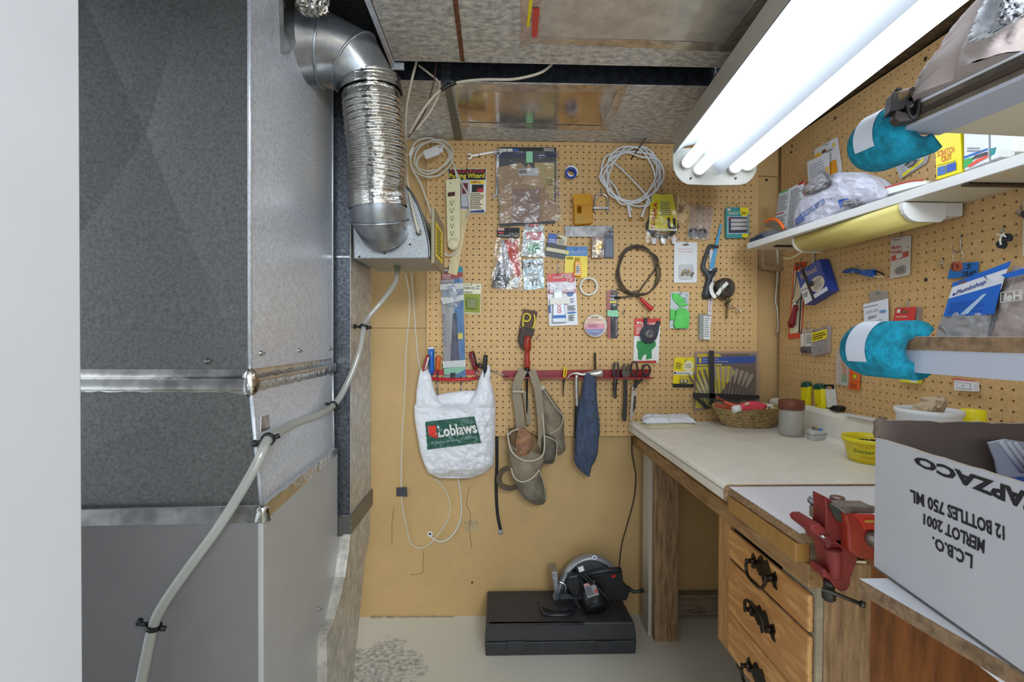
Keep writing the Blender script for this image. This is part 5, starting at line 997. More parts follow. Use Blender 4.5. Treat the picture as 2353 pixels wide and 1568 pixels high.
m = MB(); m.ring(BK, el(1458, 848, 9, 18, 20), el(1458, 848, 6, 14.5, 20), 0.036, 0.009, BLACK); m.ring(BK, el(1486, 851, 10.5, 14, 20), el(1486, 851, 7, 10.5, 20), 0.036, 0.009, BLACK); m.pt(BK, [(1478, 862, .04), (1474, 874, .04), (1464, 882, .04), (1459, 892, .04)], 0.0055, BLACK); m.pt(BK, [(1463, 864, .04), (1462, 874, .04), (1458, 890, .04)], 0.0055, BLACK); m.build('handle', t)
m = MB(); m.poly(BK, [(1454, 884), (1463, 886), (1463, 908), (1460, 940), (1453, 967), (1447, 966), (1449, 940), (1451, 908)], 0.036, 0.003, CHROME); m.poly(BK, [(1457, 910), (1462, 910), (1460, 938), (1454, 950)], 0.039, 0.0012, DKSTEEL); m.poly(BK, el(1458, 896, 2.5, 2.5, 10), 0.039, 0.002, DKSTEEL); m.build('blade', t, bevel=0.0006)

# ---------------------------------------------------------------- grocery bag
t = T3('plastic_bag', 'white plastic grocery bag with green printed panel hanging from screwdrivers', 'bag', BK, 1048, 1102, 0.05)
BAGW = M((228, 228, 232), 0.38, 0, 0.0, 10, 0.5, 30, name='thin_white_plastic')
rows = [(926, 956, 1138, .75), (930, 954, 1138, .85), (935, 952, 1139, .95), (965, 953, 1138, 1.0), (1000, 959, 1138, 1.0), (1040, 966, 1137, 1.0), (1068, 975, 1135, .9), (1088, 985, 1115, .8), (1100, 1010, 1080, .5)]
m = MB(); hf = m.span(BK, rows, 0.075, 0.02, BAGW, 80, 90, (0.009, 0.035), 0.5, seed=2.0)
# handles: strips rising left and right, mouth dips between them
hL = [(848, 967, 983, .25), (862, 963, 990, .35), (880, 960, 995, .5), (900, 957, 1000, .7), (918, 956, 1008, .85), (930, 955, 1020, .9), (945, 955, 1034, .9)]
hR = [(840, 1112, 1126, .25), (858, 1105, 1128, .35), (872, 1100, 1127, .5), (890, 1096, 1132, .7), (908, 1088, 1136, .85), (925, 1076, 1138, .9), (945, 1056, 1138, .9)]
m.span(BK, [(898, 1060, 1098, .3), (906, 1010, 1100, .5), (916, 990, 1104, .7), (940, 985, 1110, .8)], 0.03, 0.016, BAGW, 22, 14, (0.004, 0.09), 0.5, seed=3.0)
m.span(BK, hL, 0.055, 0.022, BAGW, 22, 22, (0.008, 0.09), 0.5, seed=5.0); m.span(BK, hR, 0.055, 0.022, BAGW, 22, 22, (0.008, 0.09), 0.5, seed=8.0)
m.build('bag_body', t)
f = sub(BK, (977, 970), (1090, 957), (1106, 1018), (982, 1034))
def hv(u, v):
    a = (977+(1090-977)*u, 970+(957-970)*u); b = (982+(1106-982)*u, 1034+(1018-1034)*u); return hf(a[0]+(b[0]-a[0])*v, a[1]+(b[1]-a[1])*v)
class Sf:
    n = BK.n
    def at(s, u, v, off=0.0):
        a = (977+(1090-977)*u, 970+(957-970)*u); b = (982+(1106-982)*u, 1034+(1018-1034)*u); x, y = a[0]+(b[0]-a[0])*v, a[1]+(b[1]-a[1])*v
        return BK.at(x, y, hf(x, y)+off)
S = Sf(); m = MB(); m.patch(S, [(0, 0), (1, 0), (1, 1), (0, 1)], 0.0040, M((44, 92, 78), 0.4, 0, 0, 10, 0.4, 30), 40, 24)
m.patch(S, [(0.04, 0.16), (0.2, 0.16), (0.21, 0.66), (0.05, 0.5)], 0.0052, M((220, 60, 40), 0.4), 8, 10)
m.text(S, 'Loblaws', (0.23, 0.2, 0.98, 0.62), 0.0085, PAPER, 0.03); m.text(S, 'A passion for food...', (0.08, 0.72, 0.62, 0.86), 0.0054, M((170, 190, 180), 0.5)); m.text(S, 'and a lot more!', (0.63, 0.68, 0.95, 0.80), 0.0054, M((170, 190, 180), 0.5)); m.build('printed_panel', t, recalc=False)

# ---------------------------------------------------------------- tool belt
t = T3('tool_belt', 'suede tool belt with pouches and webbing straps hanging from the rack', 'tool belt', BK, 1220, 1160, 0.05)
SU = M((150, 138, 116), 0.9, 0, 0.25, 14, 0.4, 60, name='suede'); SUD = M((112, 104, 90), 0.9, 0, 0.3, 12, 0.4, 60); WEB = M((158, 144, 122), 0.85, 0, 0.15, 300); RUST = M((170, 120, 84), 0.6, 0, 0.45, 16)
SEAM = M((196, 184, 160), 0.8)
def strap(pts, w, mat, name='strap', th=0.0028):
    m = MB(); P = cr([BK.at(*p) for p in pts], 6); n = len(P); vs = []; fs = []
    for i, p in enumerate(P):
        d = (P[min(i+1, n-1)]-P[max(i-1, 0)]).normalized(); s_ = d.cross(Vector((0, -1, 0.0))).normalized(); ww = w if not callable(w) else w(i/(n-1)); vs += [p+s_*ww, p-s_*ww, p-s_*ww-Vector((0, th, 0)), p+s_*ww-Vector((0, th, 0))]
    for i in range(n-1):
        for k in range(4): fs.append((4*i+k, 4*i+(k+1) % 4, 4*i+4+(k+1) % 4, 4*i+4+k))
    fs += [(0, 1, 2, 3), (4*n-1, 4*n-2, 4*n-3, 4*n-4)]
    m.add(vs, fs, mat); o = m.build(name, t); return o
strap([(1203, 850, .05), (1192, 872, .055), (1187, 900, .05), (1192, 940, .045), (1196, 985, .045)], 0.018, WEB)
strap([(1206, 900, .035), (1212, 940, .035), (1216, 975, .04)], 0.010, WEB)
strap([(1222, 852, .045), (1230, 875, .06), (1236, 900, .062), (1242, 950, .06), (1244, 1000, .058), (1240, 1040, .056)], lambda u: 0.016-0.003*u, WEB)
for q in (rr(1178, 898, 1206, 903, 2), rr(1228, 886, 1252, 897, 2)):
    m = MB(); m.poly(BK, q, 0.058, 0.006, M((170, 160, 140), 0.5, 0.2)); m.build('buckle', t, bevel=0.001)
# right hand pouches
m = MB(); m.span(BK, [(892, 1228, 1252, .4), (920, 1232, 1272, .8), (945, 1236, 1290, 1), (965, 1240, 1296, 1), (990, 1246, 1296, .9), (1015, 1254, 1297, .8), (1035, 1262, 1300, .7), (1044, 1270, 1290, .4)], 0.05, 0.012, SU, 26, 30, (0.008, 0.035), 0.55, 3.3); m.build('pouch', t)
m = MB(); m.span(BK, [(1000, 1245, 1262, .6), (1008, 1243, 1276, .9), (1030, 1243, 1280, 1), (1055, 1242, 1278, .9), (1066, 1243, 1270, .5)], 0.04, 0.05, SUD, 20, 18, (0.006, 0.05), 0.5, 6.1); m.build('pouch', t)
m = MB(); m.pt(BK, [(1252, 900, .058), (1278, 938, .06), (1294, 958, .052), (1285, 985, .066), (1262, 998, .072)], 0.0022, SEAM, n=6); m.pt(BK, [(1252, 1003, .096), (1270, 1010, .096), (1280, 1022, .08), (1276, 1060, .08)], 0.0022, SEAM, n=6); m.build('seam', t)
# main lower pouches
m = MB(); m.span(BK, [(985, 1168, 1200, .5), (1000, 1165, 1230, .8), (1030, 1170, 1250, 1), (1060, 1176, 1248, 1), (1085, 1185, 1238, .8)], 0.045, 0.03, M((140, 112, 80), 0.9, 0, 0.3, 12), 24, 24, (0.005, 0.04), 0.5, 1.2); m.build('inner_flap', t)
m = MB(); m.span(BK, [(984, 1192, 1206, .5), (1000, 1186, 1222, .9), (1025, 1184, 1226, 1), (1045, 1186, 1214, .8), (1060, 1200, 1206, .4)], 0.010, 0.082, RUST, 16, 18, (0.004, 0.06), 0.5, 4.4); m.build('leather_patch', t)['label'] = 'rust stained leather patch'
for x, y in ((1196, 1041), (1186, 1034)): m = MB(); m.lathe(BK.at(x, y, .098), [(0.004, 0), (0.003, 0.002)], CHROME, 10, (0, -1, 0)); m.build('rivet', t)
m = MB(); m.span(BK, [(1025, 1167, 1176, .4), (1045, 1169, 1250, .3), (1060, 1173, 1250, .9), (1080, 1178, 1244, 1), (1105, 1186, 1240, .9), (1120, 1190, 1238, .7)], 0.035, 0.072, SU, 26, 22, (0.006, 0.04), 0.5, 9.2); m.build('front_pouch', t)
m = MB(); m.pt(BK, [(1166, 990, .08), (1168, 1010, .09), (1176, 1038, .11), (1196, 1056, .115), (1222, 1060, .115), (1244, 1050, .11), (1251, 1030, .10), (1250, 990, .075), (1246, 950, .066)], 0.0032, SEAM, n=7); m.pt(BK, [(1200, 984, .08), (1186, 988, .082), (1176, 992, .085), (1166, 1002, .09)], 0.003, SEAM, n=7); m.build('seam', t)
m = MB(); m.span(BK, [(1078, 1174, 1180, .4), (1095, 1178, 1246, .6), (1110, 1182, 1250, 1), (1130, 1192, 1255, 1), (1148, 1206, 1256, .9), (1158, 1222, 1250, .6), (1161, 1230, 1246, .3)], 0.06, 0.06, M((134, 124, 106), 0.92, 0, 0.35, 10, 0.5, 70), 28, 26, (0.006, 0.03), 0.5, 7.7); m.build('lower_pouch', t)
m = MB(); m.pt(BK, [(1175, 1076, .1), (1182, 1098, .12), (1200, 1108, .125), (1222, 1100, .125), (1240, 1080, .115)], 0.0028, SEAM, n=7); m.pt(BK, [(1240, 1082, .11), (1250, 1115, .10), (1254, 1150, .09)], 0.0015, SEAM, n=6); m.build('seam', t)
strap([(1170, 1075, .06), (1155, 1082, .055), (1147, 1098, .05), (1152, 1115, .055), (1172, 1122, .07), (1186, 1118, .08)], 0.011, M((98, 82, 64), 0.85, 0, 0.3, 20), 'side_loop')
# ---------------------------------------------------------------- rag
RAG = M((80, 94, 120), 0.9, 0, 0.2, 90, 0.25, 120, name='blue_cotton')
m = MB(); m.span(BK, [(858, 1346, 1358, .5), (866, 1342, 1366, .9), (900, 1338, 1371, 1), (950, 1327, 1373, 1), (1000, 1322, 1376, .9), (1040, 1320, 1374, .9), (1060, 1319, 1368, .8), (1072, 1325, 1360, .7), (1084, 1335, 1357, .5), (1096, 1351, 1355, .3)], 0.032, 0.05, RAG, 40, 60, (0.014, 0.075), 0.5, 4.0, ys=0.12)
m.span(BK, [(868, 1358, 1370, .5), (920, 1356, 1372, 1), (975, 1360, 1378, .8), (1004, 1364, 1378, .3)], 0.02, 0.045, RAG, 14, 30, (0.008, 0.06), 0.5, 2.0, ys=0.15)
m.span(BK, [(900, 1346, 1360, .6), (960, 1348, 1366, 1), (978, 1350, 1362, .5), (985, 1350, 1356, .2)], 0.016, 0.075, RAG, 14, 24, (0.006, 0.03), 0.5, 1.0)
o = single(m, 'rag', 'folded blue cotton rag draped over the hammer head', 'rag')

# ---------------------------------------------------------------- cords and marks on the lower wall
m = MB(); m.pt(BW, [(1142, 1004, .004), (1142, 1060, .004), (1140, 1120, .004), (1143, 1180, .004), (1151, 1222, .004)], 0.0065, BLACK, n=8, flat=((0, -1, 0), 0.35)); m.pt(BW, [(1150, 1218, .004), (1150, 1228, .004)], 0.009, M((150, 150, 150), 0.4), n=8, flat=((0, -1, 0), 0.3)); single(m, 'strap', 'flat black rubber strap hanging down the wall below white bag', 'strap')
m = MB(); m.pt(BW, [(1452, 1003, .005), (1452, 1040, .005), (1458, 1075, .005), (1461, 1100, .005), (1456, 1150, .005), (1440, 1210, .005), (1429, 1250, .005), (1424, 1290, .005), (1422, 1312, .01)], 0.0028, M((60, 48, 36), 0.5), n=6); single(m, 'cable', 'thin dark cord running down the wall toward the circular saw', 'cord')
m = MB(); m.pt(BW, [(932, 628, .006), (941, 680, .006), (939, 740, .006), (933, 810, .006), (930, 900, .006), (924, 1000, .006), (922, 1100, .006), (924, 1160, .006), (936, 1220, .006), (944, 1248, .006), (962, 1260, .006), (985, 1252, .006), (1010, 1225, .006), (1030, 1190, .006), (1034, 1160, .006), (1022, 1125, .006), (1000, 1100, .006)], 0.0024, CORD, n=7); single(m, 'cable', 'thin white cable looping down the left of the back wall', 'cable')
m = MB(); m.pt(BW, [(945, 628, .006), (950, 690, .006), (955, 760, .006), (960, 820, .006), (966, 852, .01)], 0.0026, CORD, n=7); single(m, 'cable', 'short white cable running from humidifier behind the grocery bag', 'cable')
m = MB(); m.pt(BW, [(988, 1228, -.004), (992, 1236, .006), (1010, 1245, .006), (1032, 1238, .006), (1050, 1215, .006), (1060, 1180, .006), (1058, 1130, .006), (1052, 1095, .01)], 0.0038, CORD, n=8); single(m, 'cable', 'thicker white cable curving from wall hole up to the grocery bag', 'cable')
m = MB(); m.ring(BW, el(988, 1228, 6, 6, 16), el(988, 1228, 3.4, 3.4, 16), 0.0, 0.002, WHITE); m.poly(BW, el(988, 1228, 3.4, 3.4, 14), 0.0, 0.0006, BLACK); single(m, 'grommet', 'small white ringed cable hole in the lower back wall', 'grommet')
m = MB(); m.poly(BW, [(911, 1121), (935, 1120), (936, 1142), (911, 1141)], 0.009, 0.0008, M((62, 62, 68), 0.5)); single(m, 'tape_patch', 'square of dark tape holding the thin cable to wall', 'tape')
m = MB(); m.pt(BW, [(828, 1436, .02), (870, 1432, .02), (960, 1431, .012), (1040, 1432, .012), (1115, 1432, .012)], 0.0045, M((92, 62, 50), 0.5), n=7); m.pt(BW, [(828, 1436, .03), (900, 1428, .02), (1000, 1427, .016), (1115, 1429, .018)], 0.0035, M((110, 80, 62), 0.5), n=7); single(m, 'floor_cable', 'brown cables lying along the foot of the back wall', 'cable')
# cables hanging from the ceiling
m = MB(); m.tube([PY(1.475).at(958, 138), PY(1.48).at(946, 185), PY(1.5).at(935, 240), PY(1.52).at(932, 290), PY(1.50).at(932, 360), PY(1.46).at(938, 430), PY(1.43).at(950, 490), PY(1.43).at(962, 536)], 0.0042, CORD2, n=8); single(m, 'cable', 'cream cable dropping from the ceiling beside foil hose to humidifier', 'cable')
m = MB(); m.tube([PY(1.46).at(1268, 148), PY(1.46).at(1240, 168), PY(1.46).at(1180, 182), PY(1.46).at(1110, 183), PY(1.46).at(1050, 190), PY(1.46).at(1012, 208), PY(1.47).at(985, 235), PY(1.48).at(960, 272), PY(1.50).at(940, 308)], 0.0042, CORD2, n=8); o = m; single(m, 'cable', 'tan cable sagging between the two ceiling ducts', 'cable')
m = MB(); m.tube([PY(1.455).at(1048, 190), PY(1.455).at(1030, 197), PY(1.455).at(1014, 207)], 0.006, BLACK, n=8); single(m, 'tape_wrap', 'black tape wound around the sagging tan cable', 'tape')
m = MB(); m.tube([PY(1.47).at(1002, 140), PY(1.47).at(998, 180), PY(1.48).at(988, 225), PY(1.49).at(972, 265), PY(1.5).at(950, 300), PY(1.5).at(938, 316)], 0.0022, M((84, 52, 50), 0.5), n=6); single(m, 'cable', 'thin dark brown wire hanging from the ceiling gap', 'cable')
m = MB(); m.tube([PY(1.475).at(962, 150), PY(1.475).at(990, 172), PY(1.475).at(1008, 188), PY(1.475).at(1010, 205), PY(1.475).at(1005, 225), PY(1.48).at(985, 262), PY(1.49).at(955, 300)], 0.003, CORD2, n=7); single(m, 'cable', 'short tan wire joining the taped cable from the ceiling gap', 'cable')
# ================================================================ RIGHT WALL: shelf, lamp and what stands there
ZS0, ZS1 = 1.528, 1.552   # underside and top of the shelf board
SHM = M((228, 226, 222), 0.5, 0, 0.04, 6, name='white_shelf_paint'); SHU = M((226, 216, 188), 0.5, 0, 0.05, 6)
DNS = PZd(ZS0)
sa = DNS.at(1717, 573); sb = DNS.at(2353, 378); sdir = (sb-sa).normalized(); sb2 = sa+sdir*1.35
t = thing('wall_shelf', 'long white shelf board fixed on the right pegboard', 'shelf', (1.09, 1.3, ZS0))
m = MB(); Z = Vector((0, 0, 1)); m.prism3([sa, sb2, Vector((XR-0.001, sb2.y, ZS0)), Vector((XR-0.001, sa.y, ZS0))], Z*(ZS1-ZS0), SHM); m.build('board', t, bevel=0.0015)
m = MB(); m.prism3([p+Vector((0, 0, -0.001)) for p in (sa+Vector((0.004, 0, 0)), sb2+Vector((0.004, 0, 0)), Vector((XR-0.001, sb2.y, ZS0)), Vector((XR-0.001, sa.y, ZS0)))], Z*0.0008, SHU); m.build('underside', t)['label'] = 'cream painted underside'
for y in (1.745, 1.02):
    m = MB(); m.box(XR-0.15, y, ZS0-0.006, XR-0.002, y+0.018, ZS0-0.001, DKSTEEL); m.box(XR-0.006, y, ZS0-0.16, XR-0.002, y+0.018, ZS0-0.002, M((196, 186, 160), 0.5)); m.build('bracket', t)['label'] = 'dark flat metal bracket'
SF = Plane(sa, (-(sdir.y)*-1 if False else -1, 0, 0)); nrm = Vector((sdir.y, -sdir.x, 0)); nrm = -nrm if nrm.x > 0 else nrm; SFR = Plane(sa, nrm)
def sp(px, py, back):
    """point above the shelf: 'back' metres behind the front edge"""
    return Plane(sa-nrm*back, nrm).at(px, py)
# under-shelf lamp
t = thing('undershelf_lamp', 'small white fluorescent lamp with yellowed diffuser under the right shelf', 'lamp', DNS.at(1985, 520))
la = DNS.at(1822, 586)+nrm*0.0; lpy = DNS.at(1822, 570).y; P1 = Plane(sa-nrm*0.012, nrm)
y_far = P1.at(1818, 560).y; y_near = P1.at(2158, 470).y if False else PY(1).at(0, 0).y
y_far = PXr(1.03).at(1830, 560).y; y_near = PXr(1.03).at(2088, 480).y
prof_h = [(1.018, ZS0-0.003), (1.172, ZS0-0.003), (1.172, ZS0-0.026), (1.105, ZS0-0.034)]
m = MB(); m.prism3([(x, y_near+0.002, z) for x, z in [(1.020, ZS0-0.003), (1.172, ZS0-0.003), (1.172, ZS0-0.036), (1.060, ZS0-0.038)]], Vector((0, y_far-y_near-0.004, 0)), M((222, 218, 212), 0.4)); m.build('housing', t, bevel=0.001)
DIFF = M((240, 222, 130), 0.35, 0, 0.12, 30, stretch=(1, 0.05, 1), name='yellowed_diffuser')
pr = [(1.016, ZS0-0.004)]+[(1.060-0.044*cos(a), ZS0-0.008-0.042*sin(a)) for a in [PI/2*k/6 for k in range(1, 7)]]+[(1.115, ZS0-0.050), (1.128, ZS0-0.040), (1.128, ZS0-0.004)]
m = MB(); m.prism3([(x, y_near+0.012, z) for x, z in pr], Vector((0, y_far-y_near-0.018, 0)), DIFF, True); m.build('diffuser', t)['label'] = 'yellowed ribbed plastic diffuser'
for y in (y_near, y_far-0.008):
    m = MB(); m.prism3([(x-0.002, y, z-0.002 if z < ZS0-0.006 else z) for x, z in pr], Vector((0, 0.010, 0)), M((232, 230, 226), 0.4)); m.build('end_cap', t)
m = MB(); m.tube([PXr(1.10).at(1800, 592), PXr(1.10).at(1816, 594), PXr(1.09).at(1845, 578), PXr(1.09).at(1875, 562)], 0.004, M((230, 214, 170), 0.4), n=8); m.build('cord', t)

# things on the shelf --------------------------------------------------------------
t = thing('wire_stripper', 'orange and grey hand tool lying at the far end of right shelf', 'tool', sp(1760, 545, 0.03))
m = MB(); Q1 = Plane(sa-nrm*0.02, nrm); m.poly(Q1, [(1722, 549), (1748, 538), (1750, 545), (1752, 551), (1724, 562), (1721, 557)], -0.02, 0.02, M((40, 54, 78), 0.4)); m.build('grip', t, bevel=0.002)['label'] = 'dark blue grip end'
m = MB(); m.poly(Q1, [(1734, 542), (1752, 533), (1768, 529), (1806, 527), (1800, 534), (1770, 544), (1752, 551), (1735, 554)], -0.02, 0.012, M((118, 126, 132), 0.4, 0.2)); m.build('body', t, bevel=0.002)
m = MB(); m.poly(Q1, [(1758, 516), (1772, 509), (1790, 513), (1802, 530), (1798, 534), (1784, 529), (1770, 524), (1757, 522)], -0.02, 0.014, M((150, 144, 130), 0.3, 0.8)); m.build('jaws', t, bevel=0.001)
m = MB(); m.pt(Q1, [(1759, 511, -.01), (1772, 504, -.01), (1786, 506, -.01), (1796, 517, -.01), (1801, 526, -.01)], 0.0055, M((232, 104, 40), 0.4), n=8); m.build('handle', t)['label'] = 'orange curved handle'
# booklet
BKF = Plane(sa-nrm*0.13, nrm)
m, f = card(BKF, ((1791, 444), (1850, 415), (1845, 524), (1776, 536)), 0.0, 0.002, M((196, 50, 44), 0.5), [('r', 0.02, 0.01, 0.99, 0.99, M((222, 226, 232), 0.5)), ('r', 0.06, 0.0, 0.42, 0.06, M((120, 190, 130), 0.5)), ('r', 0.78, 0.0, 0.98, 0.05, RED), ('l', 10, 0.04, 0.1, 0.46, 0.5, GREYINK), ('l', 20, 0.52, 0.08, 0.96, 0.95, GREYINK), ('r', 0.03, 0.53, 0.34, 0.56, RED), ('l', 8, 0.04, 0.6, 0.46, 0.92, GREYINK)], 0.0)
single(m, 'booklet', 'white instruction sheet with red edge leaning on the wall above shelf', 'sheet')
# grey plastic bag
t = thing('plastic_bag', 'knotted grey-white plastic bag with blue print lying on the right shelf', 'bag', sp(1930, 500, 0.05))
BG = M((196, 194, 206), 0.35, 0, 0.12, 20, 0.6, 40, name='grey_film'); Q2 = Plane(sa-nrm*0.015, nrm)
m = MB(); hf2 = m.span(Q2, [(396, 1925, 1985, .5), (410, 1900, 2020, .8), (425, 1880, 2034, .95), (440, 1860, 2044, 1), (455, 1842, 2040, 1), (470, 1832, 2012, 1), (485, 1826, 1985, .95), (500, 1823, 1950, .85), (515, 1822, 1890, .7), (526, 1824, 1850, .4)], 0.035, -0.045, BG, 56, 44, (0.007, 0.022), 0.5, 3.0, back=0.6); m.build('bag_body', t)
m = MB(); m.span(Q2, [(392, 1886, 1894, .5), (402, 1875, 1898, .9), (415, 1868, 1905, 1), (430, 1845, 1900, .9), (445, 1842, 1870, .7)], 0.02, -0.02, M((150, 146, 148), 0.35, 0, 0.3, 30, 0.5, 60), 22, 22, (0.006, 0.06), 0.5, 2.0); m.build('knot', t)
m = MB(); m.span(Q2, [(457, 1945, 1970, .5), (466, 1932, 1978, .9), (475, 1934, 1972, .8)], 0.02, -0.012, M((150, 146, 150), 0.35, 0, 0.3, 30, 0.5, 60), 18, 14, (0.01, 0.08), 0.5, 2.0); m.build('knot', t)
m = MB(); BP = M((84, 106, 160), 0.4)
def s2(u, v): return hf2(u, v)+0.0015
m.text(Q2, 'BUILDING BETTER', [(1836, 492), (1893, 455), (1897, 466), (1842, 504)], s2, BP, 0.02); m.build('lettering', t, recalc=False); m = MB(); m.patch(Q2, [(1826, 505), (1840, 492), (1850, 505), (1828, 520)], s2, BP, 6, 6); m.build('printed_mark', t, recalc=False); m = MB(); m.patch(Q2, [(1925, 460), (1950, 455), (1948, 468), (1930, 478)], s2, M((40, 76, 150), 0.4), 6, 6); m.build('printed_panel', t, recalc=False)
# white tray with red edge
t = thing('flat_tray', 'white flat board with a red upper edge lying on the right shelf', 'board', sp(2060, 440, 0.06))
m = MB(); Q3 = Plane(sa-nrm*0.05, nrm); m.poly(Q3, [(2018, 438), (2090, 418), (2122, 415), (2122, 424), (2018, 452)], -0.06, 0.06, M((238, 238, 234), 0.4)); m.build('board', t)
m = MB(); m.pt(Q3, [(2018, 437, .001), (2050, 427, .001), (2090, 417, .001), (2122, 414, .001)], 0.0018, M((214, 60, 50), 0.4), n=6); m.build('edge_trim', t)['label'] = 'red edge trim'
# safety light cards hanging over the shelf
t = T3('safety_pack', 'white and yellow carded safety pack hanging above the right shelf', 'pack', RG, 1910, 420)
m, f = card(RG, ((1872, 344), (1925, 314), (1936, 395), (1874, 425)), 0.003, 0.001, M((228, 228, 230), 0.4), [('e', 0.14, 0.3, 0.16, 0.16, M((240, 190, 40), 0.4)), ('t', 'Safety', [(0.5, 0.22), (0.78, 0.2), (0.78, 0.3), (0.5, 0.32)], INK), ('p', [(0.78, 0.14), (0.86, 0.1), (0.88, 0.2), (0.8, 0.22)], YEL), ('r', 0.5, 0.58, 0.86, 0.94, M((238, 160, 40), 0.4)), ('e', 0.42, 0.2, 0.1, 0.05, M((120, 80, 50), 0.6))], 0.06); m.build('card', t)
m, f = card(RG, ((1855, 372), (1906, 349), (1906, 403), (1858, 425)), 0.012, 0.001, M((234, 236, 240), 0.35), [('l', 5, 0.1, 0.2, 0.9, 0.8, M((180, 190, 210), 0.4)), ('p', [(0.85, 0.6), (0.98, 0.6), (0.98, 0.97), (0.8, 0.97)], M((240, 200, 90), 0.4))], 0.06); m.build('front_card', t)
hook(RG, 1908, 316, 'thin hook over the white and yellow safety pack', 0.03)
# yellow wiper bag behind foam
t = T3('parts_bag', 'clear bag with yellow printed strip hanging by the upper teal foam', 'bag', RG, 2090, 410)
m, f = card(RG, ((2057, 372), (2140, 330), (2130, 375), (2072, 412)), 0.004, 0.004, clear((226, 228, 234), 0.25, 0.12, 0.8, 50, 0.4), [('p', [(0.1, 0.82), (0.9, 0.62), (0.92, 0.8), (0.12, 0.98)], YEL)], 0.05); m.build('film', t)
m = MB(); m.pt(RG, [(2080, 380, .012), (2092, 370, .014), (2104, 368, .014), (2098, 378, .014), (2086, 384, .014)], 0.002, DKG); m.build('wire', t)
# bottles at the near end
t = thing('polish_bottle', 'yellow scratch remover bottle standing on the right shelf', 'bottle', sp(2180, 400, 0.08))
QB = Plane(sa-nrm*0.055, nrm)
m = MB(); m.poly(QB, [(2148, 300), (2205, 290), (2211, 395), (2152, 413)], -0.05, 0.05, M((240, 222, 24), 0.35)); deco(m, QB, [('t', 'SCRATCH', [(2152, 348), (2192, 336), (2194, 349), (2154, 362)], M((214, 90, 34), 0.4), 0.03), ('t', 'OUT', [(2162, 360), (2186, 352), (2188, 366), (2164, 374)], M((214, 90, 34), 0.4), 0.03), ('t', 'SCRATCH & SWIRL REMOVER', [(2154, 379), (2196, 368), (2196, 371), (2154, 382)], INK), ('p', [(2154, 385), (2172, 380), (2173, 399), (2154, 405)], M((70, 110, 180), 0.4)), ('p', [(2174, 379), (2196, 372), (2197, 390), (2175, 398)], M((40, 84, 180), 0.4))], 0.0); m.build('bottle_body', t, bevel=0.003)
t = thing('polish_bottle', 'white bottle with blue, green and red wave label right of yellow bottle', 'bottle', sp(2240, 385, 0.08))
m = MB(); m.poly(QB, [(2213, 290), (2268, 280), (2271, 372), (2214, 394)], -0.05, 0.05, M((226, 228, 232), 0.35)); deco(m, QB, [('p', [(2214, 360), (2270, 340), (2270, 345), (2214, 366)], M((30, 100, 180), 0.4)), ('p', [(2214, 367), (2240, 360), (2230, 380), (2214, 388)], M((60, 170, 80), 0.4)), ('p', [(2240, 357), (2269, 348), (2270, 356), (2232, 368)], M((70, 66, 66), 0.4)), ('p', [(2222, 382), (2245, 366), (2270, 356), (2270, 362), (2250, 372), (2228, 385)], M((226, 84, 60), 0.4)), ('l', 2, 2222, 338, 2262, 350, GREYINK)], 0.0); m.build('bottle_body', t, bevel=0.003)
t = thing('polish_bottle', 'white and teal bottle partly hidden at the right end of the shelf', 'bottle', sp(2290, 370, 0.08))
m = MB(); m.poly(QB, [(2274, 280), (2330, 270), (2333, 348), (2275, 370)], -0.05, 0.05, M((232, 234, 234), 0.35)); deco(m, QB, [('p', [(2275, 342), (2290, 338), (2286, 354), (2275, 360)], TEALC), ('p', el(2312, 352, 20, 9), PAPER)], 0.0); m.build('bottle_body', t, bevel=0.003)

# ---------------------------------------------------------------- right pegboard, below the shelf
t = T3('coping_saw', 'coping saw with dark red handle on its orange and cream card', 'saw', RG, 1832, 780)
m, f = card(RG, ((1826, 604), (1852, 602), (1842, 776), (1811, 780)), 0.003, 0.001, M((214, 74, 48), 0.45), [('r', 0.1, 0.1, 0.94, 0.93, M((226, 212, 180), 0.5)), ('l', 2, 0.2, 0.12, 0.85, 0.15, INK)], 0.04); m.build('card', t)
m = MB(); m.pt(RG, [(1829, 607, .012), (1838, 612, .014), (1847, 620, .014), (1847, 640, .014), (1842, 668, .014), (1838, 685, .014), (1829, 696, .014)], 0.0032, STEEL, n=8); m.build('frame', t)
m = MB(); m.pt(RG, [(1832, 612, .012), (1828, 650, .012), (1822, 688, .012)], 0.0015, DKSTEEL, n=6, sub=1); m.pt(RG, [(1843, 632, .006), (1840, 700, .006), (1836, 765, .006)], 0.004, DKSTEEL, n=6, sub=1, flat=((-1, 0, 0), 0.3)); m.build('blade', t)
m = MB(); m.lathe(RG.at(1826, 694, .016), [(0.007, 0), (0.009, 0.006), (0.006, 0.012), (0.007, 0.02)], CHROME, 10, (0.1, 0, -1)); m.build('ferrule', t)
a = RG.at(1829, 702, .018); b = RG.at(1817, 752, .018); m = MB(); m.lathe(a, [(0.007, 0), (0.0095, 0.01), (0.009, 0.03), (0.013, 0.065), (0.0145, (b-a).length*0.8), (0.010, (b-a).length)], M((118, 18, 26), 0.25), 16, tuple(b-a)); m.build('handle', t)
hook(RG, 1842, 594, 'hook at the top of the coping saw card')
t = T3('strapping_box', 'tilted blue and white gridded box of strapping with a black band', 'box', RG, 1895, 700)
BXB = M((40, 66, 150), 0.4)
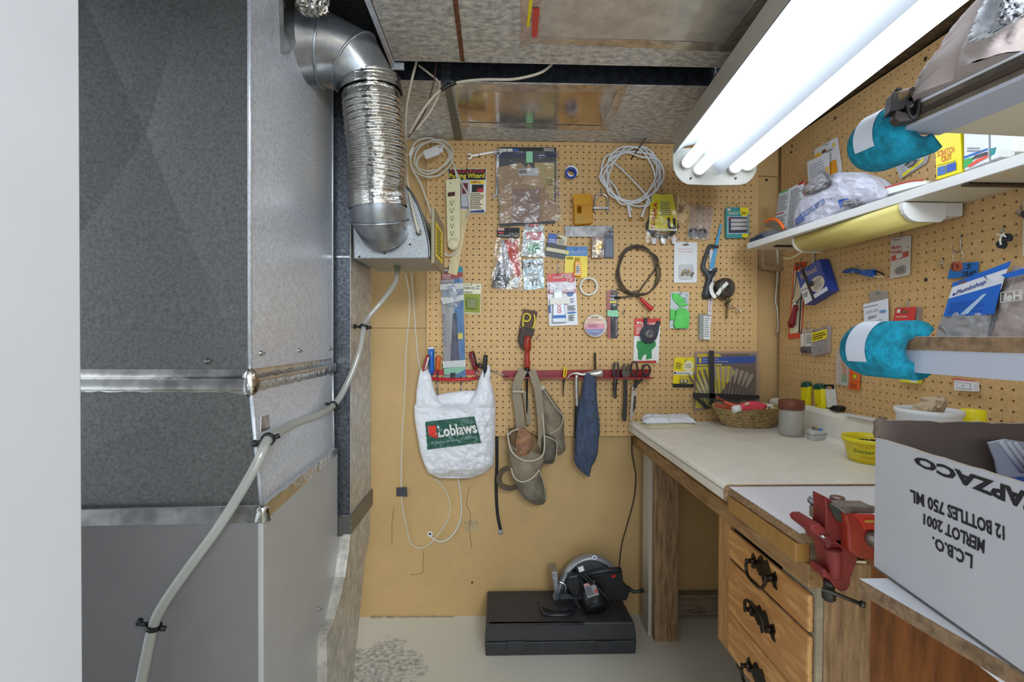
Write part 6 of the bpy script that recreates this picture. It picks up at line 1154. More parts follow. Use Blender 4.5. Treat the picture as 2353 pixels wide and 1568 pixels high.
m, f = card(RG, ((1850, 628), (1905, 596), (1928, 668), (1872, 702)), 0.003, 0.035, BXB, [('t', 'All Round', [(0.12, 0.1), (0.8, 0.12), (0.8, 0.28), (0.12, 0.26)], M((214, 180, 120), 0.5), 0.02), ('p', [(0, 0.5), (0.3, 0.38), (0.35, 0.98), (0.0, 0.98)], M((226, 224, 224), 0.5)), ('e', 0.68, 0.64, 0.28, 0.22, M((206, 198, 180), 0.5)), ('l', 6, 0.5, 0.5, 0.9, 0.78, M((130, 120, 104), 0.5)), ('r', 0.3, 0.86, 0.98, 0.98, M((220, 222, 230), 0.5)), ('t', '28 ga', (0.04, 0.55, 0.28, 0.62), INK), ('t', "15'", (0.06, 0.68, 0.24, 0.8), INK, 0.02)], 0.0)
for k in range(1, 8): m.flat(f, [(k/8-.004, 0), (k/8+.004, 0), (k/8+.004, 0.5), (k/8-.004, 0.5)], 0.0354, M((150, 170, 220), 0.4)); m.flat(f, [(0, k/14-.004), (1, k/14-.004), (1, k/14+.004), (0, k/14+.004)], 0.0354, M((150, 170, 220), 0.4))
m.poly(f, el(0.5, 0.55, 0.09, 0.08, 14), 0.0352, 0.001, BLACK); m.build('box', t)
m = MB(); m.poly(f, [(0.24, 0.0), (0.34, 0.0), (0.44, 1.0), (0.34, 1.0)], 0.036, 0.001, M((52, 48, 48), 0.5)); m.build('elastic_band', t)['label'] = 'black elastic band'
t = T3('utility_clip', 'small blue handled spring clip with black and white leads', 'clip', RG, 1985, 640)
CB = M((30, 84, 160), 0.4)
m = MB(); m.pt(RG, [(1939, 625, .008), (1955, 622, .012), (1975, 624, .014)], lambda u: 0.005+0.003*sin(PI*u), CB, n=8); m.poly(RG, [(1975, 621), (2002, 619), (2001, 637), (1976, 632)], 0.006, 0.016, CB); m.build('handle', t)
m = MB(); m.pt(RG, [(2001, 625, .012), (2018, 625, .014), (2032, 632, .014)], 0.0025, BLACK); m.pt(RG, [(2001, 634, .012), (2014, 636, .014), (2030, 637, .012)], 0.0018, CREAM); m.build('lead', t)
hook(RG, 1979, 612, 'hook holding the small blue spring clip')
t = T3('plumbing_bag', 'clear packet with red and white plumbing label holding two washers', 'packet', RG, 2070, 640)
m, f = card(RG, ((2048, 549), (2094, 541), (2091, 632), (2046, 641)), 0.004, 0.001, M((222, 216, 204), 0.45), [('t', 'Master', (0.06, 0.18, 0.55, 0.28), M((200, 60, 56), 0.4), 0.02), ('t', 'Plumber', (0.04, 0.3, 0.62, 0.4), M((200, 60, 56), 0.4), 0.02), ('p', [(0.06, 0.44), (0.93, 0.38), (0.93, 0.52), (0.06, 0.57)], M((206, 70, 60), 0.4)), ('p', [(0.3, 0.44), (0.6, 0.4), (0.66, 0.5), (0.36, 0.55)], PAPER), ('t', '63', (0.84, 0.25, 0.94, 0.3), INK), ('l', 5, 0.45, 0.72, 0.85, 0.86, GREYINK)], 0.0); m.build('header_card', t)
for x, y in ((2062, 623), (2073, 621)): m = MB(); m.ring(RG, el(x, y, 6, 7.5, 18), el(x, y, 3.4, 4.4, 18), 0.006, 0.004, M((146, 140, 134), 0.5)); m.build('washer', t)
m = MB(); m.patch(RG, [(2045, 548), (2095, 539), (2092, 633), (2045, 642)], lambda u, v: 0.014+0.002*noise.noise(Vector((u*.1, v*.1, 5))), CLEAR, 8, 12); m.build('film', t, recalc=False)
hook(RG, 2073.5, 531, 'hook above the red and white plumbing packet', 0.035)
# big hook with o-rings, S TRAP tag
hook(RG, 2211, 542, 'large double-bend hook carrying ring of washers', 0.045, dn=24, side=-0.015)
t = T3('washer_ring', 'wire ring with two rust red rubber washers hanging on large hook', 'washers', RG, 2198, 624, 0.04)
m = MB(); c = RG.at(2198, 588, 0.042); m.tube([c+Vector((0.003, 0.013*cos(2*PI*k/20), 0.016*sin(2*PI*k/20))) for k in range(20)], 0.0009, CHROME, n=5, sub=1, closed=True); m.build('wire_ring', t)
for dx, c2 in ((0, (120, 60, 44)), (7, (150, 70, 50))):
    m = MB(); m.ring(RG, el(2192+dx, 613, 8.5, 11, 20), el(2192+dx, 613, 4, 5.5, 20), 0.036+dx*0.001, 0.006, M(c2, 0.6)); m.build('rubber_washer', t)
t = T3('paper_tag', 'bright blue paper tag handwritten S TRAP', 'tag', RG, 2210, 640)
m, f = card(RG, ((2186, 606), (2250, 602), (2245, 634), (2177, 641)), 0.006, 0.0006, M((32, 110, 186), 0.5), [('t', 'S', [(0.62, 0.1), (0.78, 0.08), (0.76, 0.46), (0.6, 0.48)], INK, 0.01), ('t', 'TRAP', [(0.5, 0.62), (0.96, 0.56), (0.95, 0.92), (0.48, 0.98)], INK, 0.01)], 0.0); m.build('tag_sheet', t)
hook(RG, 2168, 595, 'short empty hook left of the blue handwritten tag', 0.03, side=-0.02)
hook(RG, 2309, 520, 'hook tied with two black rubber discs', 0.035, side=-0.02)
t = T3('rubber_discs', 'pair of black rubber discs tied with string on a hook', 'discs', RG, 2300, 575, 0.02)
for x, y in ((2299, 562), (2312, 546)): m = MB(); m.poly(RG, el(x, y, 11, 9.5, 22), 0.02, 0.006, M((30, 32, 40), 0.6)); m.build('disc', t)
m = MB(); m.pt(RG, [(2300, 563, .028), (2298, 550, .03), (2305, 541, .03), (2311, 545, .028)], 0.0018, M((220, 214, 200), 0.7)); m.pt(RG, [(2290, 538, .03), (2300, 541, .032), (2308, 536, .03)], 0.0018, M((220, 214, 200), 0.7)); m.build('string', t)
hook(RG, 2349, 474, 'hook at the right edge of the photo under the shelf', 0.04, side=-0.02)
t = T3('rubber_disc', 'black rubber plug hanging at far right below the shelf', 'disc', RG, 2352, 500, 0.02); m = MB(); m.poly(RG, el(2352, 493, 6, 9, 16), 0.03, 0.008, M((40, 42, 46), 0.6)); m.build('disc', t)
# plumbshop bag
t = T3('plumbing_bag', 'large clear bag with blue and white plumbing header on the right board', 'bag', RG, 2240, 765)
f = sub(RG, (2190, 651), (2312, 618), (2286, 722), (2170, 728), off=0.022)
BH = M((28, 106, 206), 0.35)
m = MB(); m.poly(f, [(0.0, 0.0), (1.06, -0.14), (1.03, 0.0), (0.02, 0.12)], 0, 0.002, BH); m.poly(f, [(0.02, 0.12), (1.03, 0.0), (1.0, 0.45), (0.0, 0.46)], 0, 0.0014, M((230, 232, 240), 0.4)); m.poly(f, [(0.0, 0.46), (1.0, 0.32), (0.99, 1.0), (0.0, 1.0)], 0, 0.0020, BH)
m.text(f, 'Plumbshop', [(0.16, 0.26), (0.7, 0.12), (0.7, 0.28), (0.16, 0.42)], 0.0028, M((30, 64, 150), 0.4), 0.015); m.flat(f, el(0.22, 0.06, 0.09, 0.03), 0.0028, M((120, 90, 66), 0.6)); m.flat(f, [(0.08, 0.33), (0.13, 0.31), (0.13, 0.38), (0.08, 0.4)], 0.0026, M((30, 64, 150), 0.4)); deco(m, f, [('l', 6, 0.08, 0.6, 0.85, 0.92, M((20, 84, 176), 0.4)), ('p', [(0.35, 0.96), (0.7, 0.5), (0.78, 0.5), (0.5, 0.96)], M((180, 210, 240), 0.3))], 0.0022); m.build('printed_panel', t)
m = MB(); m.span(RG, [(700, 2175, 2285, .5), (725, 2166, 2283, 1), (760, 2152, 2275, 1), (790, 2150, 2270, .8)], 0.02, 0.004, clear((226, 228, 234), 0.3, 0.12, 1.0, 60, 0.35), 20, 20, (0.006, 0.06), 0.5, 1.5); m.build('pouch', t)
m = MB(); m.pt(RG, [(2160, 752, .014), (2172, 756, .016), (2182, 780, .016)], 0.006, M((150, 150, 156), 0.4, 0.4)); m.build('fitting', t)
m = MB(); m.pt(RG, [(2260, 632, -0.002), (2262, 634, .02), (2268, 642, .04)], 0.0016, CHROME); m.build('wire_hook', t)
t = T3('plumbing_bag', 'clear plastic bag at far right with reversed white lettering', 'bag', RG, 2320, 765)
m = MB(); m.span(RG, [(612, 2330, 2420, .3), (640, 2306, 2420, .6), (700, 2292, 2410, .9), (740, 2286, 2400, 1), (790, 2270, 2400, .9)], 0.02, 0.003, M((190, 176, 170), 0.35, 0, 0.2, 12, 0.6, 40), 24, 30, (0.007, 0.04), 0.5, 6.0); m.build('bag_body', t)
m = MB(); f = sub(RG, (2300, 672), (2349, 665), (2350, 690), (2298, 696), off=0.034); m.ring(f, rr(0, 0, 1, 1), rr(0.03, 0.06, 0.97, 0.94), 0, 0.0005, PAPER); m.text(f, 'Hel', (0.95, 0.15, 0.2, 0.9), 0.0006, PAPER, 0.03); m.build('printed_panel', t)
m = MB(); m.poly(RG, [(2300, 632), (2390, 606), (2390, 622), (2312, 640)], 0.03, 0.001, BH); m.build('header_strip', t)['label'] = 'blue header strip'
# note bag
t = T3('note_bag', 'small clear bag with handwritten paper note on the right board', 'bag', RG, 2012, 735)
m, f = card(RG, ((1998, 669), (2041, 668), (2042, 734), (1998, 735)), 0.003, 0.001, CLEARM, [], 0.0); m.build('film', t)
m, f = card(RG, ((1984, 700), (2041, 686), (2043, 760), (1988, 760)), 0.008, 0.001, M((226, 228, 236), 0.6), [('r', 0.02, 0.12, 0.6, 0.14, INK), ('t', 'STICK-ON', [(0.1, 0.3), (0.6, 0.25), (0.6, 0.35), (0.1, 0.4)], GREYINK), ('t', 'BSMNT', [(0.2, 0.5), (0.55, 0.45), (0.55, 0.55), (0.2, 0.6)], INK), ('t', 'FURN ACE', [(0.15, 0.68), (0.75, 0.63), (0.75, 0.73), (0.15, 0.78)], INK), ('e', 0.8, 0.38, 0.14, 0.05, M((110, 150, 200), 0.4))], 0.0); m.build('note', t)['label'] = 'white handwritten note'
hook(RG, 2024, 657, 'double hook above the handwritten note bag', 0.03, side=-0.015)
# coaxial staples
m, f = card(RG, ((2060, 707), (2106, 706), (2100, 745), (2050, 745)), 0.012, 0.001, M((210, 60, 58), 0.4), [('r', 0.1, 0.12, 0.26, 0.32, PAPER), ('e', 0.5, 0.28, 0.2, 0.1, M((130, 84, 60), 0.6)), ('t', 'Coaxial Staples', (0.1, 0.5, 0.66, 0.62), PAPER, 0.02)], 0.0); m.poly(f, rr(0.05, 0.0, 1.15, 1.0), -0.008, 0.006, clear((226, 220, 220), 0.3, 0.1, 0.2, 30, 0.2)); single(m, 'staples_pack', 'red carded pack of cable staples just above the middle teal foam', 'pack')
hook(RG, 2089, 690, 'hook holding the red cable staples pack')
# nail packets
t = T3('nail_packet', 'small clear packet with white label and dark nails near the corner', 'packet', RG, 1855, 815)
m, f = card(RG, ((1840, 757), (1868, 755), (1868, 813), (1841, 812)), 0.003, 0.001, M((190, 170, 150), 0.5), [('r', 0.0, 0.2, 1, 0.72, M((222, 218, 208), 0.5)), ('r', 0.34, 0.2, 0.4, 0.72, M((180, 160, 140), 0.5)), ('l', 5, 0.5, 0.25, 0.95, 0.6, GREYINK)], 0.0); m.build('card', t)
m = MB(); m.span(f, [(0.72, 0.1, 0.9, .6), (0.85, 0.05, 0.95, 1), (0.98, 0.1, 0.9, .6)], 0.010, 0.002, M((120, 116, 116), 0.5, 0.4, 0.4, 200), 12, 10, (0.004, 12.0)); m.build('nails', t)
hook(RG, 1861.5, 741, 'hook above the white labelled nail packet', 0.028, side=-0.012)
t = T3('nail_packet', 'clear box of bright nails with a yellow label on right board', 'packet', RG, 1890, 818)
m, f = card(RG, ((1874, 760), (1911, 750), (1909, 812), (1872, 820)), 0.003, 0.014, clear((220, 214, 210), 0.3, 0.1, 0.2, 30, 0.3), [('r', 0.02, 0.1, 0.96, 0.44, YEL), ('t', 'NAILS', (0.08, 0.02, 0.4, 0.09), INK), ('l', 3, 0.08, 0.16, 0.9, 0.4, INK)], 0.06); m.build('packet_box', t)
random.seed(9); m = MB(); NL = M((206, 206, 214), 0.3, 0.7)
for k in range(60):
    u, v = random.uniform(0.1, 0.85), random.uniform(0.58, 0.95); a = random.random()*PI; p = f.at(u, v, 0.015+0.002*random.random()); d = Vector((0, cos(a), sin(a)))*0.004; m.tube([p-d, p+d], 0.0007, NL, sub=1, n=4)
o = m.build('nails', t); o['kind'] = 'stuff'
hook(RG, 1903, 738, 'hook above the yellow labelled nail box', 0.028, side=-0.012)
# orange packet
t = T3('caution_pack', 'clear pack with green insert and orange caution card on right board', 'pack', RG, 1950, 900)
m, f = card(RG, ((1951, 845), (1977, 848), (1975, 898), (1949, 893)), 0.006, 0.001, M((236, 108, 40), 0.45), [('e', 0.6, 0.38, 0.18, 0.13, M((70, 150, 60), 0.5)), ('e', 0.6, 0.38, 0.12, 0.09, YEL), ('t', 'CAUTION', (0.3, 0.58, 0.9, 0.66), M((180, 60, 30), 0.5)), ('l', 4, 0.2, 0.7, 0.92, 0.94, M((180, 60, 30), 0.5))], 0.0); m.build('orange_card', t)
m, f = card(RG, ((1923, 812), (1951, 826), (1951, 888), (1922, 882)), 0.004, 0.002, M((226, 200, 180), 0.4), [('p', [(0.4, 0.1), (0.75, 0.3), (0.9, 0.6), (0.6, 0.62), (0.4, 0.3)], M((236, 140, 50), 0.4)), ('p', [(0.5, 0.62), (0.9, 0.62), (0.85, 0.9), (0.5, 0.95)], M((110, 180, 90), 0.4)), ('r', 0.4, 0.9, 0.95, 0.98, PAPER)], 0.0); m.build('insert', t)
m = MB(); m.patch(RG, [(1921, 800), (1953, 815), (1952, 890), (1921, 884)], lambda u, v: 0.014, CLEARM, 6, 8); m.build('film', t, recalc=False)
# razor blade boxes behind the middle shelf
m, f = card(RG, ((2203, 874), (2250, 878), (2251, 900), (2203, 897)), 0.003, 0.012, M((230, 230, 232), 0.4), [('p', [(0.1, 0.15), (0.82, 0.2), (0.84, 0.35), (0.80, 0.4), (0.80, 0.6), (0.84, 0.7), (0.82, 0.85), (0.1, 0.8), (0.13, 0.6), (0.1, 0.4)], GREYINK), ('p', [(0.12, 0.2), (0.8, 0.25), (0.81, 0.35), (0.78, 0.42), (0.78, 0.58), (0.81, 0.68), (0.8, 0.8), (0.12, 0.75), (0.15, 0.6), (0.12, 0.4)], M((230, 230, 232), 0.4)), ('e', 0.46, 0.5, 0.03, 0.12, GREYINK)], 0.0)
m.poly(f, [(-0.2, -0.15), (0.6, -0.1), (0.9, 0.0), (-0.1, 0.02)], 0.0, 0.01, M((210, 90, 90), 0.4)); single(m, 'blade_box', 'small white box printed with a razor blade on the right board', 'box')
m, f = card(RG, ((2072, 862), (2122, 862), (2118, 882), (2080, 878)), 0.003, 0.012, M((232, 222, 60), 0.4), [('r', 0.6, 0.1, 0.95, 0.9, PAPER)], 0.0); single(m, 'yellow_pack', 'yellow and white pack peeking below the middle teal foam', 'pack')
# yellow/green knives and scraper
for k, (q, cap, lb) in enumerate(((((1849, 888), (1867, 888), (1865, 932), (1849, 929)), (1858, 884), 'yellow utility knife with green cap, nearer to the room corner'), (((1878, 893), (1897, 893), (1900, 940), (1883, 936)), (1887, 888), 'yellow utility knife with green cap, beside the white scraper card'))):
    t = T3('utility_knife', lb, 'knife', RG, q[3][0], q[3][1], 0, 'yellow utility knives on the right board')
    m = MB(); f = sub(RG, *q, off=0.003); m.poly(f, rr(0, -0.02, 1, 1, 0.1), 0, 0.016, M((240, 222, 20), 0.35)); deco(m, f, [('e', 0.25, 0.85, 0.06, 0.03, INK), ('e', 0.28, 0.9, 0.04, 0.02, INK)], 0.016); m.build('handle', t, bevel=0.003)
    m = MB(); m.poly(f, el(0.5, -0.04, 0.47, 0.22, 20, 180, 360)+[(0.98, 0.06), (0.02, 0.06)], -0.001, 0.019, M((30, 84, 66), 0.25)); m.build('cap', t, bevel=0.003)['label'] = 'dark green cap'
t = T3('scraper', 'white carded scraper with black top and foot beside the knives', 'scraper', RG, 1910, 945)
m, f = card(RG, ((1896, 884), (1918, 884), (1925, 938), (1901, 936)), 0.003, 0.002, M((226, 224, 220), 0.45), [('r', 0, 0, 1, 0.2, INK), ('p', el(0.45, 0.15, 0.3, 0.07), M((190, 150, 100), 0.6))], 0.0); m.build('card', t)
m = MB(); m.poly(RG, [(1904, 938), (1914, 932), (1925, 936), (1922, 945), (1908, 944)], 0.002, 0.03, BLACK); m.build('foot', t, bevel=0.002)
# corner: cardboard cover and cable
t = T3('corner_cover', 'tan cardboard cover with two screws in the far right corner', 'cover', BW, 1760, 625)
a = BW.at(1736, 575, 0.03); b = BW.at(1786, 575, 0.03)
m = MB(); m.prism3([BW.at(1736, 572, .0), BW.at(1738, 610, .0), BW.at(1742, 622, .0), BW.at(1783, 628, .0), BW.at(1787, 620, .0), BW.at(1787, 572, 0)], Vector((0, -0.05, 0)), M((178, 146, 108), 0.7, 0, 0.08, 30)); m.build('cardboard', t, bevel=0.006)
for x in (1757, 1773): m = MB(); m.lathe(BW.at(x, 608, .052), [(0.005, 0), (0.004, 0.002)], STEEL, 10, (0, -1, 0)); m.build('screw', t)
m = MB(); m.tube([BW.at(1784, 572, .06), BW.at(1787, 590, .06), BW.at(1786, 640, .02), BW.at(1782, 690, .01), BW.at(1786, 710, .008), BW.at(1788, 745, .006), BW.at(1787, 765, .004)], 0.0035, M((226, 218, 200), 0.5), n=7); single(m, 'cable', 'white cable running down the corner beside cardboard cover', 'cable')
m = MB(); m.lathe(BW.at(1761, 414), [(0.006, 0), (0.005, 0.003)], DKSTEEL, 12, (0, -1, 0)); single(m, 'screw', 'round screw head in the corner panel right of the lamp end', 'screw')

# ================================================================ WORKBENCH
ZT = 0.827; CW = M((246, 240, 224), 0.4, 0, 0.05, 14, name='speckled_laminate'); PB = M((178, 142, 104), 0.85, 0, 0.3, 120, name='particle_board')
WOOD = M((176, 138, 92), 0.6, 0, 0.35, 14, 0.1, 40, col2=(128, 92, 54), stretch=(6, 1, 6), name='rough_pine'); WOODV = M((170, 136, 96), 0.6, 0, 0.35, 12, 0.1, 40, col2=(112, 84, 56), stretch=(6, 6, 0.8), name='rough_pine_upright')
WOODG = M((150, 134, 112), 0.7, 0, 0.4, 14, col2=(104, 86, 66), stretch=(1, 6, 6), name='weathered_wood')
XF = 0.545; YN = 1.127; YF = 1.972
t = thing('countertop', 'speckled cream laminate countertop with raised backsplash', 'countertop', (0.86, 1.55, ZT-0.038))
pf = [(XF, ZT-0.012)]+[(XF+0.014-0.014*cos(a), ZT-0.014+0.014*sin(a)) for a in [PI/2*k/5 for k in range(6)]]
pf += [(XF+0.03, ZT-0.0005), (1.12, ZT), (1.135, ZT+0.003), (1.142, ZT+0.012), (1.146, ZT+0.085), (1.152, ZT+0.096), (1.165, ZT+0.10), (XR-0.004, ZT+0.10), (XR-0.004, ZT-0.018), (XF+0.03, ZT-0.018), (XF+0.028, ZT-0.038), (XF+0.002, ZT-0.038), (XF, ZT-0.034)]
m = MB(); m.prism3([(x, YN+0.0015, z) for x, z in pf], Vector((0, YF-YN-0.0015, 0)), CW); m.build('laminate_top', t, bevel=0.001)
m = MB(); m.prism3([(x, YN, z) for x, z in pf], Vector((0, 0.0015, 0)), PB); m.build('cut_edge', t)['label'] = 'raw particle board cut end'
m = MB(); WB_ = M((232, 232, 236), 0.3, name='white_melamine'); m.box(0.558, 0.858, ZT-0.006, XR-0.004, YN-0.001, ZT-0.0045, WB_); m.box(0.5575, 0.8575, ZT-0.024, XR-0.004, YN-0.001, ZT-0.006, PB); single(m, 'melamine_board', 'white melamine board with raw particle edge beside the vise', 'board', recalc=True)
t = thing('workbench_frame', 'rough lumber workbench frame with posts and rails', 'workbench', (0.8, 1.4, 0))
m = MB(); m.box(XF+0.026, 0.852, 0.722, XF+0.062, YF+0.02, 0.788 if False else 0.765, WOOD); m.build('front_rail', t, bevel=0.002)
m = MB(); m.box(XF+0.03, YN, 0.766, XF+0.06, YF+0.02, ZT-0.0385, WOOD); m.build('spacer', t)
m = MB(); m.box(0.553, 0.862, 0.766, 0.580, YN-0.004, 0.801, M((178, 132, 70), 0.4, 0, 0.12, 8, stretch=(1, 6, 1))); m.build('edge_strip', t, bevel=0.0015)['label'] = 'smooth varnished strip'
m = MB(); m.box(0.581, 0.862, 0.766, 0.67, YN, 0.8025, WOODG); m.build('spacer', t)
lgx = PY(1.818).at(1502, 1483).x
m = MB(); m.box(lgx+0.002, 1.812, 0.0, lgx+0.092, 1.85, 0.788, WOODV); m.build('leg', t, bevel=0.002)
m = MB(); m.box(lgx-0.012, 1.85, 0.0, lgx+0.002, 1.93, 0.75, M((186, 176, 160), 0.6)); m.build('leg', t, bevel=0.001)
m = MB(); m.box(lgx+0.095, YB-0.024, 0.015, XR-0.01, YB+0.014, 0.10, WOODG); m.build('floor_rail', t, bevel=0.002)['label'] = 'weathered grey rail at floor level'
pxx = PY(0.852).at(1896, 1400).x; pxe = PY(0.852).at(2004, 1400).x
m = MB(); m.box(pxx, 0.853, 0.0, pxe, 0.941, 0.765, WOODV); m.build('leg', t, bevel=0.003)
m = MB(); m.poly(PY(0.852), [(1967, 1290), (1992, 1291), (1990, 1296), (1967, 1294)], 0.0, 0.003, CREAM); m.build('splinter', t)
m = MB(); m.box(pxe+0.002, 0.875, 0.0, XR-0.005, 0.887, 0.765, M((146, 88, 44), 0.4, 0, 0.35, 6, col2=(98, 56, 26), stretch=(6, 6, 1), name='dark_plywood')); single(m, 'plywood_panel', 'dark varnished plywood panel closing the near end of bench', 'panel', bevel=0.001)
# drawer unit
XDw = 0.590
m = MB(); m.box(XDw, 0.856, 0.30, pxx-0.001, 0.962, 0.7215, M((176, 164, 140), 0.7, 0, 0.2, 20)); m.build('cleat', t)['label'] = 'grey wooden cleat beside the drawers'
PINE = M((212, 160, 98), 0.4, 0, 0.3, 20, 0.05, 30, col2=(186, 130, 74), kind='wave', stretch=(1, 0.5, 3.0), name='honey_pine'); PINE2 = M((204, 154, 96), 0.45, 0, 0.2, 12, stretch=(6, 6, 0.8), name='honey_pine_frame')
XDw = 0.590
DWF = PXr(XDw)
yA, yB = PXr(XDw).at(1648, 1400).y, PXr(XDw).at(1675, 1400).y; yC = PXr(XDw).at(1871, 1500).y
zb = PXr(XDw).at(1674, 1502).z
t = thing('drawer_unit', 'honey pine drawer unit with black handles hung under the bench', 'drawers', (0.75, (yA+yC)/2, zb))
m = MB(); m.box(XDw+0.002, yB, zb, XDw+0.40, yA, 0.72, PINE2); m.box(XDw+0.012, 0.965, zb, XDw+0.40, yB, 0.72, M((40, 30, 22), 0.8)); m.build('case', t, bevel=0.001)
DR = [([(1673, 1213), (1871, 1366), (1871, 1446), (1866, 1452), (1673, 1280)], 0), ([(1673, 1281), (1871, 1450), (1877, 1460), (1877, 1568+60), (1673, 1403)], 1), ([(1673, 1405), (1877, 1568+66), (1877, 1850), (1850, 1720), (1673, 1500)], 2)]
for pts, k in DR:
    if k == 0: z_t, z_b = PXr(XDw-.012).at(1673, 1214).z, PXr(XDw-.012).at(1673, 1279).z
    elif k == 1: z_t, z_b = PXr(XDw-.012).at(1673, 1286).z, PXr(XDw-.012).at(1673, 1403).z
    else: z_t, z_b = PXr(XDw-.012).at(1673, 1407).z, PXr(XDw-.012).at(1673, 1499).z
    y0_ = PXr(XDw-.012).at(1673, 1300).y; m = MB(); m.box(XDw-0.012, yC, z_b, XDw-0.001, y0_, z_t, PINE); dr = m.build('drawer', t, bevel=0.004)
    # bail pull: pierced dark backplate, two posts and a drop handle
    cpx, cpy = ((1756, 1312), (1752, 1427), (1745, 1560))[k]; c = PXr(XDw-.012).at(cpx, cpy); HB = M((52, 44, 36), 0.35, 0.7)
    W_, H_ = 0.056, 0.026; sh = [(-1, .3), (-.85, .75), (-.7, .5), (-.55, .25), (-.35, .9), (-.2, 1.1), (0, .8), (.2, 1.1), (.35, .9), (.55, .25), (.7, .5), (.85, .75), (1, .3), (.9, -.2), (1, -.6), (.8, -.6), (.6, -.3), (.3, -.7), (.15, -.6), (0, -1.1), (-.15, -.6), (-.3, -.7), (-.6, -.3), (-.8, -.6), (-1, -.6), (-.9, -.2)]
    m = MB(); m.prism3([c+Vector((-0.0025, -x*W_*.9, y*H_)) for x, y in sh], Vector((0.002, 0, 0)), HB); pl_ = m.build('handle', dr); pl_['label'] = 'ornate dark metal bail handle'
    m = MB()
    for s_ in (-1, 1): m.lathe(c+Vector((-0.003, s_*0.036, 0.004)), [(0.008, 0), (0.006, 0.006), (0.004, 0.014), (0.006, 0.018)], HB, 10, (-1, 0, 0))
    dz = -0.03 if k != 1 else 0.0; up_ = 1 if k == 1 else -1
    m.tube([c+Vector((-0.018, -0.036, 0.004)), c+Vector((-0.020, -0.038, 0.004+up_*0.012)), c+Vector((-0.022, -0.026, 0.004+up_*0.027)), c+Vector((-0.022, 0, 0.004+up_*0.031)), c+Vector((-0.022, 0.026, 0.004+up_*0.027)), c+Vector((-0.020, 0.038, 0.004+up_*0.012)), c+Vector((-0.018, 0.036, 0.004))], 0.0035, HB, n=8)
    m.build('bail', dr)
m = MB(); m.lathe((XDw+0.03, yB-0.02, zb-0.028), [(0.013, 0), (0.018, 0.006), (0.018, 0.02), (0.012, 0.028)], BLACK, 14); m.build('foot', t)['label'] = 'black rubber foot'

# ---------------------------------------------------------------- on the countertop
TOP = PZu(ZT)
m = MB(); m.poly(PXr(1.150), [(1940, 950), (2020, 964), (2020, 970), (1940, 955)], 0.0, 0.012, M((224, 224, 224), 0.4)); single(m, 'trim_strip', 'white trim strip lying along the top of the backsplash', 'strip')
# cloths
RW = M((236, 236, 238), 0.85, 0, 0, 10, 0.4, 70, name='white_cloth'); RC = M((226, 214, 176), 0.85, 0, 0.06, 20)
def cloth(label, quad, z0, h, mat, amp, fr, seed, nx=44, ny=34):
    q = [TOP.at(x, y) for x, y in quad]; m = MB(); vs = []; fs = []; w = nx+1
    for side in (0, 1):
        for j in range(ny+1):
            for i in range(nx+1):
                u, v = i/nx, j/ny; e = min(1, min(u, 1-u, v, 1-v)*9)**0.5
                a = q[0].lerp(q[1], u).lerp(q[3].lerp(q[2], u), v); n1 = noise.fractal(Vector((u*fr+seed, v*fr, seed)), 0.7, 2, 4)
                a = a+Vector((0.012*noise.noise(Vector((u*6, v*6, seed))), 0.012*noise.noise(Vector((u*6, v*6, seed+9))), 0))
                vs.append(Vector((a.x, a.y, z0+(h*e+amp*(1-abs(n1)*2)*e if side == 0 else 0))))
    nv = w*(ny+1)
    for j in range(ny):
        for i in range(nx): a = j*w+i; fs += [(a, a+1, a+w+1, a+w), (nv+a+1, nv+a, nv+a+w, nv+a+w+1)]
    for j in range(ny): a = j*w; fs.append((a, a+w, nv+a+w, nv+a)); a += nx; fs.append((a+w, a, nv+a, nv+a+w))
    for i in range(nx): fs.append((i+1, i, nv+i, nv+i+1)); a = ny*w+i; fs.append((a, a+1, nv+a+1, nv+a))
    m.add(vs, fs, mat, True); return single(m, 'cloth', label, 'cloth')
cloth('folded cream cloth at the far left end of the countertop', [(1462, 969), (1585, 968), (1607, 982), (1490, 986)], ZT+0.0003, 0.007, RC, 0.002, 3, 2.0)
cloth('crumpled white cloth lying on top of the folded cream cloth', [(1472, 968), (1580, 966), (1600, 978), (1482, 980)], ZT+0.0105, 0.014, RW, 0.009, 3.2, 5.0)
# basket
bc = TOP.at(1718, 978); bc.z = ZT
t = thing('wicker_basket', 'oval wicker basket full of small bottles on the countertop', 'basket', bc)
WK = M((226, 196, 138), 0.6, 0, 0.3, 60); WK2 = M((208, 174, 114), 0.6, 0, 0.3, 60)
rx0, ry0, rx1, ry1, bh = 0.088, 0.062, 0.135, 0.092, 0.078
m = MB(); NS = 40
for r_ in range(13):
    tt = (r_+0.5)/13; rx, ry, z = rx0+(rx1-rx0)*tt**0.8, ry0+(ry1-ry0)*tt**0.8, tt*bh
    m.tube([bc+Vector(((rx+0.0022*((k+r_) % 2*2-1))*cos(2*PI*k/NS), (ry+0.0022*((k+r_) % 2*2-1))*sin(2*PI*k/NS), z+0.0012*sin(k*1.3+r_))) for k in range(NS)], 0.0034, WK if r_ % 2 else WK2, n=5, sub=2, closed=True)
o = m.build('woven_wall', t, recalc=False)
m = MB()
for k in range(0, NS, 2):
    a = 2*PI*(k+0.5)/NS; m.tube([bc+Vector(((rx0+(rx1-rx0)*q**0.8)*cos(a), (ry0+(ry1-ry0)*q**0.8)*sin(a), q*bh)) for q in (0, .3, .6, 1)], 0.0016, WK2, n=5, sub=1)
o = m.build('ribs', t, recalc=False); o['kind'] = 'stuff'
m = MB(); m.tube([bc+Vector((rx1*cos(2*PI*k/60), ry1*sin(2*PI*k/60), bh+0.002+0.002*sin(k*2.1))) for k in range(60)], 0.0042, WK, n=6, sub=1, closed=True); m.build('braided_rim', t)
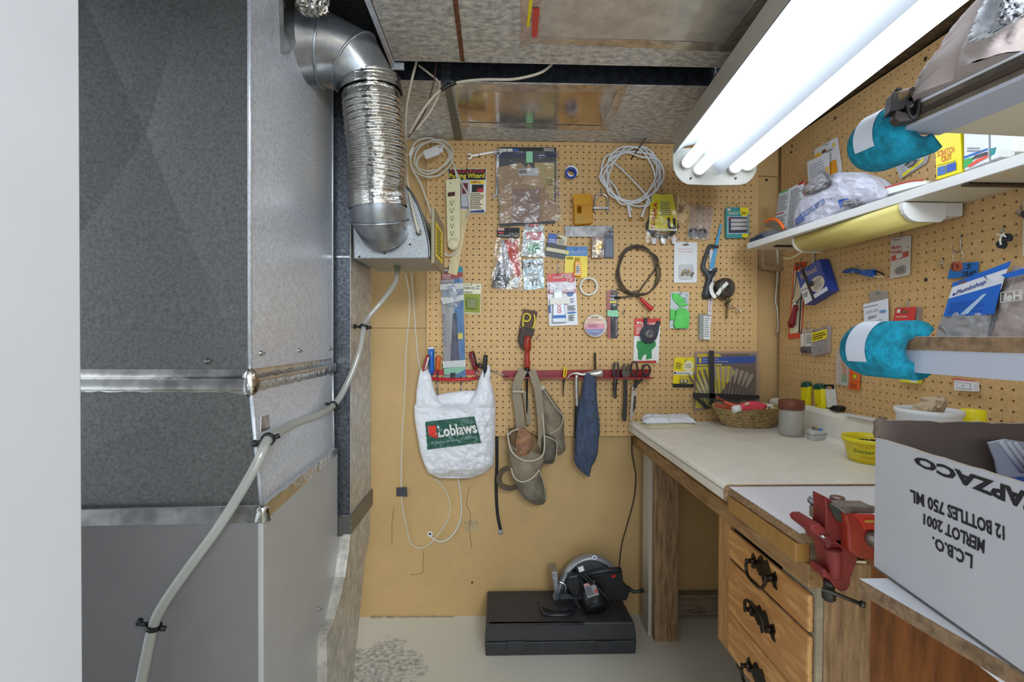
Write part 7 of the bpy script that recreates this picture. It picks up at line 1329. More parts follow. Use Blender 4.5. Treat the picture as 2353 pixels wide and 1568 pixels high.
m = MB(); m.lathe(bc, [(0.0, 0.001), (rx0, 0.001), (rx0, 0.004), (0.0, 0.004)], WK2, 36, (0, 0, 1), 1.0, ry0/rx0, cap=False); m.build('base', t)
m = MB(); m.lathe(bc+Vector((0, 0, 0.005)), [(rx0*0.95, 0), (rx1*0.93, bh*0.8), (rx1*0.5, bh*0.88), (0.001, bh*0.9)], M((120, 100, 70), 0.8, 0, 0.4, 60), 36, (0, 0, 1), 1.0, ry0/rx0, wob=lambda a, h: 1+0.03*sin(5*a)); single(m, 'odds_and_ends', 'mixed small odds and ends filling the wicker basket', 'clutter', kind=None) if False else None
o = single(m, 'small_oddments', 'mixed small oddments filling the wicker basket', 'oddments'); o['kind'] = 'stuff'
def tubeitem(name, label, cat, pts, r, mat, cap=None, capr=None):
    t_ = thing(name, label, cat, pts[0]); m = MB(); m.tube(pts, r, mat, n=12); m.build('body', t_)
    if cap:
        d = (Vector(pts[-1])-Vector(pts[-2])).normalized(); m = MB(); m.lathe(pts[-1], [(capr, -0.002), (capr, 0.014), (capr*0.7, 0.018)], cap, 12, tuple(d)); m.build('cap', t_)
B3 = lambda px, py, y=1.72: PY(y).at(px, py)
tubeitem('glue_tube', 'pink and white tube of glue with red end in the basket', 'tube', [B3(1692, 940), B3(1715, 934), B3(1735, 932), B3(1750, 934)], lambda u: 0.012+0.004*sin(PI*u), M((222, 66, 84), 0.35, 0, 0.0, 8), M((196, 40, 44), 0.35), 0.010)
tubeitem('glue_tube', 'white capped end of the glue tube at basket front', 'tube cap', [B3(1684, 942, 1.70), B3(1700, 938, 1.70)], 0.013, WHITE)
tubeitem('screwdriver', 'orange handled small screwdriver lying in the basket', 'screwdriver', [B3(1665, 924, 1.76), B3(1680, 931, 1.75), B3(1696, 936, 1.74)], lambda u: 0.006+0.005*u, M((206, 84, 40), 0.35))
tubeitem('marker', 'dark red handle sticking up at the back of the basket', 'handle', [B3(1646, 912, 1.80), B3(1672, 926, 1.79), B3(1698, 936, 1.78)], 0.005, M((140, 52, 40), 0.35))
tubeitem('marker', 'red handled tool at the left rim of the wicker basket', 'handle', [B3(1642, 930, 1.74), B3(1662, 935, 1.73), B3(1680, 938, 1.73)], 0.0075, M((160, 66, 40), 0.4))
m = MB(); m.prism3([B3(1738, 926, 1.77), B3(1778, 930, 1.77), B3(1772, 938, 1.75), B3(1740, 936, 1.75)], Vector((0, 0, -0.002)), PAPER); single(m, 'paper_slip', 'white paper slip sticking out at the right of basket', 'paper')
for k, (x, y) in enumerate(((1760, 940), (1771, 939), (1712, 930))): m = MB(); m.tube([B3(x, y, 1.7), B3(x+9, y-3, 1.7)], 0.004, (STEEL, WK, CREAM)[k], n=8, sub=1); single(m, 'small_part', ('small steel piece at the right end of the basket', 'tan wooden piece at the right rim of the basket', 'cream piece behind the pink glue tube in basket')[k], 'part')
# jar
jc = TOP.at(1818, 1001); jc.z = ZT
t = thing('jar', 'clear plastic jar with brown screw lid holding blue and white wall plugs', 'jar', jc)
s_ = 1.0; m = MB(); m.lathe(jc, [(0.036, 0.0), (0.040, 0.004), (0.041, 0.012), (0.041, 0.088), (0.038, 0.094), (0.037, 0.097)], clear((226, 222, 212), 0.18, 0.12, 0.1, 10, 0.42), 30, cap=True); m.build('jar_body', t)
m = MB(); m.lathe(jc+Vector((0, 0, 0.096)), [(0.041, 0), (0.0425, 0.002), (0.0425, 0.030), (0.040, 0.033), (0.0, 0.033)], M((120, 62, 44), 0.4), 40, wob=lambda a, h: 1+0.006*(k % 2 if False else sin(40*a))); m.build('lid', t)['label'] = 'brown ribbed screw lid'
random.seed(12)
for k in range(9): m = MB(); a = random.random()*2*PI; p = jc+Vector((0.026*cos(a), -abs(0.024*sin(a)), 0.006+0.018*random.random())); d = Vector((random.uniform(-1, 1), random.uniform(-.4, .4), random.uniform(-.6, .6))).normalized()*0.010; m.tube([p-d, p+d], 0.0032, (M((96, 130, 190), 0.4), PAPER)[k % 2], sub=1, n=8); m.build('wall_plug', t)
# grey plug adapter with brass pins
ac = TOP.at(1880, 1008); ac.z = ZT
t = thing('sensor_block', 'grey rounded plastic block with brass pins and blue tape', 'adapter', ac)
fa = Quad(*[TOP.at(x, y) for x, y in ((1848, 1006), (1903, 1002), (1917, 1010), (1866, 1015))], n=(0, 0, 1))
m = MB(); m.poly(fa, rr(0.0, 0.0, 1.0, 1.0, 0.3), 0.0, 0.018, M((190, 190, 186), 0.4)); m.build('base', t, bevel=0.002)
m = MB(); m.poly(fa, rr(0.0, 0.0, 1.0, 1.0, 0.3), 0.0185, 0.014, M((204, 204, 200), 0.4)); m.build('top', t, bevel=0.004)
for u, v in ((0.3, 0.25), (0.3, 0.65), (0.75, 0.25), (0.75, 0.65)): m = MB(); m.lathe(fa.at(u, v, 0.0325), [(0.004, 0), (0.004, 0.010), (0.0028, 0.011)], BRASS, 10); m.build('brass_pin', t)
m = MB(); m.poly(fa, [(0.2, 0.3), (0.8, 0.35), (0.6, 0.6), (0.45, 0.95), (0.3, 0.7)], 0.0328, 0.0008, M((40, 130, 200), 0.5)); m.build('tape', t)['label'] = 'scrap of bright blue tape'
# yellow tub
tc = TOP.at(1996, 1060); tc = Vector((tc.x+0.003, tc.y, ZT))
t = thing('plastic_tub', 'bright yellow whipped topping tub holding dark screws', 'tub', tc)
YT = M((240, 222, 30), 0.3); tr0, tr1, th = 0.052, 0.066, 0.070
m = MB(); m.lathe(tc, [(tr0-0.004, 0), (tr0, 0.003), (tr1-0.002, th-0.014), (tr1+0.002, th-0.013), (tr1+0.0035, th), (tr1+0.001, th), (tr1-0.003, th-0.012), (tr0-0.002, 0.006), (0, 0.006)], YT, 48); m.build('tub_body', t, recalc=True)
class Cyl:
    def __init__(s, c, r0, r1, h): s.c, s.r0, s.r1, s.h = Vector(c), r0, r1, h; s.n = Vector((0, -1, 0))
    def at(s, a, v, off=0.0):
        r = s.r1+(s.r0-s.r1)*v+off+0.0006; th_ = math.radians(a); return s.c+Vector((r*cos(th_), r*sin(th_), s.h*(1-v)))
cy = Cyl(tc, tr0, tr1, th)
m = MB(); m.text(cy, 'Dessert Whip', (195, 0.42, 290, 0.62), 0.0, M((40, 70, 40), 0.4), 0.0); m.text(cy, 'WHIPPED TOPPING', (208, 0.68, 300, 0.78), 0.0, M((214, 130, 30), 0.4)); m.text(cy, 'READY FOR FREEZER', (210, 0.28, 300, 0.34), 0.0, M((214, 150, 40), 0.4))
for v in (0.22, 0.90): m.patch(cy, [(170, v), (330, v), (330, v+0.012), (170, v+0.012)], 0.0002, M((200, 60, 40), 0.4), 40, 1)
m.build('printed_label', t, recalc=False)
random.seed(8); m = MB()
for k in range(40): p = tc+Vector((random.uniform(-.04, .04), random.uniform(-.04, .04), 0.050+0.006*random.random())); d = Vector((random.uniform(-1, 1), random.uniform(-1, 1), random.uniform(-.2, .3))).normalized()*0.012; m.tube([p-d, p+d], 0.0014, BLACK, sub=1, n=5)
m.lathe(tc+Vector((0, 0, 0.008)), [(0.05, 0), (0.058, 0.042), (0.0, 0.044)], M((60, 58, 50), 0.8), 24); o = single(m, 'screws', 'dark screws heaped inside the yellow tub', 'screws'); o['kind'] = 'stuff'
# pail with paper bag, yellow cap behind the carton
pc = TOP.at(2150, 1090); pc = Vector((0.98, 1.10, ZT))
Pm = PY(1.03)
pl_c = Vector((PY(1.05).at(2133, 950).x, 1.05, ZT))
t = thing('pail', 'white plastic pail standing behind the carton', 'pail', pl_c)
zt_ = PY(1.0).at(2133, 948).z-ZT
m = MB(); m.lathe(pl_c, [(0.05, 0), (0.052, 0.003), (0.058, zt_-0.012), (0.062, zt_-0.01), (0.062, zt_), (0.059, zt_), (0.056, zt_-0.014), (0.05, 0.006), (0, 0.006)], M((226, 226, 226), 0.4), 36); m.build('pail_body', t)
m = MB(); m.span(PY(1.04), [(912, 2160, 2172, .5), (920, 2150, 2178, .9), (935, 2138, 2176, 1), (950, 2122, 2168, 1), (965, 2116, 2165, .9), (990, 2118, 2160, .5)], 0.02, 0.0, M((200, 176, 144), 0.8, 0, 0.1, 20, 0.3, 30), 18, 24, (0.010, 0.06), 0.5, 2.0, back=0.8); single(m, 'paper_bag', 'crumpled brown paper bag stuffed in the white pail', 'bag')
yc = Vector((PY(1.05).at(2236, 955).x, 1.05, ZT)); zt2 = PY(1.03).at(2236, 944).z-ZT
t = thing('spray_can', 'container with bright yellow round cap behind the carton', 'can', yc)
m = MB(); m.lathe(yc, [(0.022, 0), (0.024, 0.003), (0.024, zt2-0.035), (0.020, zt2-0.03)], M((210, 210, 206), 0.4), 24); m.build('can_body', t)
m = MB(); m.lathe(yc, [(0.0225, zt2-0.036), (0.0235, zt2-0.034), (0.0225, zt2-0.002), (0.020, zt2), (0, zt2)], YT, 28); m.build('cap', t)['label'] = 'yellow cap'
# ================================================================ VISE
VR = M((144, 46, 46), 0.45, 0, 0.25, 18, name='red_vise_paint'); VR2 = M((176, 58, 42), 0.4, 0, 0.2, 18); VS = M((170, 168, 166), 0.35, 0.7, 0.25, 30)
t = thing('bench_vise', 'red clamp-on bench vise with steel jaws on the bench corner', 'vise', PY(0.82).at(1930, 1240))
V = PY(0.80); V2 = PY(0.83)
m = MB(); m.poly(V, [(1897, 1142), (1906, 1147), (1944, 1183), (1944, 1250), (1938, 1262), (1912, 1240), (1896, 1222), (1899, 1180)], -0.03, 0.035, VR); m.build('fixed_body', t, bevel=0.002)
m = MB(); m.poly(V, [(1861, 1212), (1870, 1205), (1885, 1205), (1898, 1216), (1906, 1232), (1915, 1240), (1915, 1256), (1904, 1262), (1900, 1250), (1886, 1238), (1866, 1222)], -0.045, 0.06, VR); m.build('table_plate', t, bevel=0.003)
m = MB(); m.poly(V, [(1900, 1240), (1950, 1240), (1972, 1256), (1970, 1290), (1955, 1330), (1953, 1348), (1945, 1359), (1932, 1361), (1918, 1350), (1908, 1333), (1893, 1328), (1892, 1310), (1897, 1308), (1905, 1318), (1909, 1315), (1902, 1275)], -0.03, 0.035, VR); m.build('clamp_arm', t, bevel=0.003)
m = MB(); m.tube([V.at(1914, 1262, .008), V.at(1918, 1300, .008), V.at(1921, 1328, .006)], (0.014, 0.008), VR, n=12); m.build('rib', t)
m = MB(); m.poly(V, [(1942, 1182), (1975, 1182), (1990, 1200), (2010, 1220), (2010, 1286), (1980, 1286), (1952, 1268), (1949, 1215)], -0.02, 0.045, VR2); m.build('sliding_jaw_body', t, bevel=0.003)
m = MB(); m.poly(V, [(1962, 1184), (2010, 1184), (2010, 1218), (1988, 1218), (1978, 1196)], 0.024, 0.006, M((220, 66, 48), 0.35)); m.poly(V, el(1998, 1199, 12, 3.5, 16), 0.0305, 0.0008, M((214, 170, 70), 0.4)); m.build('jaw_cover', t, bevel=0.002)
m = MB(); m.prism3([V2.at(1908, 1159), V2.at(1990, 1159), V2.at(2010, 1163), V2.at(2010, 1168), V2.at(1925, 1168)], Vector((0, -0.012, 0)), VS); m.poly(V, [(1920, 1164), (2010, 1166), (2010, 1181), (1942, 1181)], -0.01, 0.032, VS); m.build('steel_jaw', t, bevel=0.001)
m = MB(); m.poly(V, [(1908, 1160), (1922, 1162), (1944, 1184), (1943, 1203), (1930, 1200), (1916, 1180)], 0.006, 0.008, M((92, 100, 88), 0.5, 0.4, 0.3, 30)); m.build('jaw_face', t, bevel=0.001)
m = MB(); m.lathe(V2.at(1924, 1157), [(0.012, 0), (0.012, 0.010), (0.011, 0.012), (0, 0.012)], M((140, 116, 104), 0.4, 0.6), 22); m.build('bolt_cap', t)
m = MB(); p0, p1 = PY(0.86).at(1864, 1148), PY(0.82).at(1899, 1172); m.tube([p0, p1], 0.0065, DKSTEEL, sub=1, n=12)
for k in range(14): q = p0.lerp(p1, k/14); d = (p1-p0).normalized(); m.lathe(q, [(0.0062, 0), (0.0085, 0.0012), (0.0062, 0.0024)], STEEL, 12, tuple(d), cap=False)
m.build('lead_screw', t, recalc=False)
m = MB(); a = PY(0.85).at(1859, 1161); b = PY(0.80).at(1898, 1188); m.prism3([PY(0.85).at(1859, 1161), PY(0.85).at(1859, 1186), PY(0.80).at(1899, 1212), PY(0.80).at(1899, 1180)], Vector((0.010, 0.006, 0)), VS); m.build('guide_bar', t, bevel=0.001)
m = MB(); m.lathe(V.at(2000, 1234, 0.02), [(0.014, 0), (0.016, 0.006), (0.012, 0.018), (0.010, 0.022)], M((130, 124, 116), 0.35, 0.8), 18, (0.2, -1, 0)); m.build('screw_head', t)
m = MB(); m.lathe(V.at(1891, 1232, 0.016), [(0.006, 0), (0.005, 0.0016)], CHROME, 12, (0, -0.3, 1)); m.build('rivet', t)
m = MB(); p = V.at(1905, 1334, -0.008); m.lathe(p, [(0.009, 0), (0.009, 0.014), (0.007, 0.015), (0.011, 0.018), (0.011, 0.032), (0.008, 0.035)], M((64, 62, 58), 0.4, 0.7), 12, (0, 0, -1)); m.build('clamp_screw', t)
m = MB(); m.tube([V.at(1889, 1355, .0), V.at(1912, 1362, .006), V.at(1984, 1391, .02)], 0.0036, M((84, 80, 78), 0.35, 0.8), sub=1, n=8); m.tube([V.at(1978, 1388, .019), V.at(1985, 1391, .02)], 0.006, M((84, 80, 78), 0.35, 0.8), sub=1, n=8); m.build('tommy_bar', t)

# ================================================================ FOREGROUND SHELVES AT RIGHT
MEL = M((226, 226, 232), 0.35, name='melamine'); PBE = M((156, 124, 92), 0.85, 0, 0.35, 60, name='shelf_particle_edge'); MEL_SHADE = M((178, 180, 192), 0.45, name='shaded_rail')  # rail grey has the shade by the shelf put into its colour
dsh = Vector(((1000-1145)/FPX, 1, 0)).normalized(); nsh = Vector((-dsh.y, dsh.x, 0))
def shelf(label, tip, z, th, back_y, extra=None, edge=PBE, top=MEL):
    """tip: far left corner of the board; its long edge runs toward the camera"""
    t = thing('storage_shelf', label, 'shelf', (0.8, 0.3, z-th), 'storage shelves near the camera on the right')
    a = Vector((tip[0], tip[1], z)); b = a-dsh*0.9; c = Vector((XR+0.0, b.y, z)); d = Vector((XR+0.0, back_y, z)); e = Vector((a.x+0.002, back_y, z))
    m = MB(); m.prism3([a, b, c, d], Vector((0, 0, -th)), top); m.build('board', t)
    f = Quad(a, b, b-Z*th, a-Z*th, n=nsh); m = MB(); m.poly(f, rr(0, 0.02, 1, 0.98), 0.0, 0.001, edge); m.build('edge', t)['label'] = 'raw particle board edge'
    return t, a, b
def foamC(label, c, ax, r, L, open_ang, dirn):
    t = thing('foam_pad', label, 'foam', c, 'teal foam pads on the shelf corners')
    ax = Vector(ax).normalized(); e1 = (Vector((0, 0, 1))-ax*ax.z).normalized(); e2 = ax.cross(e1)
    if e2.x < 0: e2 = -e2
    FM = M((8, 146, 174), 0.95, 0, 0.3, 70, 0.8, 160, name='teal_foam'); n = 40; rin = r*0.42; vs = []; fs = []; a0 = math.radians(open_ang/2)
    st = [(-0.5, .0), (-0.47, .35), (-0.42, .62), (-0.33, .85), (-0.2, 1.0), (0.5, 1.0)]
    for (s_, q) in st:
        ro = rin+(r-rin)*q
        for k in range(n+1):
            th = dirn+a0+(2*PI-2*a0)*k/n; w = 1+0.012*noise.noise(Vector((cos(th)*4, sin(th)*4, s_*9)))
            vs.append(c+ax*(-s_*L)*-1*-1+e2*cos(th)*ro*w+e1*sin(th)*ro*w)
        for k in range(n+1):
            th = dirn+a0+(2*PI-2*a0)*k/n; vs.append(c+ax*(-s_*L)+e2*cos(th)*rin+e1*sin(th)*rin)
    w2 = 2*(n+1)
    for j in range(len(st)-1):
        for k in range(n): fs += [(j*w2+k, j*w2+k+1, (j+1)*w2+k+1, (j+1)*w2+k), (j*w2+n+1+k+1, j*w2+n+1+k, (j+1)*w2+n+1+k, (j+1)*w2+n+1+k+1)]
        fs += [(j*w2, (j+1)*w2, (j+1)*w2+n+1, j*w2+n+1), (j*w2+n, j*w2+n+1+n, (j+1)*w2+n+1+n, (j+1)*w2+n)]
    j = len(st)-1
    for k in range(n): fs += [(k+1, k, n+1+k, n+2+k), (j*w2+k, j*w2+k+1, j*w2+n+2+k, j*w2+n+1+k)]
    m = MB(); m.add(vs, fs, FM, True); o = m.build('foam_body', t)
    m = MB(); vs = []; fs = []; n2 = 40
    for i, s_ in enumerate((-0.20, 0.12)):
        for k in range(n2+1): th = dirn+PI+math.radians(-75+100*k/n2); vs.append(c-ax*s_*L+e2*cos(th)*(r*1.02+0.0006)+e1*sin(th)*(r*1.02+0.0006))
    for k in range(n2): fs.append((k, k+1, n2+2+k, n2+1+k))
    m.add(vs, fs, M((206, 210, 220), 0.5, name='white_tape'), True); m.build('tape', t, recalc=False)['label'] = 'white tape band'
    return t
# lower shelf
zl = 0.848; Pz = PZu(zl); tp = Pz.at(1974, 1330); t, a, b = shelf('lowest storage shelf, white with raw edge, under the wine carton', (tp.x, tp.y), zl, 0.020, tp.y)
m = MB(); q0 = a-dsh*0.10-Z*0.020; m.prism3([q0+Vector((.012, 0, 0)), q0-dsh*0.5+Vector((.012, 0, 0)), q0-dsh*0.5+Vector((.012, 0, -0.10))], Vector((0.015, 0, 0)), MEL); m.build('bracket', t)['label'] = 'white tapered bracket under the shelf'
# middle shelf at eye height
tp = PY(0.60).at(2070, 785); t, a, b = shelf('middle storage shelf at eye height with a brown raw edge', (tp.x, tp.y), CZ+0.0015, 0.0175, tp.y+0.005)
m = MB(); q0 = a-Z*0.0175; m.prism3([q0, q0-dsh*0.9, q0-dsh*0.9-Z*0.030, q0-Z*0.028], Vector((0.006, 0, 0)), MEL_SHADE); m.build('rail', t)['label'] = 'rail under the shelf edge, toned grey for shade'
fc = PY(0.60).at(2012, 803); ta = Vector((1, -0.55, 0.0)).normalized()
FMID = a-dsh*0.0
foamC('teal foam pad with white tape on corner of the middle shelf', PY(0.628).at(2028, 803), dsh, 0.038, 0.092, 90, 0.0)
# upper shelf
tp = PY(0.585).at(2060, 300); zu = tp.z+0.022; t, a, b = shelf('uppermost storage shelf with dark edge strip and shade-toned rail', (tp.x, tp.y), zu, 0.022, PZd(zu-0.022).at(2200, 335).y, edge=M((120, 106, 88), 0.5, 0, 0.4, 20), top=M((216, 206, 178), 0.5))
m = MB(); q0 = a-Z*0.010-nsh*-0.001; m.prism3([q0, q0-dsh*0.9, q0-dsh*0.9-Z*0.006, q0-Z*0.006], nsh*0.0025, M((60, 46, 36), 0.6)); m.build('edge_groove', t)['label'] = 'dark groove in the shelf edge'
m = MB(); q0 = a+Z*0.0005; m.prism3([q0+nsh*.001, q0-dsh*0.9+nsh*.001, q0-dsh*0.9-Z*0.003+nsh*.001, q0-Z*0.003+nsh*.001], nsh*0.0015, MEL); m.build('edge_lip', t)['label'] = 'white upper lip'
m = MB(); q0 = a-Z*0.022; m.prism3([q0, q0-dsh*0.9, q0-dsh*0.9-Z*0.001+Vector((0.055, 0, 0)), q0-Z*0.001+Vector((0.055, 0, 0))], Vector((0, 0, -0.004)), MEL_SHADE); m.build('rail', t)['label'] = 'rail under the shelf edge, toned grey for shade'
foamC('teal foam pad with white tape on corner of the uppermost shelf', PY(0.622).at(2046, 318), dsh, 0.038, 0.090, 90, 0.0)
UA = a
# clamp on top of the upper shelf
t = thing('spring_clamp', 'black plastic clamp with wooden bar lying on uppermost shelf', 'clamp', UA+Z*0.002)
Pc = Plane(UA-dsh*0.03, (-0.35, -1, 0))
m = MB(); BP2 = M((40, 36, 36), 0.5); m.poly(Pc, [(2049, 240), (2052, 212), (2066, 206), (2086, 208), (2088, 236), (2076, 250), (2046, 256)], -0.015, 0.02, BP2)
cx, cy = 2100, 236
m.ring(Pc, el(cx, cy, 17, 38, 24), el(cx, cy, 10, 28, 24), -0.012, 0.018, BP2); m.poly(Pc, [(2060, 252), (2096, 262), (2098, 276), (2068, 280), (2056, 270)], -0.012, 0.016, M((64, 54, 50), 0.5)); m.poly(Pc, [(2059, 206), (2060, 201), (2072, 199), (2074, 206)], -0.01, 0.012, BP2); m.build('clamp_body', t, bevel=0.003)
m = MB(); m.pt(Pc, [(2056, 226, .0), (2100, 214, -.005), (2150, 199, -.02), (2200, 190, -.05)], 0.0085, M((122, 98, 66), 0.5, 0, 0.3, 20), n=8, flat=((0, 0, 1), 0.9)); m.build('bar', t)['label'] = 'brown wooden bar'
# plastic wrapped bundle on the upper shelf
PKB = M((190, 174, 170), 0.55, 0, 0.2, 8, 0.3, 25, name='pinkish_film'); Pw = PY(0.47)
t = thing('wrapped_bundle', 'large bundle wrapped in pinkish clear plastic on uppermost shelf', 'bundle', Pw.at(2300, 150))
zbase = zu+0.001
m = MB(); m.span(Pw, [(-60, 2300, 2600, .6), (0, 2270, 2600, .8), (60, 2236, 2600, .95), (110, 2208, 2600, 1), (150, 2196, 2600, 1), (180, 2192, 2600, .9), (205, 2192, 2600, .5)], 0.05, -0.04, PKB, 36, 36, (0.006, 0.012), 0.5, 4.0, back=1.2)
for i, v in enumerate(m.v):
    if v.z < zbase: v.z = zbase
m.build('film', t)
m = MB(); m.span(Pw, [(-40, 2300, 2400, .6), (20, 2290, 2380, 1), (50, 2280, 2340, .8), (60, 2290, 2320, .3)], 0.02, 0.022, M((222, 224, 230), 0.4, 0, 0.3, 60, 0.4, 80), 24, 24, (0.012, 0.05), 0.5, 7.0); m.build('white_net', t)['label'] = 'crumpled white netting'
# little clear bag on the wall behind the clamp
m = MB(); m.span(RG, [(165, 2140, 2172, .5), (185, 2118, 2176, 1), (205, 2110, 2178, 1), (225, 2110, 2176, .6)], 0.02, 0.003, clear((236, 226, 224), 0.3, 0.1, 1.0, 50, 0.35), 16, 16, (0.008, 0.06), 0.5, 3.0); single(m, 'clear_bag', 'crumpled clear bag on the right board behind the clamp', 'bag')

# ================================================================ WINE CARTON
CBW = M((200, 199, 204), 0.55, 0, 0.03, 8, name='white_carton'); CBI = M((128, 112, 102), 0.8, 0, 0.06, 90, stretch=(14, 14, 0.5), name='carton_inside')
c0 = Vector(PY(0.672).at(2008, 1318)); zb_ = zl+0.001; dcb = Vector(((1265-1145)/FPX, 1, 0)).normalized(); ncb = Vector((-dcb.y, dcb.x, 0)); rcb = -ncb
zt1 = PY(0.672).at(2010, 1006).z; zt2_ = PY(0.672).at(2014, 966).z; LC = 0.40; WC_ = 0.33; TK = 0.004
t = thing('wine_carton', 'white cardboard wine carton with upside-down black lettering', 'carton', (c0.x+0.16, c0.y-0.2, zb_))
A0 = Vector((c0.x, c0.y, 0)); Bn = A0-dcb*LC; Cn = Bn+rcb*WC_; Dn = A0+rcb*WC_
def wall(p, q, z0, z1a, z1b, nin, mat_out, mat_in, name, rag=0.0, seed=1):
    random.seed(seed); n = 24; top = []
    for k in range(n+1): u = k/n; top.append(p.lerp(q, u)+Z*(z1a+(z1b-z1a)*u+random.uniform(-rag, rag)))
    out = [p+Z*z0, q+Z*z0]+top[::-1]
    m = MB(); m.prism3(out, nin*TK, mat_out); o = m.build(name, t)
    m = MB(); m.prism3([x+nin*(TK+0.0003) for x in out], nin*0.0006, mat_in); m.build('inner_liner', t)['label'] = 'brown corrugated inside'
    m = MB()
    for k in range(n): m.prism3([top[k], top[k+1], top[k+1]+nin*TK, top[k]+nin*TK], Z*0.0006, M((196, 182, 164), 0.8))
    m.build('torn_edge', t)
    return o
wall(A0, Bn, zb_, zt1, zt1, rcb, CBW, CBI, 'side_panel', 0.0006, 3)
wall(A0+rcb*0.002, Dn, zb_, zt2_, zt2_-0.001, -dcb, CBW, CBI, 'end_panel', 0.0012, 5)
wall(Dn, Cn, zb_, zt1, zt1, -rcb, CBW, CBI, 'side_panel', 0.0006, 6)
wall(Bn, Cn, zb_, zt1, zt1, dcb, CBW, CBI, 'end_panel', 0.0006, 7)
m = MB(); m.prism3([A0+Z*zb_, Bn+Z*zb_, Cn+Z*zb_, Dn+Z*zb_], Z*0.003, CBI); m.build('bottom', t)
m = MB(); m.tube([A0+Z*zt1+rcb*0.003, A0+Z*(zt2_-0.004)+rcb*0.003, A0+Z*zt2_+rcb*0.012], 0.005, M((130, 110, 96), 0.9, 0, 0.3, 60), n=8, sub=3, prof=lambda t_, a: 1+0.2*sin(5*a+t_*20)); m.build('torn_corner', t)
CF = Plane(A0, tuple(ncb)); K = M((34, 34, 38), 0.6)
def cq(pts): return [(x/2.903+1880, y/2.903+860) for x, y in pts]
m = MB()
def qt(s, pts, bold): m.text(CF, s, cq(pts), 0.0006, K, bold)
qt('12 BOTTLES 750 ML', [(1243, 1113), (614, 853), (612, 766), (1241, 1012)], 0.035)
qt('MERLOT 2001', [(1106, 1202), (700, 1003), (702, 928), (1112, 1106)], 0.035)
qt('L.C.B.O.', [(1026, 1302), (762, 1160), (760, 1080), (1030, 1206)], 0.035)
m.build('lettering', t, recalc=False)
m = MB(); u0 = cq([(636, 538)])[0]; u1 = cq([(1372, 775)])[0]
m.text(CF, 'TAPZACO', [(u1[0]+40, u1[1]+62), (u0[0], u0[1]+22), (u0[0]+1, u0[1]+1), (u1[0]+41, u1[1]+14)], 0.0006, K, 0.045); m.build('large_lettering', t, recalc=False)['label'] = 'row of large cut-off black letters'
# items inside the carton
t = thing('plastic_tray', 'translucent white ribbed plastic tray sticking up out of the carton', 'tray', A0+rcb*0.17-dcb*0.2+Z*(zb_+0.01))
Pi = PY(0.58); m = MB(); m.poly(Pi, [(2273, 1018), (2312, 1010), (2360, 1018), (2400, 1060), (2420, 1300), (2340, 1330), (2290, 1060)], -0.05, 0.004, M((206, 208, 220), 0.35)); m.build('tray', t, bevel=0.001)
m = MB()
for k in range(3): m.pt(Pi, [(2300+k*16, 1016+k*2, -.044), (2350+k*16, 1085, -.044)], 0.003, M((226, 228, 236), 0.35), sub=1)
m.build('rib', t)
m = MB(); m.prism3([PY(0.62).at(2292, 1098), PY(0.62).at(2360, 1096), PY(0.55).at(2400, 1130), PY(0.55).at(2320, 1112)], Vector((0, 0, -(PY(0.62).at(2292, 1098).z-zl-0.006))), M((24, 84, 180), 0.4)); single(m, 'blue_box', 'blue printed box lying inside the wine carton', 'box')

# ================================================================ FLOOR: SAW CASE AND CIRCULAR SAW
CS = M((54, 54, 56), 0.5, 0, 0.2, 40, 0.12, 120, name='black_case_plastic'); CS2 = M((64, 60, 62), 0.55, 0, 0.2, 40, 0.25, 200)
t = thing('tool_case', 'black plastic tool case lying flat on the floor against the back wall', 'case', (0.23, 1.86, 0))
x0, x1 = PZu(0).at(1114, 1509).x, PZu(0).at(1463, 1505).x; y0, y1 = PZu(0).at(1114, 1510).y, 1.975; hc = 0.118; hm = 0.052
def taper(m, za, zb2, ia, ib, mat, fx=0.0):
    vs = [(x0+ia, y0+ia, za), (x1-ia, y0+ia, za), (x1-ia, y1, za), (x0+ia, y1, za), (x0+ib, y0+ib*1.4, zb2), (x1-ib-fx, y0+ib*1.4, zb2), (x1-ib-fx*3, y1, zb2), (x0+ib, y1, zb2)]
    m.add(vs, [(0, 1, 2, 3), (4, 5, 6, 7), (0, 1, 5, 4), (1, 2, 6, 5), (2, 3, 7, 6), (3, 0, 4, 7)], mat)
m = MB(); taper(m, 0.0, hm, 0.003, 0, CS); m.build('base_shell', t, bevel=0.004)
m = MB(); taper(m, hm+0.002, hc, 0, 0.004, CS, 0.004); m.build('lid_shell', t, bevel=0.005)
CT = PZu(hc+0.0005)
m = MB(); m.poly(CT, [(1130, 1372), (1400, 1374), (1432, 1430), (1124, 1434)], 0.0, 0.002, CS2); m.build('lid_panel', t, bevel=0.001)
m = MB(); m.poly(CT, [(1126, 1430), (1340, 1429), (1344, 1438), (1122, 1439)], 0.0, 0.002, M((62, 64, 72), 0.5, 0, 0.3, 60)); m.build('lit_edge_band', t)  # lighter strip paints the lit left part of the lid edge
for xa, xb in ((1165, 1206), (1371, 1412)): m = MB(); m.poly(PY(y0), [(xa, 1476), (xb, 1475), (xb, 1496), (xa, 1497)], -0.001, 0.006, M((48, 48, 50), 0.4)); m.build('latch', t, bevel=0.002)
m = MB(); m.poly(CT, [(1235, 1378), (1320, 1376), (1330, 1395), (1300, 1403), (1270, 1403), (1242, 1394)], 0.002, 0.003, M((52, 48, 50), 0.4)); m.poly(CT, [(1240, 1396), (1262, 1402), (1300, 1402), (1324, 1396), (1318, 1412), (1300, 1416), (1258, 1416), (1246, 1410)], 0.002, 0.0008, M((12, 12, 14), 0.6)); m.text(CT, 'CRAFTSMAN', (1262, 1380, 1300, 1386), 0.0056, M((84, 84, 88), 0.4), 0.02); m.build('handle_recess', t)
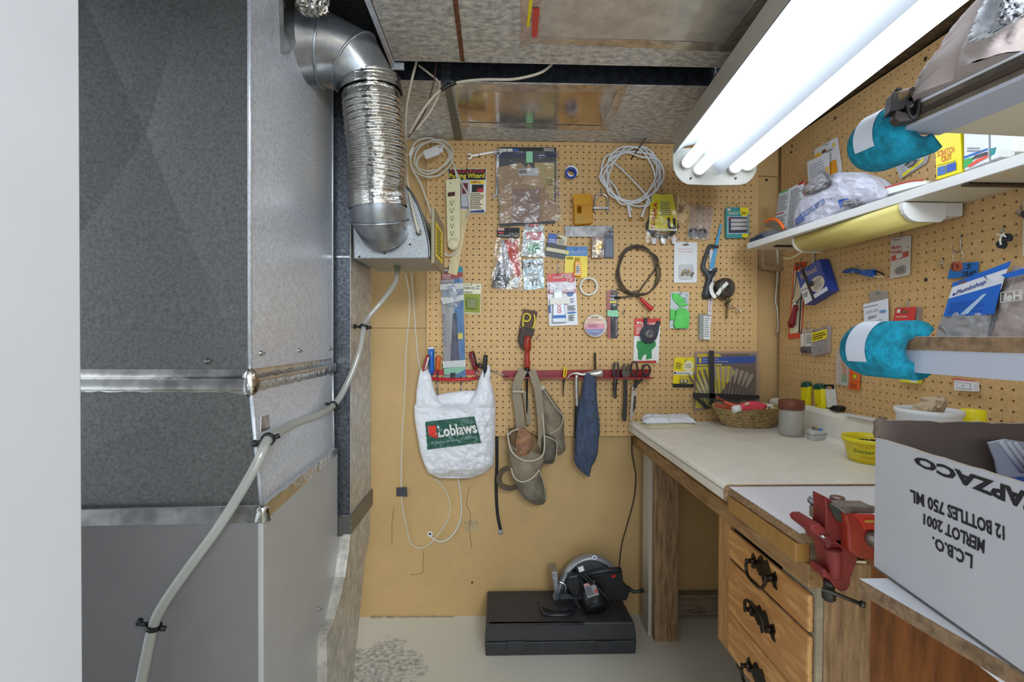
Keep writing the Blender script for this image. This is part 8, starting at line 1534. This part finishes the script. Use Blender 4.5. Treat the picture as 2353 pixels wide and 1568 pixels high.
m = MB(); m.pt(CT, [(1242, 1395, .006), (1248, 1408, .010), (1262, 1414, .012), (1300, 1414, .012), (1314, 1408, .010), (1320, 1395, .006)], 0.0058, M((36, 38, 44), 0.35), n=10); m.build('handle', t)
# saw
t = thing('circular_saw', 'black and silver circular saw resting on top of the tool case', 'saw', (0.33, 1.88, hc))
Sw = PY(1.90); SIL = M((168, 170, 174), 0.35, 0.5, 0.1, 30); SB = M((30, 31, 34), 0.4)
arc_o = [(1272, 1378), (1280, 1352), (1290, 1332), (1303, 1310), (1318, 1294), (1338, 1282), (1358, 1277), (1378, 1280), (1396, 1290), (1412, 1304), (1424, 1322), (1425, 1350), (1380, 1372), (1330, 1378)]
m = MB(); m.poly(Sw, arc_o, -0.01, 0.012, M((110, 112, 116), 0.4, 0.4)); rim = [(1276, 1374), (1283, 1350), (1293, 1330), (1306, 1309), (1321, 1294), (1340, 1284), (1358, 1281), (1377, 1284), (1394, 1293), (1408, 1306), (1417, 1318)]
m.tube([Sw.at(x, y, .012) for x, y in rim], 0.0115, SIL, n=10, flat=((0, -1, 0), 1.9), sub=4); m.build('blade_guard', t)['label'] = 'silver blade guard'
m = MB(); m.poly(Sw, el(1366, 1282, 6, 5, 16), 0.034, 0.0008, WHITE); m.poly(Sw, el(1366, 1282, 2.6, 2.2, 12), 0.0349, 0.0004, BLUE); m.build('sticker', t)
m = MB(); m.poly(Sw, [(1268, 1316), (1281, 1315), (1284, 1378), (1276, 1379)], -0.03, 0.075, M((176, 180, 190), 0.25, 0.9, 0.2, 30)); m.build('base_plate', t, bevel=0.001)
m = MB(); m.tube([Sw.at(1284, 1338, .03), Sw.at(1300, 1346, .035), Sw.at(1296, 1372, .035), Sw.at(1286, 1374, .03)], 0.004, CHROME, n=8); m.poly(Sw, [(1284, 1368), (1306, 1366), (1320, 1374), (1290, 1379)], 0.01, 0.03, M((90, 92, 96), 0.4, 0.6)); m.build('depth_bracket', t)
m = MB(); m.poly(Sw, [(1306, 1326), (1330, 1322), (1334, 1352), (1330, 1374), (1316, 1374), (1304, 1348)], 0.01, 0.055, SB); m.build('gear_housing', t, bevel=0.005)
m = MB(); m.prism3([Sw.at(x, y, .02) for x, y in ((1336, 1318), (1425, 1300), (1428, 1330), (1444, 1350), (1436, 1372), (1400, 1374), (1352, 1360))], Vector((0, -0.03, 0)), SB); m.build('body_shell', t, bevel=0.005)
m = MB(); m.tube([Sw.at(1338, 1326, .045), Sw.at(1360, 1318, .06), Sw.at(1390, 1312, .065), Sw.at(1424, 1310, .06)], 0.0105, SB, n=12); m.build('rear_handle', t)
m = MB(); m.poly(Sw, rr(1405, 1322, 1415, 1328, 2, -8), 0.05, 0.004, RED); m.build('trigger_lock', t)['label'] = 'small red lock button'
m = MB(); m.tube([Sw.at(1440, 1350, .03), Sw.at(1456, 1360, .04), Sw.at(1470, 1359, .045), Sw.at(1478, 1357, .05)], lambda u: 0.010-0.004*sin(PI*u), SB, n=12); m.build('front_knob', t)
m = MB(); a = Sw.at(1356, 1352, .06); b = PY(1.775).at(1372, 1399); m.lathe(a, [(0.034, 0), (0.042, 0.01), (0.045, 0.04), (0.046, (b-a).length*0.85), (0.043, (b-a).length)], SB, 22, tuple(b-a)); m.build('motor_housing', t, bevel=0)
ax = (b-a).normalized(); LL = (b-a).length
m = MB()
for k in range(7):
    m.lathe(a+ax*(LL*0.72+k*0.0048), [(0.0465, 0), (0.0478, 0.0009), (0.0465, 0.0018)], M((16, 16, 18), 0.5), 22, tuple(ax), cap=False)
m.build('cooling_vents', t, recalc=False)
nn = (Vector((-0.1, -1, 0.35))-ax*Vector((-0.1, -1, 0.35)).dot(ax)).normalized(); sd = ax.cross(nn)
c_ = a+ax*LL*0.36+nn*0.0465; fl = Quad(c_-sd*0.022-ax*0.028, c_+sd*0.022-ax*0.028, c_+sd*0.022+ax*0.026, c_-sd*0.022+ax*0.026, n=nn)
if fl.at(0, 0.5).x > fl.at(1, 0.5).x: fl = Quad(fl.c[1], fl.c[0], fl.c[3], fl.c[2], n=nn)
m = MB(); m.poly(fl, rr(0, 0, 1, 1), -0.004, 0.005, M((150, 150, 154), 0.4)); deco(m, fl, [('r', 0.02, 0.02, 0.98, 0.2, M((170, 60, 50), 0.4)), ('t', 'SKILSAW', (0.06, 0.04, 0.94, 0.17), PAPER, 0.02), ('l', 6, 0.06, 0.28, 0.7, 0.9, INK), ('r', 0.75, 0.6, 0.95, 0.9, M((200, 80, 70), 0.4))], 0.001); m.build('rating_label', t)
m = MB(); m.tube([Sw.at(1338, 1312, .07), Sw.at(1350, 1326, .09), PY(1.80).at(1372, 1350), PY(1.78).at(1392, 1372), PY(1.78).at(1400, 1392)], 0.0042, BLACK, n=8); m.tube([Sw.at(1330, 1318, .07), Sw.at(1345, 1330, .09), PY(1.80).at(1366, 1352), PY(1.78).at(1386, 1374), PY(1.78).at(1398, 1396)], 0.0042, BLACK, n=8); m.tube([PY(1.82).at(1322, 1370), PY(1.80).at(1326, 1388), PY(1.79).at(1334, 1398)], 0.004, BLACK, n=8); m.build('power_cord', t)
m = MB(); m.poly(Sw, [(1328, 1306), (1340, 1302), (1343, 1312), (1332, 1316)], 0.075, 0.006, WHITE); m.build('cord_tag', t)['label'] = 'white cord tag'
